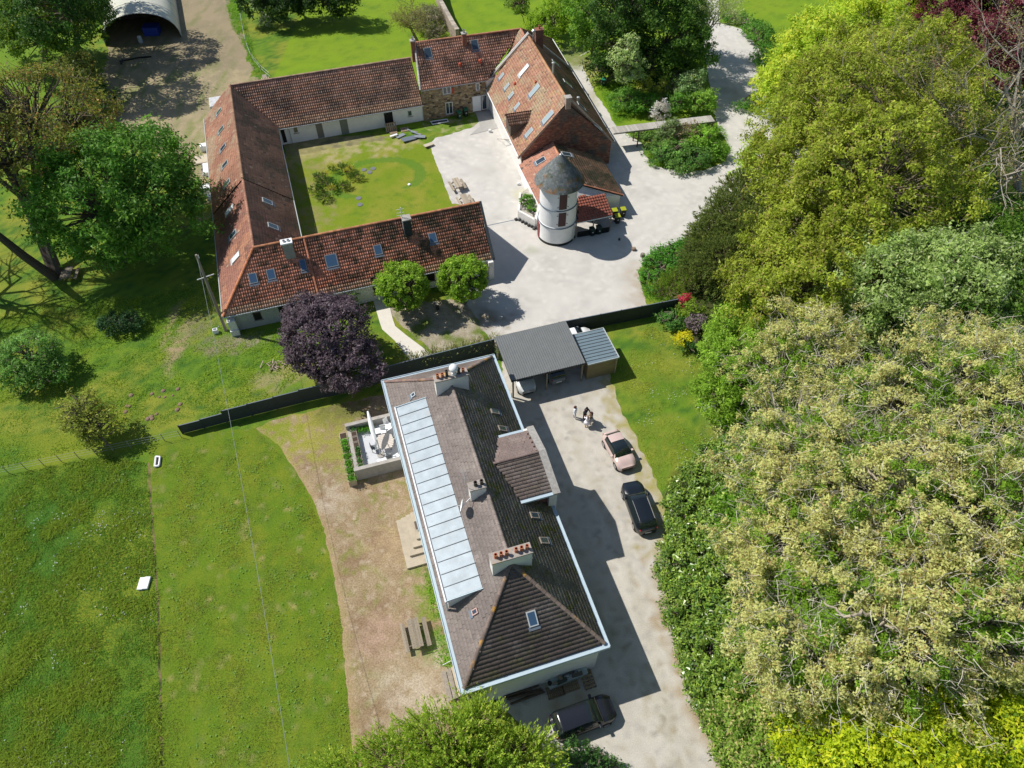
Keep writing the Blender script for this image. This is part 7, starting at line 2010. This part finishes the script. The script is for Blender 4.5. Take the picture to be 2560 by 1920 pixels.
# ---- yew and shrubs at the yard edge
l = [E(1600, 430, 3.5, 2.6, 2.6, 3), E(1575, 480, 3.8, 3.2, 3, 3.4), E(1610, 520, 4, 3.4, 3, 3.6), E(1540, 520, 2.8, 2.8, 2.6, 2.8), E(1570, 570, 3.2, 3, 2.6, 3), E(1515, 565, 2.0, 2.2, 2.2, 2), E(1580, 610, 2.2, 2.4, 2, 2.2), E(1500, 600, 1.4, 1.6, 1.5, 1.4)]
shoots('yew_tree', D(1575, 560), l, 'dark olive feathery yew at the right edge of the gravel yard', 'tree', cols=((.065, .10, .02), (.145, .175, .042)), K=620, sl=.9, per=15, size=.22, elong=.4, up=.25, trunk_r=.3, droop=.25, zmin=-.25, taper=.13)
l = [E(1440, 630, .7, 1.8, 1.8, .8), E(1465, 612, .9, 2, 1.6, 1)]
shoots('grass_clump', under(l), l, 'yellow-green tufted grasses at the yard corner by the panel fence', 'grass clump', cols=((.10, .17, .015), (.19, .25, .03)), K=900, sl=.6, per=8, size=.2, elong=.2, up=.8, trunk_r=.02, taper=.08)
l = [E(1425, 580, .4, 2.0, 1.6, .5), E(1460, 555, .5, 2.4, 1.8, .6), E(1500, 535, .5, 2.4, 1.4, .6), E(1415, 610, .3, 1.2, 1.6, .4)]
tree('nettle_patch', under(l), l, 'lush green nettles spilling onto the gravel yard', 'plants', cols=((.05, .16, .02), (.09, .22, .03)), size=.2, cr=.5, cover=1.1, trunk_r=.03, zmin=-.1)
for dx, dy, z, r, c0, c1, th_, lb in ((1495, 668, 1.1, 1.2, (.12, .20, .02), (.19, .27, .03), None, 'yellow-green shrub at the end of the panel fence'), (1476, 657, 1.1, .5, (.35, .02, .05), (.5, .04, .08), (.15, .2, .04), 'red-flowering shrub at the end of the panel fence'), (1450, 690, .6, 1.3, (.06, .16, .03), (.10, .21, .04), None, 'low green planting on the small lawn border'), (1507, 700, .9, .9, (.13, .10, .11), (.18, .14, .16), (.12, .16, .06), 'grey-purple shrub in the border'), (1477, 735, .8, .7, (.60, .42, .01), (.72, .52, .02), (.25, .28, .02), 'bright yellow flowering shrub at the lawn edge'), (1492, 752, .5, .8, (.04, .10, .02), (.07, .14, .03), None, 'dark low shrub below the yellow one'), (1530, 872, .35, .5, (.55, .56, .55), (.65, .66, .64), (.1, .2, .04), 'white-flowered plant at the lawn edge')):
    l = [E(dx, dy, z, r, r * .85, z)]
    tree('garden_shrub', under(l), l, lb, 'shrub', 'border shrubs by the small lawn', cols=(c0, c1), third=th_, size=.17, cr=.42, cover=1.2, trunk_r=.04, zmin=-.2)
# ---- the grove on the right
l = [E(1850, 90, 8, 5.5, 5, 5.5), E(1770, 120, 7.5, 4.8, 4.6, 5), E(1720, 175, 6.5, 4.2, 4, 4.6), E(1900, 45, 8, 5, 5, 5), E(1695, 225, 5, 3.2, 3, 3.5)]
tree('maple_tree', D(1790, 260), l, 'bright yellow-green maple overhanging the road', 'tree', 'trees of the grove', cols=((.26, .36, .03), (.36, .46, .04)), size=.34, cr=1.0, cover=1.2, trunk_r=.4, rough=.25)
l = [E(1655, 355, 4.5, 2.8, 2.6, 2.6), E(1635, 375, 3.6, 1.9, 1.8, 2)]
tree('maple_tree', under(l), l, 'small bright maple sticking out of the grove over the yard', 'tree', 'trees of the grove', cols=((.22, .33, .04), (.30, .42, .05)), size=.28, cr=.7, cover=1.1, trunk_r=.2, rough=.3)
lime = dict(cols=((.165, .215, .02), (.245, .285, .032)), third=(.24, .20, .06), p3=.10, size=.24, cr=.85, cover=1.0, barkc=(.20, .17, .12), limbs=.35, twigs=1, twl=.7, rough=.26, limb_r=.06, gap=1.6, twr=.6)
l = [E(1920, 190, 12, 8, 7, 7), E(1820, 280, 11, 7, 7, 7), E(2010, 300, 11, 6, 7, 6.5), E(1765, 390, 9, 5.6, 6, 6), E(1880, 420, 11, 7.5, 7, 7)]
tree('lime_tree', D(1890, 480), l, 'huge olive-yellow lime tree, upper crown of the grove beside the road', 'tree', 'trees of the grove', trunk_r=.7, **lime)
l = [E(1752, 525, 8, 5.2, 5, 5.4), E(1682, 610, 6.5, 4.0, 4.2, 4.6), E(1750, 640, 7.5, 5, 4.5, 5), E(1690, 700, 6, 4, 4, 4.5), E(1830, 560, 8, 5, 5, 5)]
tree('lime_tree', D(1710, 680), l, 'lower olive-yellow lime tree between the yew and the beige oaks', 'tree', 'trees of the grove', trunk_r=.5, **lime)
l = [E(1960, 610, 9, 6.2, 5, 5), E(1870, 640, 8, 4.6, 4.4, 4.6), E(2060, 640, 9, 5.5, 5, 5), E(1930, 700, 7, 5, 3.6, 4)]
tree('grey_tree', D(1960, 720), l, 'silvery grey-green tree in the middle of the grove', 'tree', 'trees of the grove', cols=((.17, .25, .065), (.25, .33, .10)), third=(.32, .40, .18), p3=.15, size=.24, cr=.85, cover=1.05, trunk_r=.35, twigs=1, twigc=(.3, .28, .24), twl=.6)
l = [E(2180, 560, 9, 4.5, 4.5, 4.5), E(2150, 700, 8, 5, 4, 4.5), E(2060, 480, 8, 4.5, 4, 4)]
tree('dark_tree', D(2160, 700), l, 'dark green tree at the right edge behind the grey-green one', 'tree', 'trees of the grove', cols=((.045, .10, .012), (.09, .17, .018)), size=.28, cr=.9, cover=1.0, trunk_r=.35)
l = [E(2060, 30, 10, 6, 5, 5), E(2160, 40, 11, 6, 6, 6), E(2120, 130, 9, 5, 5, 5)]
tree('copper_beech', D(2120, 160), l, 'dark red copper beech in the top right corner', 'tree', 'trees of the grove', cols=((.085, .018, .028), (.13, .032, .045)), third=(.2, .07, .08), size=.32, cr=.95, cover=1.2, trunk_r=.5)
for k, (b, tp_, sd, lb) in enumerate(((D(2200, 420), D(2190, 250, 10), 41, 'pale bare-branched tree at the right edge below the copper beech'), (D(2080, 480), D(2120, 400, 9), 52, 'leaning grey bare tree behind the big lime'))):
    bt = thing('bare_tree', b, lb, 'tree', 'trees of the grove')
    e = barebr(bt, b, tp_, .8, 9, (.34, .31, .27), .32, seed=sd, lv=4, zf=1.0)
    Cn = np.array([list(p) for p in e]); Cn = Cn[RNG.integers(0, len(Cn), 6000)] + RNG.normal(0, .3, (6000, 3))
    leafmesh('buds', Cn, .15, colset(10, RNG.integers(0, 10, 6000), (.22, .15, .09), (.22, .22, .08)), bt)
l = [E(1594, 768, 4.3, 3.0, 2.8, 3.4), E(1612, 825, 4.5, 3.2, 3, 3.6), E(1585, 715, 3.5, 2.2, 2.0, 2.4), E(1575, 870, 3, 2.4, 2.4, 2.6), E(1562, 822, 2.4, 1.6, 1.8, 2.0)]
tree('hazel_tree', D(1580, 830), l, 'fresh green hazel tree at the right edge of the small lawn', 'tree', 'trees of the grove', cols=((.13, .23, .022), (.20, .31, .035)), size=.19, cr=.65, cover=1.15, trunk_r=.25, rough=.25)
oak = dict(cols=((.33, .345, .11), (.44, .44, .165)), third=(.27, .20, .08), p3=.12, size=.15, cr=.45, cover=.66, barkc=(.36, .32, .25), limbs=.35, twigs=1, twigc=(.46, .43, .36), twl=.8, rough=.38, limb_r=.06, gap=2.2, twr=.55, patch=((.13, .225, .02), .42, .05))
for ls, b, lb in (([E(1760, 740, 10, 3.6, 3, 3.2), E(1700, 800, 9, 3.6, 3, 3.2), E(1780, 830, 9, 3.2, 3, 3)], D(1745, 860), 'beige budding oak nearest the fresh green hazel'),
                  ([E(2120, 800, 12, 5, 4, 4), E(2030, 850, 12, 5, 4, 4.4), E(2180, 900, 13, 4.5, 4.5, 4.5), E(1930, 880, 11, 4.4, 4, 4)], D(2090, 930), 'beige budding oak at the right edge below the silvery tree'),
                  ([E(1730, 950, 10, 4.2, 4, 4), E(1665, 1010, 8, 3.2, 3.2, 3.2), E(1790, 1000, 11, 4.4, 4, 4.2), E(1715, 1075, 9.5, 3.6, 3.4, 3.8)], D(1710, 1060), 'beige budding oak above the laurel hedge'),
                  ([E(1900, 1060, 13, 4.6, 4.4, 4.4), E(2020, 1040, 13, 4.6, 4.4, 4.4), E(1980, 1150, 13, 4.8, 4.4, 4.6), E(2120, 1130, 13.5, 4.6, 4.6, 4.6)], D(2010, 1150), 'largest beige budding oak with thick pale limbs in the middle of the grove'),
                  ([E(1680, 1165, 8.5, 3.0, 3.0, 3.2), E(1730, 1180, 10, 4, 3.6, 4), E(1800, 1250, 11, 4, 3.6, 4), E(1705, 1275, 9, 3.2, 3.2, 3.4)], D(1730, 1260), 'beige budding oak beside the laurel hedge, level with the black car'),
                  ([E(1900, 1300, 12, 4.4, 4, 4.2), E(2020, 1290, 12.5, 4.4, 4, 4.2), E(1960, 1400, 12, 4.2, 3.8, 4), E(2130, 1330, 13, 4.4, 4.2, 4.4), E(2160, 1240, 13, 4, 4, 4)], D(2010, 1380), 'beige budding oak near the lower right edge'),
                  ([E(1750, 1370, 10.5, 3.6, 3.4, 3.8), E(1700, 1400, 8.5, 2.6, 2.8, 3), E(1820, 1450, 10.5, 3.4, 3, 3.4), E(1735, 1490, 8, 2.4, 2.6, 2.6)], D(1740, 1450), 'beige budding oak above the bright yellow-green bushes')):
    tree('oak_tree', b, ls, lb, 'tree', 'trees of the grove', trunk_r=.42, **oak)
def smooth_path(P_, k=6):
    out = []
    for i in range(len(P_) - 1):
        a, b, c, d = P_[max(i - 1, 0)], P_[i], P_[i + 1], P_[min(i + 2, len(P_) - 1)]
        for j in range(k):
            t = j / k
            out.append(.5 * ((2 * b) + (c - a) * t + (2 * a - 5 * b + 4 * c - d) * t * t + (3 * b - a - 3 * c + d) * t ** 3) + Vector(RNG.normal(0, .06, 3)))
    return out + [P_[-1]]
# thick crooked limbs showing through the oaks
for k, pts in enumerate((((2040, 1110, 13), (1960, 1060, 15), (1900, 1040, 16), (1860, 1000, 16)), ((1960, 1060, 15), (1930, 1000, 16.5)), ((2000, 1180, 15), (1985, 1120, 16), (1960, 1080, 16)), ((2212, 1120, 14), (2180, 1090, 15.5), (2150, 1070, 16)), ((1930, 1350, 13), (1880, 1325, 14.8), (1830, 1330, 15.3), (1780, 1300, 15.2)), ((1980, 1400, 12), (1950, 1360, 14.5), (1900, 1350, 15)), ((2080, 1210, 13), (2100, 1180, 16), (2140, 1160, 16.5)), ((2190, 1060, 14), (2150, 1000, 16), (2120, 960, 16)))):
    mb = MB(); q = smooth_path([D(*p) for p in pts]); mb.tube(q, [.13 - .09 * i / len(q) for i in range(len(q))], 7, (.36, .31, .23)); mb.col = (.4, .35, .27)
    par = [o for o in bpy.data.objects if o.get('label') == 'largest beige budding oak with thick pale limbs in the middle of the grove'][0] if k in (0, 1, 2, 3, 7) else [o for o in bpy.data.objects if o.get('label') == 'beige budding oak near the lower right edge'][0]
    mb.build('thick_limb', m_bark, par)
# green understorey seen between the oaks
l = [E(1900, 960, 7, 5, 4, 3), E(2060, 960, 8, 5, 4, 3), E(1830, 1120, 7, 4.5, 4, 3), E(2080, 1230, 8.5, 5, 4, 3), E(1870, 1210, 8, 4.5, 4, 3), E(1800, 1340, 7, 4, 3.6, 2.6), E(2080, 1420, 8, 5, 4, 3), E(1930, 1500, 7, 4, 3, 2.6), E(1750, 880, 5, 4, 3, 2.6), E(2190, 1030, 8, 4, 4, 3), E(1640, 1110, 5, 3, 3, 2.4), E(2180, 1480, 7, 4, 4, 3)]
tree('understorey', under(l), l, 'bright green understorey trees showing through the gaps of the beige oaks', 'trees', 'trees of the grove', cols=((.075, .17, .014), (.14, .26, .02)), third=(.24, .34, .08), p3=.1, size=.24, cr=.9, cover=1.0, trunk_r=.3, zmin=0)
# laurel hedge, bush by bush
lp = ((1560, 975), (1520, 1005), (1485, 1045), (1465, 1095), (1480, 1140), (1462, 1180), (1455, 1225), (1470, 1270), (1470, 1315), (1490, 1360), (1505, 1405), (1515, 1450), (1535, 1495), (1555, 1540), (1575, 1590), (1600, 1640))
ln_ = ('first', 'second', 'third', 'fourth', 'fifth', 'sixth', 'seventh', 'eighth', 'ninth', 'tenth', 'eleventh', 'twelfth', 'thirteenth', 'fourteenth', 'fifteenth', 'last')
for k, (dx, dy) in enumerate(lp):
    c = D(dx + 24, dy, 1.6)
    l = [(c, (1.8, 1.5, 1.8)), (c + Vector((2.3, .3, .7)), (2.1, 1.6, 2.2))]
    tree('laurel_bush', under(l), l, '%s glossy laurel bush of the hedge along the drive, counted from the lawn end' % ln_[k], 'bush', 'laurel hedge along the drive', cols=((.095, .16, .02), (.15, .21, .03)), third=(.04, .09, .012), p3=.3, size=.22, cr=.42, cover=1.5, trunk_r=.08, m=m_leafg, zmin=-.5, rough=.2, elong=.5)
# bright bushes, bottom right
l = [E(1960, 1600, 8, 4.4, 3.6, 3.4), E(1860, 1640, 7, 4, 3.4, 3.2), E(2080, 1630, 8, 4.4, 3.6, 3.4), E(2180, 1570, 8.5, 3.6, 3.6, 3.2), E(1780, 1660, 5, 3, 2.8, 2.6), E(1980, 1700, 7, 5, 3, 3)]
tree('golden_maple', under(l), l, 'very bright yellow-green tree in the bottom right corner', 'tree', 'trees of the grove', cols=((.25, .33, .012), (.37, .43, .02)), third=(.12, .2, .02), p3=.12, size=.20, cr=.75, cover=1.15, trunk_r=.3)
l = [E(1650, 1560, 4, 2.6, 2.4, 2.6), E(1690, 1620, 4.5, 3, 2.6, 2.8), E(1640, 1640, 2.5, 2.4, 2, 2)]
tree('holly_tree', under(l), l, 'mid-green tree between the laurel hedge and the bottom right corner', 'tree', 'trees of the grove', cols=((.10, .19, .02), (.20, .26, .05)), third=(.38, .33, .14), p3=.2, size=.18, cr=.6, cover=1.0, trunk_r=.2)
# ---- feathery tree, bottom centre
l = [E(960, 1610, 5.0, 3.0, 1.8, 2.4), E(860, 1650, 4.0, 2.6, 1.6, 2.2), E(1040, 1570, 4.2, 1.6, 1.3, 2.0), E(1115, 1628, 4.0, 2.2, 1.3, 1.7), E(1000, 1670, 5, 3.4, 1.4, 2.4), E(760, 1680, 3.0, 2.2, 1.2, 1.6), E(1165, 1668, 3.2, 1.5, 1.1, 1.3), E(1020, 1520, 3.0, .9, .8, 1.4), E(700, 1670, 2.2, 1.0, .8, 1.2)]
shoots('larch_tree', D(980, 1640), l, 'feathery light green conifer at the bottom of the picture, tips over the dark car', 'tree', cols=((.16, .25, .028), (.33, .41, .06)), K=820, sl=1.1, per=22, size=.17, elong=.42, up=1.1, trunk_r=.25, zmin=-.3, taper=.11)
l = [E(1250, 1645, 1.0, 1.4, 1, 1), E(1300, 1665, .8, 1.4, .8, .8)]
tree('shrub', under(l), l, 'dark green shrub at the bottom beside the dark people carrier', 'shrub', cols=((.03, .08, .02), (.06, .13, .03)), size=.15, cr=.4, trunk_r=.04)
# ---- little plants: terrace, rockery, shed
for dx, dy, z, r, lb in ((1140, 433, 1.2, .75, 'round green shrub in the rockery bed'), (1148, 452, 1.0, .45, 'small green plant in the rockery bed'), (1305, 780, .4, .5, 'small plant at the shed corner')):
    l = [E(dx, dy, z, r, r * .9, r * .8)]
    tree('garden_plant', under(l), l, lb, 'plant', 'small garden plants', cols=((.07, .18, .02), (.12, .25, .03)), size=.14, cr=.3, cover=1.2, trunk_r=.03)
def plantpatch(name, u, v, z, r, label, cat, col, grp, n=160):
    c = HL(u, v, z); t = thing(name, c, label, cat, grp)
    L = np.array(list(c)) + RNG.normal(0, .42, (n, 3)) * np.array([r, r, r * .6]); L[:, 2] = np.abs(L[:, 2] - z) + z
    leafmesh('leaves', L, .11, colset(4, RNG.integers(0, 4, n), col, tuple(x * 1.5 for x in col)), t)
    m2 = MB(); m2.tube([c - dz * .05, c + dz * .3], .012, 4, (.1, .15, .05)); m2.col = (.1, .15, .05); m2.build('stem', m_leaf, t)
for k, (v_, lb) in enumerate(((7.6, 'leafy plant in the planter nearest the near parapet'), (8.2, 'leafy plant in the second planter from the near parapet'), (8.9, 'leafy plant in a middle planter'), (9.4, 'low plant in the middle planter row'), (11.6, 'leafy plant in the farthest planter'))): plantpatch('potted_plant', -8.1, v_, 1.15, .3, lb, 'plant', (.05, .13, .03), 'plants in the terrace planters', 110)
for k in range(6): plantpatch('trough_plant', -9.05, 6.95 + .75 * k, .8, .42, 'green plants filling the %s outer trough from the near corner' % ln_[k], 'plant', (.08, .20, .02), 'plants in the outer troughs', 260)
for k, (u_, v_) in enumerate(((-7.6, 11.5), (-7.1, 11.45), (-6.7, 11.5))): plantpatch('parapet_plant', u_, v_, .9, .4, ('leftmost', 'middle', 'rightmost')[k] + ' leafy plant along the far parapet of the terrace', 'plant', (.07, .19, .02), 'plants along the far parapet', 220)
# ---- ground cover under the grove
def cover(name, poly, n, z0, z1, size, cols, label, cat, third=None, m=None, elong=.6, up=.6, p3=.1):
    xs, ys = [p[0] for p in poly], [p[1] for p in poly]
    P_ = []
    while len(P_) < n:
        x, y = random.uniform(min(xs), max(xs)), random.uniform(min(ys), max(ys))
        if pip(x, y, poly): P_.append((x, y))
    a = np.array(P_); h_ = np.array([max(0, .5 + vnoise((x, y, 0), .35, 3)) for x, y in P_])
    z = z0 + (z1 - z0) * h_ * RNG.uniform(.2, 1, n)
    C = np.column_stack([a, z])
    idx = (np.array([int((x * .7 % 9) + (y * .6 % 7) * 3) for x, y in P_])) % 30
    o = leafmesh(name, C, size, colset(30, idx, cols[0], cols[1], third, p3=p3), None, k_up=up, elong=elong, m=m)
    return tag(o, label, cat, None, 'stuff')
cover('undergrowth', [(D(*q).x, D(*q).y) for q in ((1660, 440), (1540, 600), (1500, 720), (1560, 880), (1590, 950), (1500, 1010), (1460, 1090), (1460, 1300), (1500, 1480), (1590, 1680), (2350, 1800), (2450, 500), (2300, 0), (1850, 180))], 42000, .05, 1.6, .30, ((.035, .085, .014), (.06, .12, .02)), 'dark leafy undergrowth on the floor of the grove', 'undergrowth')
def blades(name, polys, n, h, w, cols, label, tilt=1.1, third=None):
    "individual grass blades as thin tapered triangles"
    pts = []
    tot = sum(abs(max(p[0] for p in q) - min(p[0] for p in q)) * abs(max(p[1] for p in q) - min(p[1] for p in q)) for q in polys)
    for q in polys:
        xs, ys = [p[0] for p in q], [p[1] for p in q]; k = int(n * (max(xs) - min(xs)) * (max(ys) - min(ys)) / tot)
        A = np.column_stack([RNG.uniform(min(xs), max(xs), k), RNG.uniform(min(ys), max(ys), k)])
        pts += [p for p in A if pip(p[0], p[1], q)]
    A = np.array(pts); N = len(A)
    ns = np.array([vnoise((p[0], p[1], 3), .5, 3) for p in A])
    hh = h * (1 + ns * 1.6).clip(.25, 2) * RNG.uniform(.6, 1.3, N)
    an = RNG.uniform(0, 2 * math.pi, N); wd = np.column_stack([np.cos(an), np.sin(an), np.zeros(N)]) * w
    lean = np.column_stack([RNG.normal(.15, tilt, (N, 1)), RNG.normal(-.1, tilt, (N, 1)), np.ones((N, 1))]) * hh[:, None]
    b = np.column_stack([A, np.full(N, .0)])
    V = np.stack([b - wd, b + wd, b + lean], 1).reshape(-1, 3)
    t_ = (.5 + ns[:, None] * 1.5 + RNG.normal(0, .2, (N, 1))).clip(0, 1)
    c = (np.array(cols[0]) * (1 - t_) + np.array(cols[1]) * t_) * 2.1
    if third is not None:
        mk = RNG.random(N) < .10; c[mk] = third
    o = npmesh(name, V, np.arange(3 * N).reshape(-1, 3), m_leaf, np.repeat(np.clip(c, .004, .9), 3, 0))
    return tag(o, label, 'grass', None, 'stuff')
mead = dl((-60, 1040), (230, 985), (318, 1000), (330, 1150), (340, 1300), (346, 1500), (350, 1720), (-60, 1760))
blades('meadow_grass', [mead], 170000, .13, .034, ((.070, .155, .018), (.15, .205, .022)), 'long lush meadow grass left of the mown strip', third=(.22, .22, .05))
blades('rough_grass', [dl((-60, 700), (120, 650), (330, 640), (480, 600), (500, 720), (640, 720), (640, 820), (560, 880), (395, 905), (200, 960), (-60, 1030))], 60000, .11, .028, ((.07, .155, .015), (.15, .22, .02)), 'shaggy lawn grass below the big maple')
eds = [dl((486, 0), (520, 0), (552, 130), (590, 172), (552, 172), (532, 110), (502, 60)), dl((1390, 640), (1380, 590), (1402, 552), (1500, 512), (1500, 600), (1420, 660)), dl((1290, 185), (1330, 180), (1400, 240), (1330, 268)), dl((1400, 360), (1400, 320), (1560, 270), (1580, 325), (1520, 366)), dl((1100, 1270), (1125, 1270), (1200, 1500), (1175, 1500)) if False else dl((915, 1230), (930, 1225), (985, 1440), (950, 1440))]
blades('verge_grass', eds, 46000, .26, .030, ((.06, .16, .015), (.13, .24, .02)), 'tufted grass along the edges of the field, road and walls')
blades('lawn_grass', [[(p[0], p[1]) for p in dl((560, 935), (640, 1020), (700, 1150), (735, 1330), (755, 1560), (765, 1700), (355, 1700), (330, 1150), (330, 985))]], 90000, .05, .024, ((.075, .125, .012), (.13, .155, .02)), 'short mown grass of the wide lawn strip', third=(.27, .27, .09))
blades('small_lawn_grass', [dl((1335, 800), (1400, 700), (1500, 760), (1580, 940), (1430, 1060), (1360, 900))], 30000, .06, .026, ((.09, .18, .015), (.19, .235, .025)), 'short grass of the lawn beside the carport', third=(.27, .27, .09))

def specks(name, poly, n, size, col, label, cat_='flowers'):
    xs, ys = [p[0] for p in poly], [p[1] for p in poly]; P_ = []
    while len(P_) < n:
        cx_, cy_ = random.uniform(min(xs), max(xs)), random.uniform(min(ys), max(ys)); k = random.randint(2, 14)
        for _ in range(k):
            x, y = cx_ + random.gauss(0, .35), cy_ + random.gauss(0, .35)
            if pip(x, y, poly): P_.append((x, y, .07 + random.random() * .06))
    C = np.array(P_)
    o = leafmesh(name, C, size, np.array(col) * (1 + RNG.normal(0, .15, (len(C), 1))), None, k_up=3.0, elong=.9)
    return tag(o, label, cat_, None, 'stuff')
specks('clover_patches', dl((400, 960), (560, 940), (690, 1150), (745, 1500), (760, 1700), (360, 1700), (335, 1200)), 1500, .085, (.13, .24, .06), 'small pale clover patches in the mown lawn', 'clover')
specks('white_flowers', dl((-20, 1050), (300, 1010), (330, 1300), (340, 1700), (-20, 1700)), 420, .075, (.45, .47, .48), 'scattered white flowers in the long meadow grass')
specks('lawn_daisies', dl((1340, 820), (1400, 720), (1490, 780), (1570, 940), (1430, 1050)), 160, .07, (.45, .46, .42), 'scattered daisies on the small lawn beside the carport')
